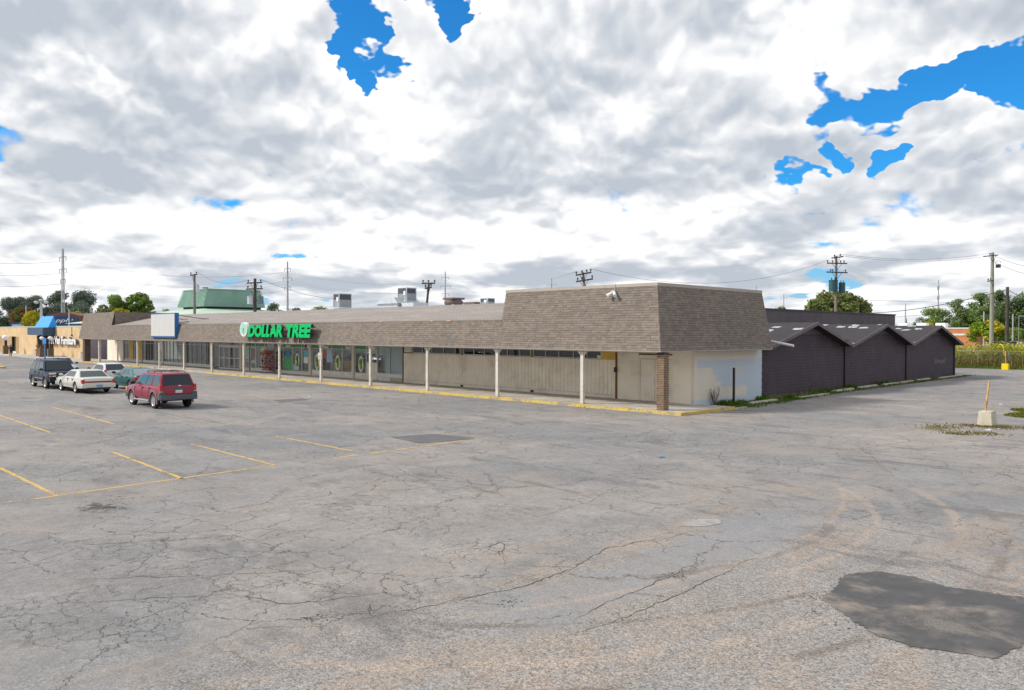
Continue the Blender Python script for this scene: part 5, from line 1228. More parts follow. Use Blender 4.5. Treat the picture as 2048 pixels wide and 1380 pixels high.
            if s.get('flare'):
                mb = MB(); n2 = 14; vs = []
                for i in range(n2+1):
                    a = math.pi*(i/n2)*1.16-.25
                    for rr_, yy in ((R_+.07, W+.012), (R_+.155, W-.004), (R_+.155, W-.05), (R_+.07, W-.05)): vs.append((x+rr_*math.cos(a), sg*yy, R_+rr_*math.sin(a)))
                fs = []
                for i in range(n2):
                    for k_ in range(4): fs.append((i*4+k_, i*4+(k_+1)%4, (i+1)*4+(k_+1)%4, (i+1)*4+k_))
                mb.add(vs, fs, smooth=False); mb.build('wheel_flare', s['flare'], root, world=False)
    for sg in (-1, 1):   # mirrors, handles
        p = side(sg, 1, .08); p = Vector((p.x-.12, sg*(W+.10), z0+.10))
        mb = MB(); mb.ball(tuple(p), .075, .13, .085, 10, 7); mb.bar((p.x, sg*(w0), z0+.05), tuple(p), .05, .05); mb.build('mirror', s.get('mirror', M_TRIM), root, world=False)
        for x in s.get('handles', ()):
            MB().box(x-.11, x+.11, sg*(W*.985)-.02, sg*(W*.985)+.02, z0-.14, z0-.09).build('door_handle', s.get('handle', M_TRIM), root, world=False)
        for x in s.get('seams', ()):
            MB().box(x-.007, x+.007, sg*(W*.995)-.006, sg*(W*.995)+.006, s['gc']+.15, z0-.07).build('door_seam', M_TRIM, root, world=False)
        if s.get('rail'):
            a, b = x1r+.25, x1f-.35; mb = MB(); pts = [(a, sg*(w1-.12), z1), (a+.12, sg*(w1-.12), z1+.07), (b-.12, sg*(w1-.12), z1+.07), (b, sg*(w1-.12), z1)]
            mb.path(pts, .024, 6); mb.tube(((a+b)/2, sg*(w1-.12), z1), ((a+b)/2, sg*(w1-.12), z1+.07), .02, n=6); mb.build('roof_rail', s['rail'], root, world=False)
        if s.get('stripe'): MB().box(xr+R_+.12, xf-R_-.12, sg*W*.985-.012, sg*W*.985+.026, s['gc']+.24, s['gc']+.32).build('side_moulding', s['stripe'], root, world=False)
    if s.get('rail'):
        for q in (.3, .75): x = x1r+.25+(x1f-x1r-.6)*q; MB().tube((x, -(w1-.12), z1+.065), (x, (w1-.12), z1+.065), .016, n=6).build('cross_bar', s['rail'], root, world=False)
    for (nm, m, x0, x1, ya, yb, za, zb) in s['parts']:
        sgs = (1,) if ya < 0 else (-1, 1)
        for sg in sgs:
            y0, y1 = (ya, yb) if sg == 1 else (-yb, -ya)
            bevel_mesh(MB().box(x0, x1, y0, y1, za, zb), nm, m, root, min(.02, (x1-x0)*.3, (y1-y0)*.3, (zb-za)*.3), 1)
    if s.get('extra'): s['extra'](root)
    return root
M_PLG = mat('plate_white', (.6,.6,.55), .5); M_PLB = mat('plate_blue', (.15,.30,.55), .5); M_PLY = mat('plate_tan', (.50,.30,.10), .5)
BUMP = mat('grey_bumper', (.075,.09,.105), .6)
# red sport utility car, facing -X (local +X is its front)
PR = paint('maroon_paint', (.225,.0,.020), .0, .30)
def ex_red(root):
    MB().box(-2.385,-2.36,-.42,.22,.965,1.045).build('tailgate_handle', BUMP, root, world=False)
    MB().tube((-2.20,-.05,1.10),(-2.30,-.62,1.13),.012,n=6).build('rear_wiper', M_TRIM, root, world=False)
    for sg in (-1, 1): MB().tube((-1.0, sg*.93, .36), (1.0, sg*.93, .36), .045, n=8).build('side_step', M_ACG, root, world=False)
    MB().ball((-2.365, -.08, 1.125), .012, .09, .045, 12, 6).build('badge', M_CHR, root, world=False)
red = make_car('sport_utility_car', 'maroon red sport utility car with grey bumper, nearest to the camera', dict(cat='car', paint=PR, W=1.83, xf=1.46, xr=-1.50, R=.385, gc=.40, handles=(-.10, -1.02), seams=(.98, -.02, -.92), flare=mat('faded_flare', (.20,.10,.12), .6), rail=M_TRIM, spokes=5,
    prof=[(-2.38,1.10,.50,.90),(-2.34,1.14,.44,.95),(-2.1,1.16,.42,.99),(-1.5,1.15,.42,1),(.9,1.12,.40,1),(1.2,1.10,.40,1),(1.9,1.03,.42,.985),(2.25,.96,.42,.95),(2.38,.80,.46,.86)],
    cab=dict(br=-2.34,bf=1.15,tr=-2.06,tf=.42,z0=1.12,z1=1.76,w0=.84,w1=.70,side=[(.58,.93,.60,.93,.06,.9),(.36,.565,.34,.575,.06,.9),(.03,.29,.045,.27,.06,.9)],gm=M_CGLL,rt=(.06,.95)),
    parts=[('rear_bumper', BUMP, -2.52,-2.28,-.90,.90,.46,.70),('bumper_corner', BUMP, -2.42,-2.16,.66,.93,.46,.84),('tail_light', M_RED,-2.40,-2.20,.77,.905,.86,1.22),('reverse_lamp', M_LAMP,-2.402,-2.30,.775,.90,.85,.90),('number_plate', M_PLG,-2.392,-2.37,-.20,.14,.79,.94),
           ('front_bumper', BUMP, 2.25,2.46,-.86,.86,.40,.66),('headlight', M_LAMP,2.2,2.40,.58,.86,.74,.92),('turn_lamp', M_AMB,2.1,2.33,.83,.90,.74,.92),('grille', M_TRIM,2.36,2.42,-.45,.45,.72,.9)], extra=ex_red))
red.location = (-42.28, 15.92, 0); red.rotation_euler.z = math.pi
# white long saloon
PW_ = paint('pearl_white_paint', (.60,.585,.53), .12, .3)
whs = make_car('saloon_car', 'long cream white saloon with full width red rear lamp band', dict(paint=PW_, W=1.96, xf=1.50, xr=-1.47, R=.335, gc=.27, handles=(.0, -.95), handle=M_TRIM, seams=(.95, -.02, -.95), spokes=12, mirror=PW_, stripe=mat('beige_moulding', (.42,.40,.35), .5), crown=.025, sh=.96,
    prof=[(-2.78,.86,.46,.92),(-2.74,.93,.34,.97),(-2.5,.985,.30,1),(-1.9,.99,.28,1),(-1.2,.97,.27,1),(.9,.95,.27,1),(1.4,.93,.28,.99),(2.2,.89,.30,.97),(2.6,.85,.34,.94),(2.74,.75,.42,.90)],
    cab=dict(br=-2.02,bf=1.12,tr=-1.30,tf=.30,z0=.97,z1=1.42,w0=.90,w1=.70,side=[(.60,.90,.56,.93,.08,.9),(.30,.57,.20,.53,.08,.9)],gm=M_CGLL,rgm=M_CGLL),
    parts=[('rear_bumper', PW_,-2.90,-2.66,-.96,.96,.38,.62),('tail_light', M_RED,-2.80,-2.55,.78,.955,.64,.88),('lamp_band', mat('lamp_band_red', (.28,.02,.04), .2),-2.795,-2.74,-.775,.775,.68,.78),('number_plate', M_PLB,-2.915,-2.895,-.20,.16,.42,.56),
           ('front_bumper', PW_,2.6,2.86,-.92,.92,.36,.58),('headlight', M_LAMP,2.62,2.78,.48,.88,.62,.78),('grille', M_CHR,2.7,2.8,-.36,.36,.6,.8),('bumper_valance', M_TRIM,-2.82,-2.6,-.7,.7,.26,.37)]))
whs.location = (-55.75, 16.27, 0); whs.rotation_euler.z = math.pi
# teal saloon
PT = paint('teal_paint', (.035,.13,.14), .2, .3)
teal = make_car('saloon_car', 'teal green rounded saloon parked between white and maroon cars', dict(paint=PT, W=1.80, xf=1.47, xr=-1.42, R=.33, gc=.24, handles=(-.05, -.95), handle=PT, seams=(.95, .0, -.85), spokes=7, mirror=M_TRIM, stripe=PT, crown=.035,
    prof=[(-2.38,.90,.46,.82),(-2.32,1.0,.36,.90),(-2.0,1.03,.28,.97),(-1.4,1.02,.25,1),(.9,.97,.24,1),(1.4,.92,.26,.99),(2.0,.82,.28,.94),(2.3,.72,.32,.85),(2.42,.6,.40,.74)],
    cab=dict(br=-1.95,bf=1.35,tr=-1.05,tf=.35,z0=1.0,z1=1.45,w0=.82,w1=.63,side=[(.58,.88,.53,.92,.1,.88),(.28,.55,.22,.50,.1,.88)],gm=M_CGLL,rgm=mat('car_glass_sky', (.05,.10,.14), .03, spec=1., coat=1.)),
    parts=[('rear_bumper', PT,-2.46,-2.25,-.84,.84,.34,.60),('tail_light', M_RED,-2.42,-2.12,.56,.86,.72,.92),('number_plate', M_PLG,-2.415,-2.38,-.18,.16,.66,.78),
           ('front_bumper', PT,2.2,2.46,-.80,.80,.3,.52),('headlight', M_LAMP,2.1,2.36,.5,.8,.58,.72),('aerial', M_TRIM,-1.0,-.97,-.015,.015,1.45,1.56)]))
teal.location = (-55.72, 19.40, 0); teal.rotation_euler.z = math.pi
# black sport utility car facing the camera side
PB = mat('navy_black_paint', (.004,.009,.026), .25, spec=.25)
def ex_blk(root):
    for sg in (-1, 1): MB().box(-1.05, 1.05, sg*.97-.12, sg*.97+.02, .34, .40).build('running_board', M_ACG, root, world=False)
    bevel_mesh(MB().box(2.42,2.475,-.80,.80,.945,.985), 'grille_bar', PB, root, .01, 1)
blk_ = make_car('sport_utility_car', 'black full size sport utility car facing right beside the cream saloon', dict(cat='car', paint=PB, W=2.0, xf=1.50, xr=-1.50, R=.39, gc=.40, handles=(.0, -1.0), seams=(1.0, .0, -.9), rail=M_TRIM, spokes=6, flare=mat('dark_flare', (.05,.055,.075), .45), stripe=mat('grey_moulding', (.30,.31,.33), .5), rim=mat('gold_grey_alloy', (.45,.42,.33), .35, metal=.6), mirror=M_TRIM,
    prof=[(-2.50,1.15,.52,.94),(-2.4,1.2,.46,.98),(-1.5,1.2,.42,1),(1.0,1.18,.42,1),(1.3,1.17,.42,1),(2.1,1.12,.42,.99),(2.36,1.07,.44,.95),(2.46,.95,.48,.92)],
    cab=dict(br=-2.42,bf=1.22,tr=-2.15,tf=.50,z0=1.18,z1=1.86,w0=.92,w1=.76,side=[(.60,.93,.62,.93,.06,.88),(.38,.58,.37,.60,.06,.88),(.04,.35,.05,.34,.06,.88)],gm=M_CGL,wt=(.04,.93)),
    parts=[('front_bumper', PB,2.32,2.60,-.96,.96,.46,.74),('headlight', M_LAMP,2.38,2.49,.55,.95,.97,1.08),('turn_lamp', M_AMB,2.38,2.49,.80,.95,.82,.90),('lower_lamp', M_LAMP,2.38,2.49,.55,.79,.82,.90),('grille', M_TRIM,2.42,2.47,-.52,.52,.80,1.06),('fog_lamp', M_LAMP,2.56,2.615,.50,.66,.50,.58),('air_dam', M_UND,2.3,2.5,-.8,.8,.30,.46),('rear_bumper', M_TRIM,-2.6,-2.4,-.95,.95,.46,.68)], extra=ex_blk))
blk_.location = (-61.38, 16.05, 0)
# white hatchback, seen from behind, nose to nose
PH = paint('cool_white_paint', (.62,.64,.66), .1, .3)
hat = make_car('hatchback_car', 'white small car with sloping tailgate behind the cream saloon', dict(paint=PH, W=1.75, xf=1.28, xr=-1.28, R=.31, gc=.24, handles=(-.1, -.95), handle=PH, seams=(.85, -.05), spokes=6, mirror=M_TRIM, crown=.03,
    prof=[(-2.05,.90,.40,.86),(-2.0,.98,.30,.93),(-1.6,1.0,.25,.98),(-1.1,1.0,.24,1),(.8,.95,.24,1),(1.5,.86,.26,.96),(1.95,.72,.3,.85),(2.08,.58,.38,.76)],
    cab=dict(br=-1.98,bf=1.25,tr=-1.25,tf=.30,z0=.97,z1=1.50,w0=.80,w1=.62,side=[(.60,.90,.56,.92,.1,.86),(.34,.57,.28,.53,.1,.86),(.12,.31,.12,.25,.15,.8)],gm=M_CGL,rt=(.05,.94)),
    parts=[('rear_bumper', PH,-2.16,-1.95,-.80,.80,.30,.60),('tail_light', M_RED,-2.04,-1.85,.68,.83,.85,1.05),('number_plate', M_PLY,-2.09,-2.04,-.22,.20,.68,.82),('headlight', M_LAMP,1.8,2.02,.5,.76,.6,.74),('front_bumper', PH,1.9,2.14,-.74,.74,.3,.5)]))
hat.location = (-63.9, 20.25, 0); hat.rotation_euler.z = math.pi
# silver blue sport utility car behind the black one
PS = paint('silver_blue_paint', (.42,.47,.53), .5, .3)
sil = make_car('sport_utility_car', 'pale silver sport utility car half hidden behind the black one', dict(cat='car', paint=PS, W=1.80, xf=1.35, xr=-1.35, R=.35, gc=.32, handles=(-.1, -.95), handle=PS, seams=(.9, -.05), rail=M_TRIM, spokes=6, mirror=M_TRIM,
    prof=[(-2.2,1.0,.46,.90),(-2.1,1.08,.4,.96),(-1.3,1.08,.34,1),(.9,1.05,.32,1),(1.5,1.0,.34,.98),(2.0,.9,.36,.93),(2.25,.72,.42,.82)],
    cab=dict(br=-2.1,bf=1.15,tr=-1.8,tf=.35,z0=1.05,z1=1.62,w0=.82,w1=.66,side=[(.60,.91,.60,.92,.08,.88),(.34,.57,.33,.57,.08,.88),(.05,.31,.06,.30,.08,.88)],gm=M_CGL,rgm=M_CGLL),
    parts=[('front_bumper', PS,2.1,2.32,-.80,.80,.38,.62),('headlight', M_LAMP,2.0,2.24,.52,.82,.68,.86),('grille', M_TRIM,2.2,2.26,-.4,.4,.66,.82),('rear_bumper', PS,-2.3,-2.1,-.8,.8,.4,.62)]))
sil.location = (-75.9, 20.3, 0)

# ------------------------------------------------------------------ the walking person
def person():
    base = onZ(21.5, 713.5, 0); root = empty('person', tuple(base), 'person in a dark blue jacket and dark trousers walking before the showroom', 'person')
    J = dict(pel=(0,0,.95), spine=(0,-.02,1.2), chest=(.03,-.02,1.42), neck=(.06,0,1.56), head=(.09,0,1.68), top=(.10,0,1.80),
             shL=(.02,.19,1.48), elL=(-.08,.27,1.22), haL=(.05,.30,.98), shR=(.02,-.19,1.48), elR=(.0,-.30,1.20), haR=(-.12,-.28,.98),
             hpL=(0,.10,.92), knL=(.16,.11,.52), anL=(.02,.11,.10), toL=(.20,.12,.05), hpR=(0,-.10,.92), knR=(.02,-.11,.50), anR=(-.22,-.11,.16), toR=(-.08,-.12,.05))
    Rd = dict(pel=.155, spine=.15, chest=.17, neck=.07, head=.10, top=.075, shL=.085, elL=.06, haL=.04, shR=.085, elR=.06, haR=.04, hpL=.11, knL=.075, anL=.05, toL=.04, hpR=.11, knR=.075, anR=.05, toR=.04)
    E = [('pel','spine'),('spine','chest'),('chest','neck'),('neck','head'),('head','top'),('chest','shL'),('shL','elL'),('elL','haL'),('chest','shR'),('shR','elR'),('elR','haR'),('pel','hpL'),('hpL','knL'),('knL','anL'),('anL','toL'),('pel','hpR'),('hpR','knR'),('knR','anR'),('anR','toR')]
    K = list(J); me = bpy.data.meshes.new('body'); me.from_pydata([J[k] for k in K], [(K.index(a), K.index(b)) for a, b in E], [])
    o = bpy.data.objects.new('body', me); COL.objects.link(o); m = o.modifiers.new('s', 'SKIN'); o.modifiers.new('u', 'SUBSURF').levels = 2
    for i, k in enumerate(K): me.skin_vertices[0].data[i].radius = (Rd[k], Rd[k]); me.skin_vertices[0].data[i].use_root = (k == 'pel')
    dg = bpy.context.evaluated_depsgraph_get(); nm = bpy.data.meshes.new_from_object(o.evaluated_get(dg)); bpy.data.objects.remove(o)
    for m_ in (mat('jacket_navy', (.02,.028,.045), .8), mat('trousers_dark', (.045,.03,.028), .85), mat('skin', (.25,.13,.09), .6), mat('shoe_black', (.01,.01,.01), .6)): nm.materials.append(m_)
    for p in nm.polygons:
        z = p.center.z; p.use_smooth = True
        p.material_index = 2 if z > 1.55 else 0 if z > .88 else 1 if z > .13 else 3
        if z < 1.02 and abs(p.center.y) > .22: p.material_index = 2
    b = bpy.data.objects.new('body', nm); COL.objects.link(b); b.parent = root
    mb = MB(); mb.ball((.075, 0, 1.75), .115, .105, .10, 12, 8); mb.build('hair', mat('hair_dark', (.02,.015,.012), .8), root, world=False)
    root.rotation_euler.z = math.radians(160); root.scale = (.98,)*3
person()

# ------------------------------------------------------------------ buildings beyond
M_GMET = mat('green_metal_cladding', (.20,.335,.27), .45, metal=.15, var=.08, vscale=.3, obrand=.08); M_GRF = mat('pale_green_metal_roof', (.46,.58,.46), .5, metal=.1, var=.08, vscale=.2, dirt=(.3,.36,.3), dscale=.2, damt=.4)
GY = 56.; g0 = onY(407, 578, GY); g1 = onY(407, 612.5, GY); gl_ = onY(355, 613, GY); gt = onY(358.5, 583, GY); gr = onX(530, 617, g1.x); 
gb = empty('green_metal_building', (g1.x, GY, 0), 'green ribbed metal building with boxy upper storey and pale green roof', 'building')
zb, zt = g1.z, g0.z; xl, xr_, yf, yb_ = gl_.x, g1.x, GY, gr.y; ins = .75
lo = [(xl, yf, zb), (xr_, yf, zb), (xr_, yb_, zb), (xl, yb_, zb)]; hi = [(xl+ins, yf+ins, zt), (xr_-ins*.4, yf+ins, zt), (xr_-ins*.4, yb_-ins, zt), (xl+ins, yb_-ins, zt)]
mb = MB(); mb.add(lo+hi, [(0,1,5,4),(1,2,6,5),(2,3,7,6),(3,0,4,7),(4,5,6,7),(3,2,1,0)]); ub = mb.build('upper_storey', M_GMET, gb)
pl = []
for (a, b, c, d, N_) in ((lo[0], lo[1], hi[1], hi[0], 22), (lo[1], lo[2], hi[2], hi[1], 30)):
    a, b, c, d = map(Vector, (a, b, c, d))
    for i in range(N_+1):
        q = i/N_; p0 = a.lerp(b, q); p1 = d.lerp(c, q); V_ = p1-p0; U_ = (b-a).normalized(); Nn = U_.cross(V_.normalized()); 
        if Nn.dot(CAM-a) < 0: Nn = -Nn
        pl.append((p0, U_, V_.normalized(), Nn, .05, V_.length, .06))
pieces('seam_rib', pl, M_GMET, ub, 60)
bx('roof_edge', mat('green_trim', (.20,.32,.27), .5), ub, hi[0][0]-.1, hi[1][0]+.1, hi[0][1]-.1, hi[2][1]+.1, zt, zt+.15)
bx('neck', M_DARK, gb, xl+1, xr_-.5, yf+.6, yb_-.5, zb-.7, zb-.02)
e0 = 20.; rz = zb-.35; ez = 4.9
mb = MB(); mb.add([(xl-e0, yf-e0*.62, ez+.35), (xr_+e0*1.1, yf-e0*.62, ez+.35), (xr_+e0*1.1, yb_+12, ez), (xl-e0, yb_+12, ez), (xl+.5, yf+.3, rz), (xr_-.2, yf+.3, rz), (xr_-.2, yb_-.4, rz), (xl+.5, yb_-.4, rz)], [(0,1,5,4),(1,2,6,5),(2,3,7,6),(3,0,4,7),(4,5,6,7)])
mb.build('hip_roof', M_GRF, gb)
bx('wall', mat('cream_metal_wall', (.45,.45,.38), .7), gb, xl-e0+.5, xr_+e0*1.1-.5, yf-e0*.62+.5, yb_+11, 0, ez-.05)
c = onY(407, 576, GY+1.2); MB().tube((c.x, GY+1.5, zt+.1), (c.x, GY+1.5, zt+.45), .3, .5, n=10).build('roof_vent', M_ACG, gb)
# restaurant with barrel roof parapets (far left)
rb = empty('restaurant', (-250, 60, 0), 'dark blue restaurant front with brown arched parapets behind the showroom', 'building')
M_RBLUE = mat('restaurant_blue', (.015,.05,.14), .6, var=.2, vscale=.3); M_RBR = mat('maroon_brown_wall', (.16,.065,.06), .8, var=.1, vscale=.3)
D_ = 200
def ppt(px, py, D=D_): return atD(px, py, D)
def facing_poly(name, pts, D, m, thick=6.):
    q = [ppt(x, y, D) for x, y in pts]; mb = MB(); mb.prism([tuple(v) for v in q], tuple(Vector((CF.x, CF.y, 0)).normalized()*thick)); return mb.build(name, m, rb)
arc = [(92, 660), (92, 634)] + [(92+ (161-92)*t, 634-9*math.sin(math.pi*(.15+.7*t))/1+ (0 if t < .5 else 3*(t-.5))) for t in [i/10 for i in range(11)]] + [(161, 660)]
facing_poly('arched_wall', arc, D_, M_RBR)
arc2 = [(98, 660), (98, 638)] + [(98+(156-98)*t, 637-5.5*math.sin(math.pi*(.12+.76*t))) for t in [i/10 for i in range(11)]] + [(156, 660)]
facing_poly('sign_band', arc2, D_-.3, M_RBLUE, .2)
arc3 = [(52, 660), (52, 652)] + [(52+(80-52)*t, 649-8*math.sin(math.pi*(.1+.55*t))) for t in [i/8 for i in range(9)]] + [(88, 660)]
facing_poly('arched_wing', arc3, D_-4, M_RBR)
facing_poly('low_wing', [(20, 662), (20, 645), (62, 644), (62, 662)], D_-2, M_RBLUE); facing_poly('window_band', [(24, 660), (24, 649), (52, 648), (52, 660)], D_-2.6, mat('pale_window_band', (.35,.42,.48), .4), .2)
rg = Vector((CR.x, CR.y, 0)).normalized()
place_text('wall_letters', 'ppl', M_SIGNW, rb, ppt(110, 647, D_-.6), rg, (0,0,1), width=3.4, height=1.3, depth=.05, shear=.35, off=.0)
place_text('wall_letters', "'", M_SIGNW, rb, ppt(143.5, 641.5, D_-.6), rg, (0,0,1), width=.3, height=.45, depth=.05, shear=.4)
# orange brick building at the right
ob = empty('orange_brick_building', (-55, 190, 0), 'orange brick flat roofed building with white bands beyond the weeds', 'building')
M_OB = brickwork('orange_brick', (.52,.18,.07), (.58,.22,.09), (.45,.25,.15)); ox = -53.0; oy = 189.
bx('wall', M_OB, ob, -75, ox, oy, oy+14, 0, 5.0); bx('white_band', M_WHT, ob, -75.1, ox+.12, oy-.12, oy+14.1, 3.55, 3.95); bx('coping', M_WHT, ob, -75.1, ox+.1, oy-.1, oy+14.1, 5.0, 5.25); bx('white_band', M_WHT, ob, -75.1, ox+.1, oy-.1, oy+14.1, .2, .85)
for x in (-70, -66, -62): bx('roof_unit', M_SIGNW, ob, x, x+2, oy+3, oy+5, 5.25, 6.3)
bx('wall', mat('brown_brick_wall', (.26,.13,.08), .9), ob, ox-3, ox+6, oy+6, oy+16, 0, 3.6)
for i, (px, w_, h_, D, c_) in enumerate(((1985, 60, 4.5, 260, (.6,.6,.58)), (1640, 40, 3, 300, (.62,.62,.6)), (1775, 30, 3.4, 300, (.55,.56,.55)), (2040, 18, 3.2, 170, (.66,.66,.66)))):
    p = ppt(px, 666, D); tag(bx('far_building', mat('far_wall_%d' % i, c_, .8) if 0 else mat('far_pale_wall', (.55,.55,.53), .8, var=.2, vscale=.1), None, p.x-w_/2, p.x+w_/2, p.y, p.y+10, 0, h_), ['pale low building half hidden behind the yellow tree', 'pale low building behind the dark warehouse roof', 'small pale roofline beside the thin pole', 'white shed at the right edge behind the fence'][i], 'building')

# ------------------------------------------------------------------ trees
def leaf_mat(name, col, k=.35):
    m = bpy.data.materials.new(name); m.use_nodes = True; t = NT(m.node_tree); t.n.clear()
    out = t.new('ShaderNodeOutputMaterial'); df = t.new('ShaderNodeBsdfDiffuse'); tl = t.new('ShaderNodeBsdfTranslucent'); mx = t.new('ShaderNodeMixShader')
    r = t.new('ShaderNodeNewGeometry').outputs['Random Per Island']; P = t.new('ShaderNodeTexCoord').outputs['Object']
    n = t.ss(t.noise(P, .45, 3, .6), .35, .65, .72, 1.3, 'LINEAR')
    c = t.mix(1., (*col, 1), t.vec(*[t.m('MULTIPLY', t.ss(r, 0, 1, 1-k, 1+k, 'LINEAR'), n)]*3), 'MULTIPLY')
    c = t.mix(t.ss(r, .8, 1, 0, .35), c, (col[0]*1.7, col[1]*1.35, col[2]*.9, 1))
    t.l.new(c, df.inputs[0]); t.l.new(c, tl.inputs[0]); mx.inputs[0].default_value = .3
    t.l.new(df.outputs[0], mx.inputs[1]); t.l.new(tl.outputs[0], mx.inputs[2]); t.l.new(mx.outputs[0], out.inputs[0]); return m
M_BARK = mat('bark', (.13,.105,.08), .95, var=.3, vscale=3)
LEAF = dict(dark=leaf_mat('dark_green_leaves', (.10,.14,.08)), mid=leaf_mat('green_leaves', (.165,.25,.06)), olive=leaf_mat('olive_leaves', (.16,.19,.07)), bright=leaf_mat('bright_green_leaves', (.20,.30,.035)), yel=leaf_mat('yellow_leaves', (.40,.37,.035)), orng=leaf_mat('rust_leaves', (.27,.12,.05)), pine=leaf_mat('pine_needles', (.155,.225,.085)), blue=leaf_mat('blue_green_needles', (.17,.215,.165)))
def crown_faces(mb, rg_, clumps, n, s):
    """leaf sprays on and in the shells of clumps"""
    tot = sum(c[3]**2 for c in clumps)
    for (cx, cy, cz, r, fl) in clumps:
        k = int(n*r*r/tot)
        for _ in range(k):
            d = Vector((rg_.gauss(0,1), rg_.gauss(0,1), rg_.gauss(0,1))).normalized(); q = r*(rg_.random()**.35)*rg_.uniform(.82, 1.12)
            p = Vector((cx, cy, cz))+Vector((d.x*q, d.y*q, d.z*q*fl)); nn = (d+Vector((rg_.gauss(0,.5), rg_.gauss(0,.5), rg_.gauss(0,.5)+.3))).normalized()
            a = nn.cross(Vector((rg_.gauss(0,1), rg_.gauss(0,1), rg_.gauss(0,1)))).normalized(); b = nn.cross(a); ss = s*rg_.uniform(.5, 1.3)
            mb.add([p-a*ss, p+b*ss*.6, p+a*ss, p-b*ss*.55], [(0,1,2,3)])
def tree(name, label, base, h, w, kind, shape='round', seed=0, n=3200, trunk=.25, group=None, leaf=.28):
    rg_ = random.Random(seed); root = empty(name, (base[0], base[1], 0), label, 'tree', group)
    mb = MB(); x, y = 0., 0.; r0 = max(.12, h*.024); p = Vector((0, 0, -.1)); tops = []
    zt = h*(.92 if shape in ('pine', 'fir') else .62)
    q = Vector((rg_.uniform(-.03, .03)*h, rg_.uniform(-.03, .03)*h, zt)); mid = p.lerp(q, .5)+Vector((rg_.uniform(-.02, .02)*h, rg_.uniform(-.02, .02)*h, 0))
    mb.tube(p, mid, r0, r0*.7, 8, False); mb.tube(mid, q, r0*.7, r0*.25, 8, False)
    clumps = []
    if shape == 'round':
        nb = rg_.randint(9, 13)
        for i in range(nb):
            a = 2.4*i+rg_.uniform(-.4, .4); rr_ = w/2*rg_.uniform(.35, .78) if i else 0; cz = h*(trunk+(1-trunk)*rg_.uniform(.25, .80)); k = 1-abs((cz/h-trunk)/(1-trunk)-.45)*.9
            clumps.append((math.cos(a)*rr_*k*1.15, math.sin(a)*rr_*k*1.15, cz, w*rg_.uniform(.15, .27), rg_.uniform(.7, .95)))
        clumps.append((0, 0, h*.86, w*.2, .7))
    elif shape == 'dome':
        for i in range(26):
            a = 2.4*i; f = (i+.5)/26; rr_ = w/2*math.sqrt(f)*.86; cz = h*(.42+.50*math.sqrt(max(0, 1-f*.92)))
            clumps.append((math.cos(a)*rr_, math.sin(a)*rr_, cz, w*rg_.uniform(.09, .15), rg_.uniform(.6, .9)))
            if i % 2: clumps.append((math.cos(a)*rr_*.8, math.sin(a)*rr_*.8, cz*.78, w*rg_.uniform(.08, .13), .8))
    elif shape == 'pine':       # layered, ragged, with horizontal boughs
        L = 12
        for j in range(L):
            f = j/(L-1); z = h*(.20+.76*f); R_ = w/2*(1-f**1.6*.72)*rg_.uniform(.85, 1.12)
            for i in range(rg_.randint(6, 8)):
                a = rg_.uniform(0, 6.28); rr_ = R_*rg_.uniform(.15, .92); clumps.append((math.cos(a)*rr_, math.sin(a)*rr_, z+rg_.uniform(-.04, .04)*h, w*rg_.uniform(.09, .16)*(1-f*.35), rg_.uniform(.55, .9)))
    elif shape == 'fir':
        L = 12
        for j in range(L):
            f = j/(L-1); z = h*(.12+.85*f); R_ = w/2*(1-f)
            for i in range(max(1, int(6*(1-f)))):
                a = rg_.uniform(0, 6.28); rr_ = R_*rg_.uniform(.4, .85); clumps.append((math.cos(a)*rr_, math.sin(a)*rr_, z, w*.11*(1.2-f), .45))
    for (cx, cy, cz, r, fl) in clumps[::2]:
        st = q*min(.95, max(.3, (cz/h)*.8)); mb.tube(p.lerp(q, min(.98, cz/zt*.75)), (cx*.9, cy*.9, cz-r*.2), r0*.28, r0*.08, 5, False)
    mb.build('trunk', M_BARK, root, world=False, fix=False)
    kinds = kind if isinstance(kind, (list, tuple)) else [kind]
    for ki, kd in enumerate(kinds):
        mb = MB(); cl = clumps[ki::len(kinds)]; crown_faces(mb, rg_, cl, n//len(kinds), leaf); mb.build('crown', LEAF[kd], root, world=False, fix=False)
    return root
def tree_px(name, label, px0, px1, pytop, D, kind, shape='round', seed=0, n=3200, **k):
    c = atD((px0+px1)/2, pytop, D); w = (px1-px0)/FOC*D
    return tree(name, label, (c.x, c.y), c.z*(1.0), w*(1.7 if shape == 'pine' else 1.3 if kind == 'blue' else 1.06), kind, shape, seed, int(n*1.5), leaf=k.pop('leaf', w*.026+.04), **k)
G1 = 'trees behind the showroom'; G2 = 'trees beyond the weeds at the right'
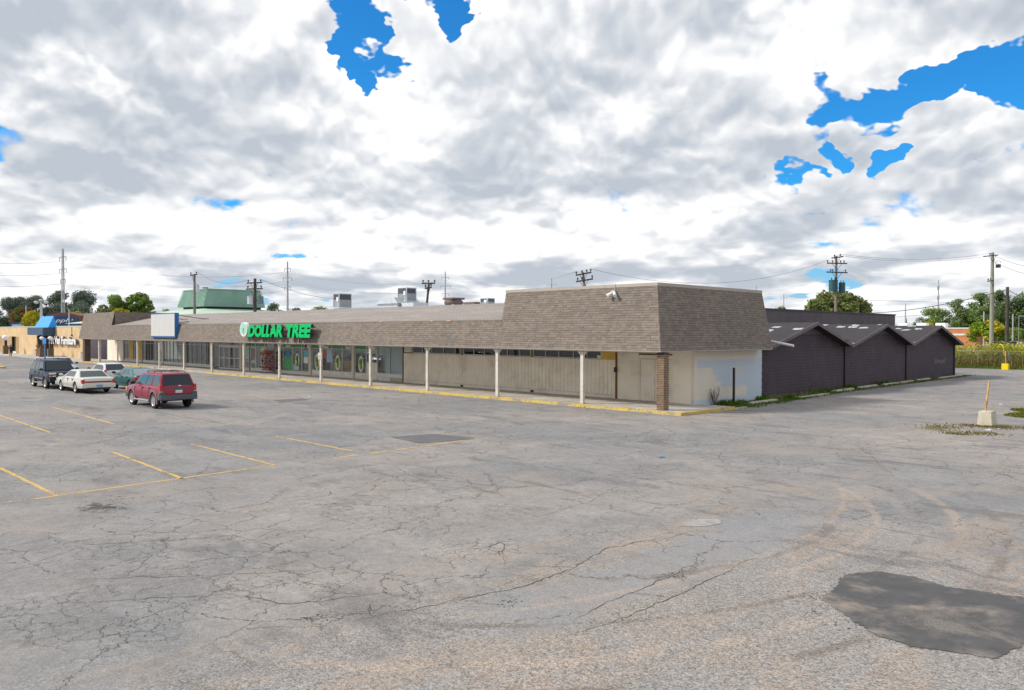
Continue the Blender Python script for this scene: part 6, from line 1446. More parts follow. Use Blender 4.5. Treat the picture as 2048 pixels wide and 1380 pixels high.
for a in (('broadleaf_tree', 'grey green tree cut by the left picture edge', -30, 22, 617, 230, 'dark', 'round', 1, 3000, G1),
          ('tall_pine', 'ragged grey green pine left of the lattice pole', 12, 62, 588, 250, 'blue', 'round', 2, 8500, G1),
          ('tall_pine', 'ragged pine between rust tree and lattice pole', 52, 96, 584, 255, 'blue', 'round', 3, 8500, G1),
          ('tall_pine', 'dark pine rising just behind the lattice pole', 92, 150, 575, 260, 'blue', 'round', 4, 8500, G1),
          ('tall_pine', 'dark spiky pine right of the lattice pole', 128, 192, 576, 262, 'blue', 'round', 5, 8500, G1),
          ('rust_tree', 'small rounded tree turning rust orange on top', 20, 74, 611, 205, ['olive', 'orng', 'olive'], 'dome', 6, 3200, G1),
          ('yellow_tree', 'bright yellow small tree behind the blue awning', 44, 88, 618, 190, 'yel', 'dome', 7, 2600, G1),
          ('yellow_tree', 'yellow tree behind the restaurant parapet', 130, 175, 620, 225, 'yel', 'dome', 8, 2600, G1),
          ('broadleaf_tree', 'left green lobe of trees above the left mansard block', 196, 262, 582, 210, 'mid', 'round', 9, 5200, G1),
          ('broadleaf_tree', 'broad green tree above the left mansard block', 244, 308, 582, 212, 'mid', 'dome', 10, 5600, G1),
          ('yellow_tree', 'low yellow green tree peeping over the left mansard block', 215, 268, 613, 190, 'yel', 'dome', 11, 2600, G1),
          ('broadleaf_tree', 'small pale green tree left of the other two', 190, 222, 603, 200, 'olive', 'dome', 12, 2200, G1),
          ('small_tree', 'tiny dark tree between mansard and green building', 324, 344, 609, 240, 'mid', 'round', 13, 1000, G1),
          ('small_tree', 'tree just right of the green metal building', 525, 572, 599, 240, 'dark', 'round', 14, 2600, G1),
          ('small_tree', 'low trees left of the rooftop unit', 572, 615, 609, 260, 'dark', 'round', 15, 1800, G1), ('small_tree', 'low tree touching the leftmost rooftop unit', 612, 668, 610, 260, 'mid', 'dome', 16, 1800, G1),
          ('broadleaf_tree', 'low olive tree just right of the corner block', 1540, 1584, 609, 230, 'olive', 'dome', 17, 1600, G2),
          ('broadleaf_tree', 'large domed olive tree behind the transformer pole', 1612, 1740, 582, 190, ['olive', 'olive', 'mid'], 'dome', 18, 8000, G2),
          ('bright_conifer', 'bright green conifer right of the transformer pole', 1686, 1746, 596, 150, 'bright', 'fir', 19, 3600, G2),
          ('small_fir', 'tiny dark fir between the thin poles', 1806, 1817, 630, 200, 'pine', 'fir', 20, 500, G2),
          ('broadleaf_tree', 'grey green tree left of the pines', 1828, 1856, 628, 230, 'dark', 'round', 21, 1500, G2),
          ('broadleaf_tree', 'green tree with yellow patches left of the pines', 1848, 1902, 610, 215, ['mid', 'olive'], 'round', 22, 3600, G2),
          ('tall_pine', 'green pine above the orange brick building', 1890, 1942, 600, 225, 'pine', 'pine', 23, 4800, G2),
          ('tall_pine', 'tall pine right behind the bare grey pole', 1930, 1990, 586, 220, ['pine', 'mid'], 'pine', 24, 7000, G2),
          ('tall_pine', 'broad dark pine behind the cable pole', 1968, 2034, 584, 226, 'pine', 'pine', 25, 7500, G2),
          ('tall_pine', 'dark pine cut by the right picture edge', 2010, 2090, 590, 222, ['pine', 'dark'], 'pine', 26, 7000, G2),
          ('yellow_tree', 'yellow green spreading tree before the orange brick wall', 1940, 2014, 640, 150, ['bright', 'yel'], 'dome', 27, 4200, G2),
          ('yellow_tree', 'low yellow green bush tree left of the pines', 1838, 1872, 640, 190, 'yel', 'dome', 28, 1200, G2),
          ('low_shrub_tree', 'dark green low tree right of the cable pole', 2000, 2060, 655, 170, 'mid', 'dome', 29, 2600, G2),
          ('broadleaf_tree', 'low dark tree line end behind the orange building', 1905, 1960, 628, 230, 'dark', 'dome', 30, 3000, G2)):
    tree_px(*a[:-1], group=a[-1])
# far wood along the horizon
mb = MB(); rg_ = random.Random(5)
for px in range(-40, 2100, 9):
    if 330 < px < 500 or 700 < px < 1000: pass
    p = atD(px, 660, 420+rg_.uniform(-30, 30)); r = rg_.uniform(3, 5.2)
    crown_faces(mb, rg_, [(p.x, p.y, rg_.uniform(2, 4.2), r, .9)], 46, 1.5)
tag(mb.build('far_wood', LEAF['dark'], fix=False), 'low dark wood along the horizon', 'woods', kind='stuff')

# ------------------------------------------------------------------ poles and wires
M_WOOD = mat('weathered_pole_wood', (.20,.175,.145), .9, var=.2, vscale=1., stretch=(3,3,.3)); M_WOODD = mat('dark_pole_wood', (.065,.055,.048), .9, var=.2, vscale=1.); M_STEEL = mat('pole_steel', (.42,.43,.44), .6, var=.1, vscale=.5, dirt=(.2,.16,.14), dscale=.3); M_INS = mat('insulator', (.07,.06,.07), .3); M_WIRE = mat('wire_black', (.05,.05,.055), .6)
M_TRAN = mat('transformer_teal', (.012,.075,.085), .5, var=.1, vscale=3); M_TRANG = mat('transformer_grey', (.45,.48,.52), .5)
def cyl_box(name, c, r, h, m, parent):
    mb = MB(); mb.tube((c.x, c.y, c.z-h/2), (c.x, c.y, c.z+h/2), r, n=14); mb.tube((c.x, c.y, c.z+h/2), (c.x, c.y, c.z+h/2+h*.07), r*1.07, n=14); mb.tube((c.x-r*.4, c.y, c.z+h*.55), (c.x-r*.4, c.y, c.z+h*.8), r*.13, n=6); mb.tube((c.x+r*.4, c.y, c.z+h*.55), (c.x+r*.4, c.y, c.z+h*.8), r*.13, n=6)
    return mb.build(name, m, parent)
def upole(px, py, D, r, label, arms=(), lean=(0, 0), m=None, trans=(), base=0.):
    m = m or M_WOOD; t = atD(px, py, D); b = Vector((t.x-lean[0], t.y-lean[1], 0)); e = empty('utility_pole', tuple(b), label, 'utility pole', 'wooden utility poles')
    MB().tube(b, t, r*1.15, r*.8, 10).build('pole', m, e); ends = []
    for (dpy, wl, wr, tilt, ins) in arms:    # arm at dpy px under the top, half widths in px left and right, tilt px
        k = D/FOC; c = t+(b-t).normalized()*(dpy*k); a0 = c-rg*(wl*k)+Vector((0,0,tilt*k)); a1 = c+rg*(wr*k)-Vector((0,0,tilt*k)); off = Vector((-CF.x,-CF.y,0)).normalized()*(r+.08)
        MB().bar(a0+off, a1+off, .12, .15).build('cross_arm', M_WOODD if m is M_WOODD else M_WOODD, e)
        MB().bar(c+off-Vector((0,0,.9)), c.lerp(a0, .5)+off, .04, .04).bar(c+off-Vector((0,0,.9)), c.lerp(a1, .5)+off, .04, .04).build('arm_brace', M_WOODD, e)
        for q in ins:
            p = a0.lerp(a1, q)+off+Vector((0,0,.1)); MB().tube(p, p+Vector((0,0,.28)), .05, .11, 8).build('insulator', M_INS, e); ends.append(p+Vector((0,0,.28)))
    for (dx, dy, rr_, hh, mm) in trans:
        k = D/FOC; c = t+rg*(dx*k)+Vector((0,0,-dy*k)); cyl_box('transformer', c, rr_, hh, mm, e); MB().bar((c.x, c.y, c.z), tuple(Vector((t.x+(b.x-t.x)*.1, t.y+(b.y-t.y)*.1, c.z))), .1, .1).build('hanger', M_WOODD, e)
    return t, ends, e
tA, eA, _ = upole(1672.5, 512, 105, .19, 'dark wooden pole with three cross arms and two teal transformers', [(3, 11, 12, -1.5, (.25,.75)), (15, 20, 20, .4, (.03,.28,.68,.85)), (33, 21, 21, .6, (.2,.3,.9))], m=M_WOOD, trans=((-5.5, 60, .56, 1.35, M_TRAN), (12, 64, .40, 1.25, M_TRAN)))
tB, eB, pB = upole(1985, 505, 118, .27, 'tall pale grey pole near the weeds with a small top arm', [(7, 21, 8, -1.5, (.45,)), (57, 12, 0, -1, (.1,.5))], m=mat('pale_grey_pole', (.27,.265,.22), .9, var=.15, vscale=1.))
c = tB-Vector((0,0,27*118/FOC))+rg*(12*118/FOC); mb = MB(); mb.box(c.x-.3, c.x+.3, c.y-.2, c.y+.2, c.z-.25, c.z+.25); mb.path([tuple(c+rg*(.4*math.cos(a))+Vector((0,0,.4*math.sin(a)+.4))) for a in [i*.5 for i in range(8)]], .03, 5); mb.build('switch_gear', M_INS, pB)
tC, _, pC = upole(2015, 574, 100, .22, 'shorter dark brown pole right of the tall grey pole, carrying a cable', m=M_WOODD)
tD, eD, _ = upole(389, 549, 110, .20, 'weathered pole with one grey transformer standing before the green building', [(1, 7, 7, -1, (.1, .9))], trans=((6, 28, .24, .85, M_TRANG),))
tE, eE, _ = upole(510, 557, 95, .20, 'dark pole with two cross arms and a pair of grey transformers', [(9, 15, 16, -.6, (.1,.5,.9)), (21, 16, 17, -.6, (.1,.6,.9))], m=M_WOODD, trans=((-9, 44, .36, .85, M_TRANG), (11, 44, .34, .85, mat('transformer_dark', (.10,.15,.17), .5))))
tF, eF, _ = upole(858, 566, 90, .15, 'leaning dark pole with two short arms left of the corner block', [(1, 14, 13, -.3, (.1,.5,.95)), (10, 7, 7, -1.2, (.1,.9))], lean=(.9, .5), m=M_WOODD)
tG, eG, _ = upole(1166, 545, 85, .17, 'tilting grey pole with two sloping cross arms above the corner block', [(3, 15, 16, -3., (.03,.4,.7,.95)), (16, 16, 18, -2.8, (.1,.35,.95))], lean=(-1.0, -.4))
def mast(px, py, D, label, arms, thick=.35, lattice=False):
    t = atD(px, py, D); e = empty('transmission_mast', (t.x, t.y, 0), label, 'pylon', 'steel transmission masts'); k = D/FOC
    if lattice:
        mb = MB()
        for sx, sy in ((-1,-1),(1,-1),(1,1),(-1,1)): mb.bar((t.x+sx*.42, t.y+sy*.42, 0), (t.x+sx*.16, t.y+sy*.16, t.z), .17, .17)
        mb.build('leg', M_STEEL, e); mb = MB(); z = 2.; i = 0
        while z < t.z-1:
            w_ = .42-(z/t.z)*.26; w2 = .42-((z+.55)/t.z)*.26; s_ = 1 if i % 2 else -1
            for (ax_, ay, bx_, by) in ((-1,-1,1,-1),(1,-1,1,1)): mb.bar((t.x+ax_*w_*s_ if ay == by else t.x+ax_*w_, t.y+ay*w_ if ay == by else t.y+ay*w_*s_, z), (t.x+bx_*w2*s_ if ay == by else t.x+bx_*w2, t.y+by*w2 if ay == by else t.y+by*w2*s_, z+.55), .07, .07)
            z += .55; i += 1
        mb.build('lattice', M_STEEL, e)
    else: MB().tube((t.x, t.y, 0), t, thick*1.2, thick*.6, 8).build('shaft', M_STEEL, e)
    pts = []
    for (dy, w_) in arms:
        c = t-Vector((0,0,dy*k)); a0, a1 = c-rg*(w_*k)-Vector((0,0,.1)), c+rg*(w_*k)+Vector((0,0,.1)); MB().bar(a0, a1, .18, .18).build('cross_arm', M_STEEL, e)
        for a in (a0, a1): MB().tube(a, a-Vector((0,0,9*k*230/max(D,230)*.9)), .07, n=5).build('insulator_string', M_INS, e); pts.append(a-Vector((0,0,9*k*230/max(D,230)*.9)))
    return t, pts
m1 = mast(125.5, 497, 230, 'nearest lattice transmission mast at far left', [(17, 6.5), (41, 7), (62, 5)], lattice=True)
m2 = mast(575, 523, 300, 'steel mast right of the green metal building', [(14, 6), (33, 8.5), (51, 6)], .45)
m3 = mast(890.5, 543, 400, 'steel mast behind the domed roof fan', [(12, 7), (29, 10), (44, 7)], .45)
m4 = mast(1103, 556, 480, 'thin mast left of the tilting pole', [(13, 9)], .6)
for px, py, D, w_, lab in ((1512, 571, 400, 0, 'bare thin mast tip above the corner block end'), (1567.5, 588, 480, 6, 'small cross shaped mast above the dark warehouse'), (1742.5, 603, 480, 0, 'tiny mast right of the domed olive tree'), (1811, 608, 400, 0, 'thin dark mast by the tiny fir')):
    mast(px, py, D, lab, [(8, w_)] if w_ else [], .4)
tH = mast(1877, 560, 240, 'slim grey pole left of the pines', [(12, 1.5), (32, 1.5)], .26)
for i, (px, py, D, lab) in enumerate(((1968, 623, 160, 'short white pole among the pines'), (2026, 628, 160, 'short white pole near the right edge'), (52, 612, 190, 'short grey pole before the rust coloured tree'), (138, 618, 190, 'pale short pole by the restaurant sign'))):
    t = atD(px, py, D); e = empty('light_pole', (t.x, t.y, 0), lab, 'pole'); MB().tube((t.x, t.y, 0), t, .16, .12, 8).build('pole', M_STEEL, e)
t = atD(82.5, 604, 150); e = empty('street_lamp', (t.x, t.y, 0), 'multi head lot lamp above the blue awning', 'street lamp'); MB().tube((t.x, t.y, 0), t, .28, .2, 8).build('pole', M_STEEL, e)
for dx in (-.9, 0, .9): MB().ball((t.x+rg.x*dx, t.y+rg.y*dx, t.z+.3-abs(dx)*.4), .45, .45, .28).build('lamp_head', M_STEEL, e)
t = atD(2038, 632, 140); e = empty('street_lamp', (t.x, t.y, 0), 'slim lot lamp at the right picture edge', 'street lamp'); MB().tube((t.x, t.y, 0), t, .1, .07, 8).build('pole', M_WOOD, e); MB().bar(t, t+rg*1.0, .25, .12).build('lamp_head', M_STEEL, e)
def wire(a, b, sag, r, label, cat='power line', ext=False):
    a, b = Vector(a), Vector(b); n = 22; pts = []
    for i in range(n+1): q = i/n; p = a.lerp(b, q); p.z -= sag*4*q*(1-q); pts.append(p)
    return tag(MB().path(pts, r, 4).build('overhead_wire', M_WIRE, fix=False), label, cat, 'overhead wires' if cat == 'power line' else None)
def off_dir(p, px, py, D): return atD(px, py, D)
k = 0
for i, (dyl) in enumerate((0, 2, 4)):
    a0, a1 = m1[1][i*2], m1[1][i*2+1]; b0, b1 = m2[1][i*2], m2[1][i*2+1]; c0, c1 = m3[1][i*2], m3[1][i*2+1]
    lv = ['topmost', 'middle level', 'lowest level'][i]
    for p, q, s_, w_ in ((a0, b0, 3.2, 'left arm wire from the lattice mast to the second mast'), (a1, b1, 3.2, 'right arm wire from the lattice mast to the second mast'), (b0, c0, 3.5, 'left arm wire from the second mast to the fan mast'), (b1, c1, 3.5, 'right arm wire from the second mast to the fan mast')): wire(p, q, s_, .018, lv+' '+w_)
    for p, dz, w_ in ((a0, 0, 'near'), (a1, .6, 'far')): wire(p, atD(-60, [523.5, 547.5, 570][i]+dz, 215), 0.6, .018, lv+' '+w_+' wire leaving the lattice mast to the left edge')
    for p, w_ in ((c0, 'left arm'), (c1, 'right arm')): wire(p, atD(1180, [572, 588, 600][i], 620), 3, .022, lv+' '+w_+' wire from the fan mast to behind the corner block')
wire(eA[1], eB[0], .8, .016, 'wire between the transformer pole and the tall grey pole'); wire(eA[0], eB[0]-Vector((0,0,.4)), .8, .016, 'second wire between the transformer pole and tall grey pole')
wire(eA[2], eG[3], 2.2, .015, 'wire from the transformer pole down to the tilting pole'); wire(eG[0], m4[0], .3, .02, 'wire from the tilting pole to the thin mast')
wire(tC-Vector((0,0,.3)), atD(1700, 626, 150), .9, .05, 'thick black cable falling left from the cable pole', 'cable'); wire(tC-Vector((0,0,.3)), atD(2120, 612, 70), .4, .05, 'thick black cable leaving the cable pole to the right', 'cable')
wire(eB[0], atD(2120, 540, 90), .6, .025, 'wire leaving the tall grey pole to the right'); wire(tB-Vector((0,0,1.2)), atD(2120, 556, 90), .6, .025, 'lower wire leaving the tall grey pole to the right')
wire(eD[1], eE[0], .9, .02, 'slack wire between the two poles by the green building'); wire(eE[2], atD(700, 600, 120), .6, .02, 'wire from the double transformer pole to the right')
wire(tD-Vector((0,0,1)), tE-Vector((0,0,3)), 1.4, .018, 'lower slack wire between the poles by the green building')
wire(atD(1730, 600, 260), atD(2100, 603, 260), .5, .04, 'pale wires crossing in front of the pines'); wire(atD(1690, 640, 150), atD(2100, 597, 150), .6, .03, 'thin wire rising before the pines')

# ------------------------------------------------------------------ fence, weeds, kerb side things
FY = 101.
fe = empty('chain_link_fence', (-26, FY, 0), 'grey chain link fence before the tall weeds', 'fence'); zt_ = onY(1950, 701.5, FY).z; fx0, fx1 = -31.5, -4.
mb = MB(); M_FEN = mat('dull_fence_steel', (.24,.24,.23), .6); mb.tube((fx0, FY, zt_), (fx1, FY, zt_), .028, n=6); mb.build('top_rail', M_FEN, fe)
x = onY(2018, 720, FY).x; 
for i in range(-3, 7):
    X = x+i*3.05
    if fx0 < X < fx1: MB().tube((X, FY, 0), (X, FY, zt_+.02), .04, n=8).build('fence_post', M_FEN, fe)
mb = MB(); st = .09; hgt = zt_
a = fx0
while a < fx1:
    for sgn in (1, -1):
        mb.quad((a-.003, FY, .03), (a+.003, FY, .03), (a+.003+sgn*hgt*.9, FY, hgt), (a-.003+sgn*hgt*.9, FY, hgt))
    a += st
tag(mb.build('wire_mesh', mat('dull_wire', (.2,.2,.19), .7), fe, fix=False), kind='stuff')
def weeds(name, label, fn, n, hmin, hmax, m, w=.012, sub=2, seed=1, cat='weeds', lean=.25):
    rg_ = random.Random(seed); mb = MB()
    for _ in range(n):
        x, y, s_ = fn(rg_); h = rg_.uniform(hmin, hmax)*s_; a = rg_.uniform(0, 6.28); d = Vector((math.cos(a), math.sin(a), 0)); l = rg_.uniform(0, lean)*h; b = Vector((x, y, 0)); t_ = b+d*l+Vector((0,0,h)); s = Vector((-d.y, d.x, 0))*w*rg_.uniform(.6, 1.4)
        mid = b.lerp(t_, .55)-d*l*.15; mb.add([b-s, b+s, mid+s*1.1, t_, mid-s*1.1], [(0,1,2,4), (4,2,3)])
        for q in range(sub):
            f = rg_.uniform(.3, 1.); p = b.lerp(t_, f); aa = rg_.uniform(0, 6.28); v = Vector((math.cos(aa), math.sin(aa), rg_.uniform(-.1, .8)))*rg_.uniform(.5, 1.2)*h*.14; u_ = v.cross(Vector((0,0,1))).normalized()*v.length*.28
            mb.add([p, p+v*.5+u_, p+v, p+v*.5-u_], [(0,1,2,3)])
    return tag(mb.build(name, m, fix=False), label, cat, kind='stuff')
def fweed(r): 
    y = 101.3+abs(r.gauss(0, 6)); x = r.uniform(-32-(y-101)*.35, -3); return x, y, 1+.12*math.sin(x*.9)+.1*math.sin(x*2.3+1)
weeds('tall_weeds', 'tall yellow green weeds behind the chain link fence', fweed, 15000, .8, 2.5, leaf_mat('weed_yellow_green', (.36,.37,.055)), .022, 5, 2)
weeds('tall_weeds', 'brown dry grass growing through the chain link fence', lambda r: (r.uniform(-31.5, -4), 100.7+abs(r.gauss(0, .7)), 1+.35*math.sin(r.random()*6)), 6500, .4, 1.2, leaf_mat('weed_brown', (.28,.25,.08)), .015, 3, 3)
weeds('tall_weeds', 'pale goldenrod heads above the weeds', lambda r: (lambda q: (q[0], q[1]+5, 1))(fweed(r)), 2600, 1.4, 2.9, leaf_mat('goldenrod', (.42,.36,.12)), .02, 6, 4)
weeds('verge_grass', 'green grass verge at the foot of the fence', lambda r: (r.uniform(-31.5, -4), 100.3+r.gauss(0, .45), 1), 7000, .08, .35, leaf_mat('verge_green', (.10,.16,.035)), .02, 2, 5, 'grass')
tag(bx('dirt_verge', mat('verge_soil', (.17,.15,.09), .95, var=.3, vscale=1.), None, -60, 40, 99.4, 420, 0, .012), kind='structure')
# strip between wheel stops and dark wall
sheet('verge_soil', [(-23.1,36.3),(-21.5,36.4),(-21.4,40),(-21.6,46),(-22.2,52),(-22.6,62),(-23.2,72),(-23.4,81),(-24.2,82),(-24.2,42.8),(-23.1,42.7)], mat('verge_soil', (.17,.15,.09), .95), .007, .08, .6, kind='structure')
M_WEED = leaf_mat('weed_green', (.085,.165,.025)); M_MOSS = leaf_mat('moss_green', (.115,.135,.03))
def fs(r):
    y = 36.5+abs(r.random())**1.3*44; xw = -23.0 if y < 42.8 else -24.1; xk = -21.7-(y-40)*.037; 
    return r.uniform(xw, xk), y, 1
def clus(cs): 
    def f(r): c = r.choice(cs); return c[0]+r.gauss(0, c[2]), c[1]+r.gauss(0, c[3] if len(c) > 3 else c[2]), 1
    return f
weeds('verge_grass', 'mossy grass strip along the dark warehouse wall', fs, 6500, .02, .09, M_MOSS, .02, 1, 6, 'grass')
weeds('verge_weeds', 'leafy green weeds at the foot of the painted corner wall', clus([(-22.8,38.0,.25),(-22.7,38.9,.35,.5),(-23.0,42.3,.25),(-23.6,43.4,.3),(-23.4,52,.4,1.2),(-23.8,56.7,.2),(-23.9,63,.2,1.),(-22.1,44,.1,.3)]), 1100, .08, .30, M_WEED, .03, 5, 7)
weeds('verge_grass', 'sparse grass edging the kerb end and wheel stops', clus([(-21.3,38.2,.3,.8),(-21.5,41,.2,1.8),(-21.75,44,.15,1.5),(-22.4,50.5,.15,.5),(-22.9,55.7,.15,.4),(-23.2,62,.12,1),(-23.4,68.6,.12,.6),(-23.6,80,.2,1.5)]), 2600, .03, .10, M_WEED, .02, 1, 8, 'grass')
ds_ = tag(MB().build('dead_shrub', M_BARK) if 0 else empty('dead_shrub', (-22.95, 37.45, 0)), 'leafless brown shrub against the painted corner wall', 'shrub'); mb = MB(); rg_ = random.Random(9)
for _ in range(22):
    a = rg_.uniform(0, 6.28); b = Vector((-22.9, 37.4, 0)); h = rg_.uniform(.5, 1.02); t_ = b+Vector((math.cos(a)*.15, math.sin(a)*.42, h)); m_ = b.lerp(t_, .5)+Vector((0, rg_.uniform(-.05, .05), 0)); mb.path([b, m_, t_], .008, 4)
    for q in range(3): p = m_.lerp(t_, rg_.random()); mb.tube(p, p+Vector((rg_.uniform(-.1,.1), rg_.uniform(-.15,.15), rg_.uniform(.05,.2))), .005, .003, 4)
mb.build('twigs', mat('dead_twig', (.13,.08,.07), .9), ds_, fix=False)
pp = tag(empty('steel_post', (-22.6, 38.8, 0)), 'thin black square post standing before the painted corner wall', 'post'); bx('shaft', mat('black_rusty_steel', (.02,.018,.022), .6, dirt=(.12,.08,.05), dscale=3, damt=.3), pp, -22.65, -22.55, 38.75, 38.85, 0, 1.97)
# wheel stops
def stop_mesh():
    mb = MB(); pr = [(-.10, 0), (.10, 0), (.085, .09), (.055, .125), (-.055, .125), (-.085, .09)]; L = [-1, -.92, .92, 1]; sc = [.8, 1, 1, .8]
    vs = []; 
    for y, s_ in zip(L, sc):
        for x, z in pr: vs.append((x, y, z*s_))
    n = len(pr); fs_ = [tuple(range(n)), tuple(reversed(range(3*n, 4*n)))]
    for j in range(3):
        for i in range(n): fs_.append((j*n+i, j*n+(i+1)%n, (j+1)*n+(i+1)%n, (j+1)*n+i))
    mb.add(vs, fs_); return mb
proto = None
labs = ['wheel stop nearest the corner kerb', 'second wheel stop, sunk flat before the dark wall', 'third wheel stop from the corner', 'fourth wheel stop, below the first dark pilaster', 'fifth wheel stop from the corner', 'sixth wheel stop from the corner', 'seventh wheel stop from the corner', 'farthest wheel stop, past the warehouse corner']
for i, ((x0, y0), (x1, y1)) in enumerate((((-21.94,39.3),(-22.02,42.4)), ((-22.1,45.4),(-22.35,49.8)), ((-22.78,51.5),(-23.0,55.1)), ((-23.15,56.4),(-23.35,60.0)), ((-23.25,61.),(-23.4,64.3)), ((-23.47,65.),(-23.65,68.1)), ((-23.7,69.2),(-23.9,72.7)), ((-23.6,74.),(-23.75,80.3)))):
    if proto is None: proto = stop_mesh().build('wheel_stop', mat('stained_concrete', (.40,.375,.30), .9, var=.18, vscale=3, dirt=(.14,.14,.08), dscale=2, damt=.5)); o = proto
    else: o = proto.copy(); COL.objects.link(o)
    o.location = ((x0+x1)/2, (y0+y1)/2, .0); L = math.hypot(x1-x0, y1-y0); o.scale = (1.35, L/2, 1.05 if i != 1 else .6); o.rotation_euler = (0, 0, math.atan2(-(x1-x0), y1-y0)); tag(o, 'pale concrete '+labs[i], 'wheel stop', 'wheel stops along the dark wall')
# concrete block bollard with leaning pipe
bb = empty('concrete_bollard', (-10.08, 37.5, 0), 'pale tapered concrete block with leaning rusty yellow pipe', 'bollard'); bx0, bx1 = -10.38, -9.86; mb = MB()
mb.add([(bx0-.02,37.3,0),(bx1+.03,37.3,0),(bx1+.03,38.1,0),(bx0-.02,38.1,0),(bx0+.04,37.34,.60),(bx1-.02,37.34,.60),(bx1-.02,37.98,.60),(bx0+.04,37.98,.60)], [(0,3,2,1),(4,5,6,7),(0,1,5,4),(1,2,6,5),(2,3,7,6),(3,0,4,7)])
bevel_mesh(mb, 'block', mat('cream_concrete', (.52,.47,.36), .9, var=.1, vscale=4, bump=.4, bscale=40, dirt=(.2,.19,.15), dscale=3, damt=.45), None, .015, 1); blo = [o for o in COL.objects if o.name.startswith('block')][-1]; adopt(blo, bb)
pb0, pb1 = Vector((-10.16, 37.62, .60)), onY(1978.5, 763, 37.75)
mb = MB(); mb.tube(pb0, pb1, .042, n=12); mb.ball(tuple(pb1), .043, .043, .03, 12, 6); mb.build('leaning_pipe', mat('rusty_yellow_pipe', (.60,.42,.17), .7, col2=(.30,.13,.04), vscale=2.5, var=.2), bb)
weeds('crack_weeds', 'yellowing weeds sprawling round the concrete block bollard', clus([(-10.4,37.0,.35,.25),(-10.0,36.9,.5,.3),(-10.9,35.6,.5,.6),(-10.2,34.2,.5,.3),(-9.2,34.4,.35,.3),(-9.4,37.2,.3,.3),(-11.3,35.3,.3,.5),(-10.0,33.4,.3,.15),(-8.6,37.8,.4,.3)]), 1700, .02, .08, leaf_mat('weed_ochre', (.20,.165,.05)), .014, 1, 10)
def fp(r):
    while 1:
        x, y = r.uniform(-11.4, -3), r.uniform(42.2, 52)
        if x > -11.3+abs(y-47.5)*.16 + .3*math.sin(y*2): return x, y, 1
weeds('grass_patch', 'patch of green yellow grass at the right edge of the lot', fp, 14000, .02, .10, leaf_mat('patch_grass', (.13,.14,.025)), .03, 1, 11, 'grass')
sheet('soil_patch', [(-11.2,46.5),(-10.6,43.4),(-9.6,42.4),(-2.5,41.8),(-2.5,52.5),(-10.4,51.6),(-11.2,49.4)], mat('patch_soil', (.20,.18,.11), .95, var=.3, vscale=2), .006, .12, .4, kind='structure')
weeds('kerb_weeds', 'small weeds in the joints of the yellow kerb', clus([(-26.9,31.6,.12),(-28.3,31.6,.2,.05),(-30.7,31.62,.3,.06),(-33.9,31.75,.2),(-35.5,32.5,.15,.1),(-38.6,31.6,.5,.06),(-40.2,31.6,.2,.1),(-29.2,34.8,.15),(-31.0,33.0,.15),(-24.4,31.6,.3,.05),(-47,31.6,.5,.06),(-22.1,31.9,.25,.1)]), 700, .03, .12, M_WEED, .012, 3, 12)
# far yellow block and pipe by the fence
yb2 = empty('yellow_bollard', (-24.5, 98, 0), 'yellow painted block with slim post before the fence', 'bollard'); c = onZ(2011, 740, 0)
bevel_mesh(MB().box(c.x-.32, c.x+.32, c.y-.3, c.y+.3, 0, .68), 'yellow_block', mat('bollard_yellow', (.75,.55,.0)), None, .03, 1); q = [o for o in COL.objects if o.name.startswith('yellow_block')][-1]; adopt(q, yb2)
MB().tube((c.x, c.y, .68), (c.x, c.y, 1.85), .05, n=8).tube((c.x, c.y, 1.5), (c.x, c.y, 1.9), .085, n=8).build('rusty_post', mat('rusty_yellow_pipe', (.60,.42,.17)), yb2)
yp = empty('gas_pipe', (-25.5, 101.8, 0), 'bright yellow bent gas pipe behind the fence', 'pipe'); c = onZ(2008, 735, 0); c = Vector((onY(2008, 700, 101.8).x, 101.8, 0)); MB().path([(c.x,101.8,0),(c.x,101.8,2.1),(c.x-.15,101.8,2.6),(c.x-.45,101.8,2.7)], .05, 8).build('pipe', mat('bollard_yellow', (.75,.55,.0)), yp)
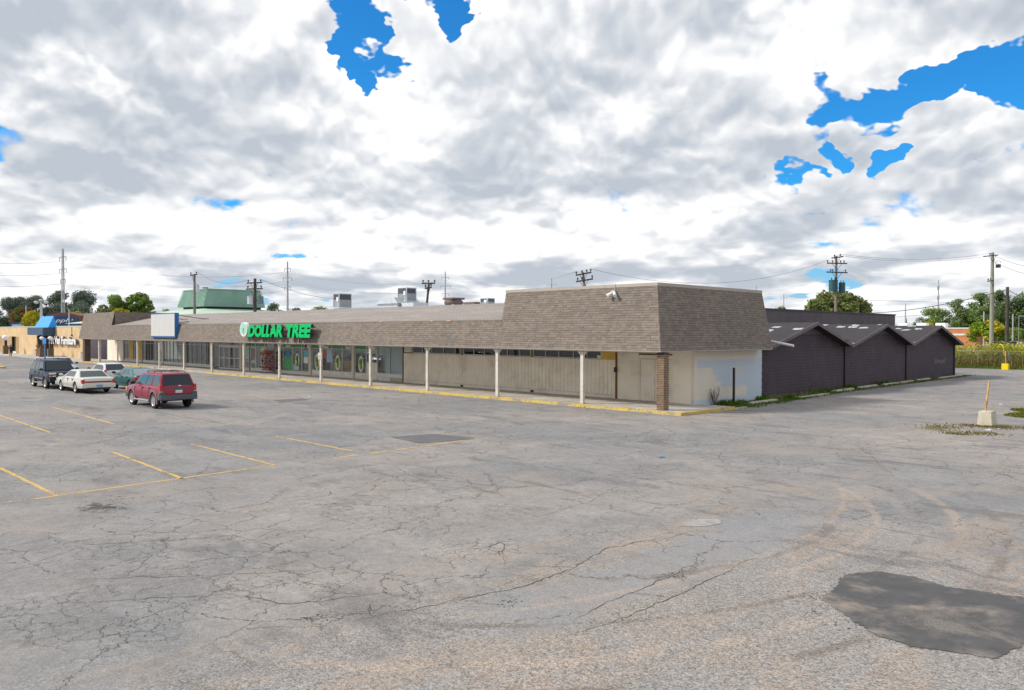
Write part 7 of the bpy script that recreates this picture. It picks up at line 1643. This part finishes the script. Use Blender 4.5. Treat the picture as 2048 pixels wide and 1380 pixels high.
# parked cars far away beyond the weeds
fc = [((.5,.55,.62),), ((.10,.12,.16),), ((.55,.56,.58),)]
for i, (px, lab) in enumerate(((1998, 'pale blue far car left of the cable pole'), (2012, 'dark far car behind the cable pole'), (2026, 'silver far car right of the cable pole'))):
    t = atD(px, 690, 150); col = fc[i][0]; e = empty('parked_car', (t.x, t.y, 0), lab, 'car', 'cars far beyond the weeds'); pm = paint('far_paint_%s' % 'abc'[i], col)
    pr = [(-2.2,.3),(2.2,.3),(2.2,.75),(1.3,.95),(.7,1.42),(-1.1,1.45),(-1.9,1.0),(-2.2,.9)]; d = Vector((1, 0, 0)); n_ = Vector((0, 1, 0))
    mb = MB(); mb.prism([(t.x+x*d.x, t.y-.85, z+1.1) for x, z in pr], (0, 1.7, 0)); mb.build('body', pm, e)
    mb = MB(); mb.prism([(t.x+x, t.y-.87, z+1.1) for x, z in ((1.15,.98),(.65,1.36),(-1.05,1.38),(-1.6,1.02))], (0, 1.74, 0)); mb.build('windows', M_CGL, e)
    for x in (-1.4, 1.4): MB().tube((t.x+x, t.y-.9, 1.42), (t.x+x, t.y+.9, 1.42), .32, n=14).build('wheel', M_TYRE, e)
tag(bx('far_lot', mat('far_lot_asphalt', (.2,.2,.2), .9), None, -60, 30, 140, 180, 1.0, 1.1), kind='structure')
# litter
def litter(px, py, s, m, label):
    c = onZ(px, py, 0); r = random.Random(int(px)); mb = MB(); vs = []
    for i in range(9): a = i*6.28/9; vs.append((c.x+math.cos(a)*s*r.uniform(.6,1.1), c.y+math.sin(a)*s*1.6*r.uniform(.6,1.1), r.uniform(.006, .02)))
    mb.add(vs+[(c.x, c.y, s*.45)], [(i, (i+1)%9, 9) for i in range(9)]); return tag(mb.build('litter', m, fix=False), label, 'litter')
litter(1323, 915, .10, mat('litter_blue', (.01,.16,.36), .5), 'crumpled blue plastic scrap alone on the asphalt')
for i, (px, py, s, lab) in enumerate(((2001, 809, .10, 'white paper scrap beyond the concrete block'), (1978, 861, .14, 'pale crushed bag at the foot of the concrete block'), (1997, 858, .06, 'small white scrap right of the concrete block'), (1889, 869, .06, 'small white scrap left of the concrete block'), (1583, 862, .06, 'small white scrap in the middle of the drive'), (618, 794, .07, 'tiny white scrap near the shop kerb'))):
    litter(px, py, s, mat('litter_white', (.62,.62,.62), .6), lab)
sc_ = len(COL.objects); print('objects', sc_)
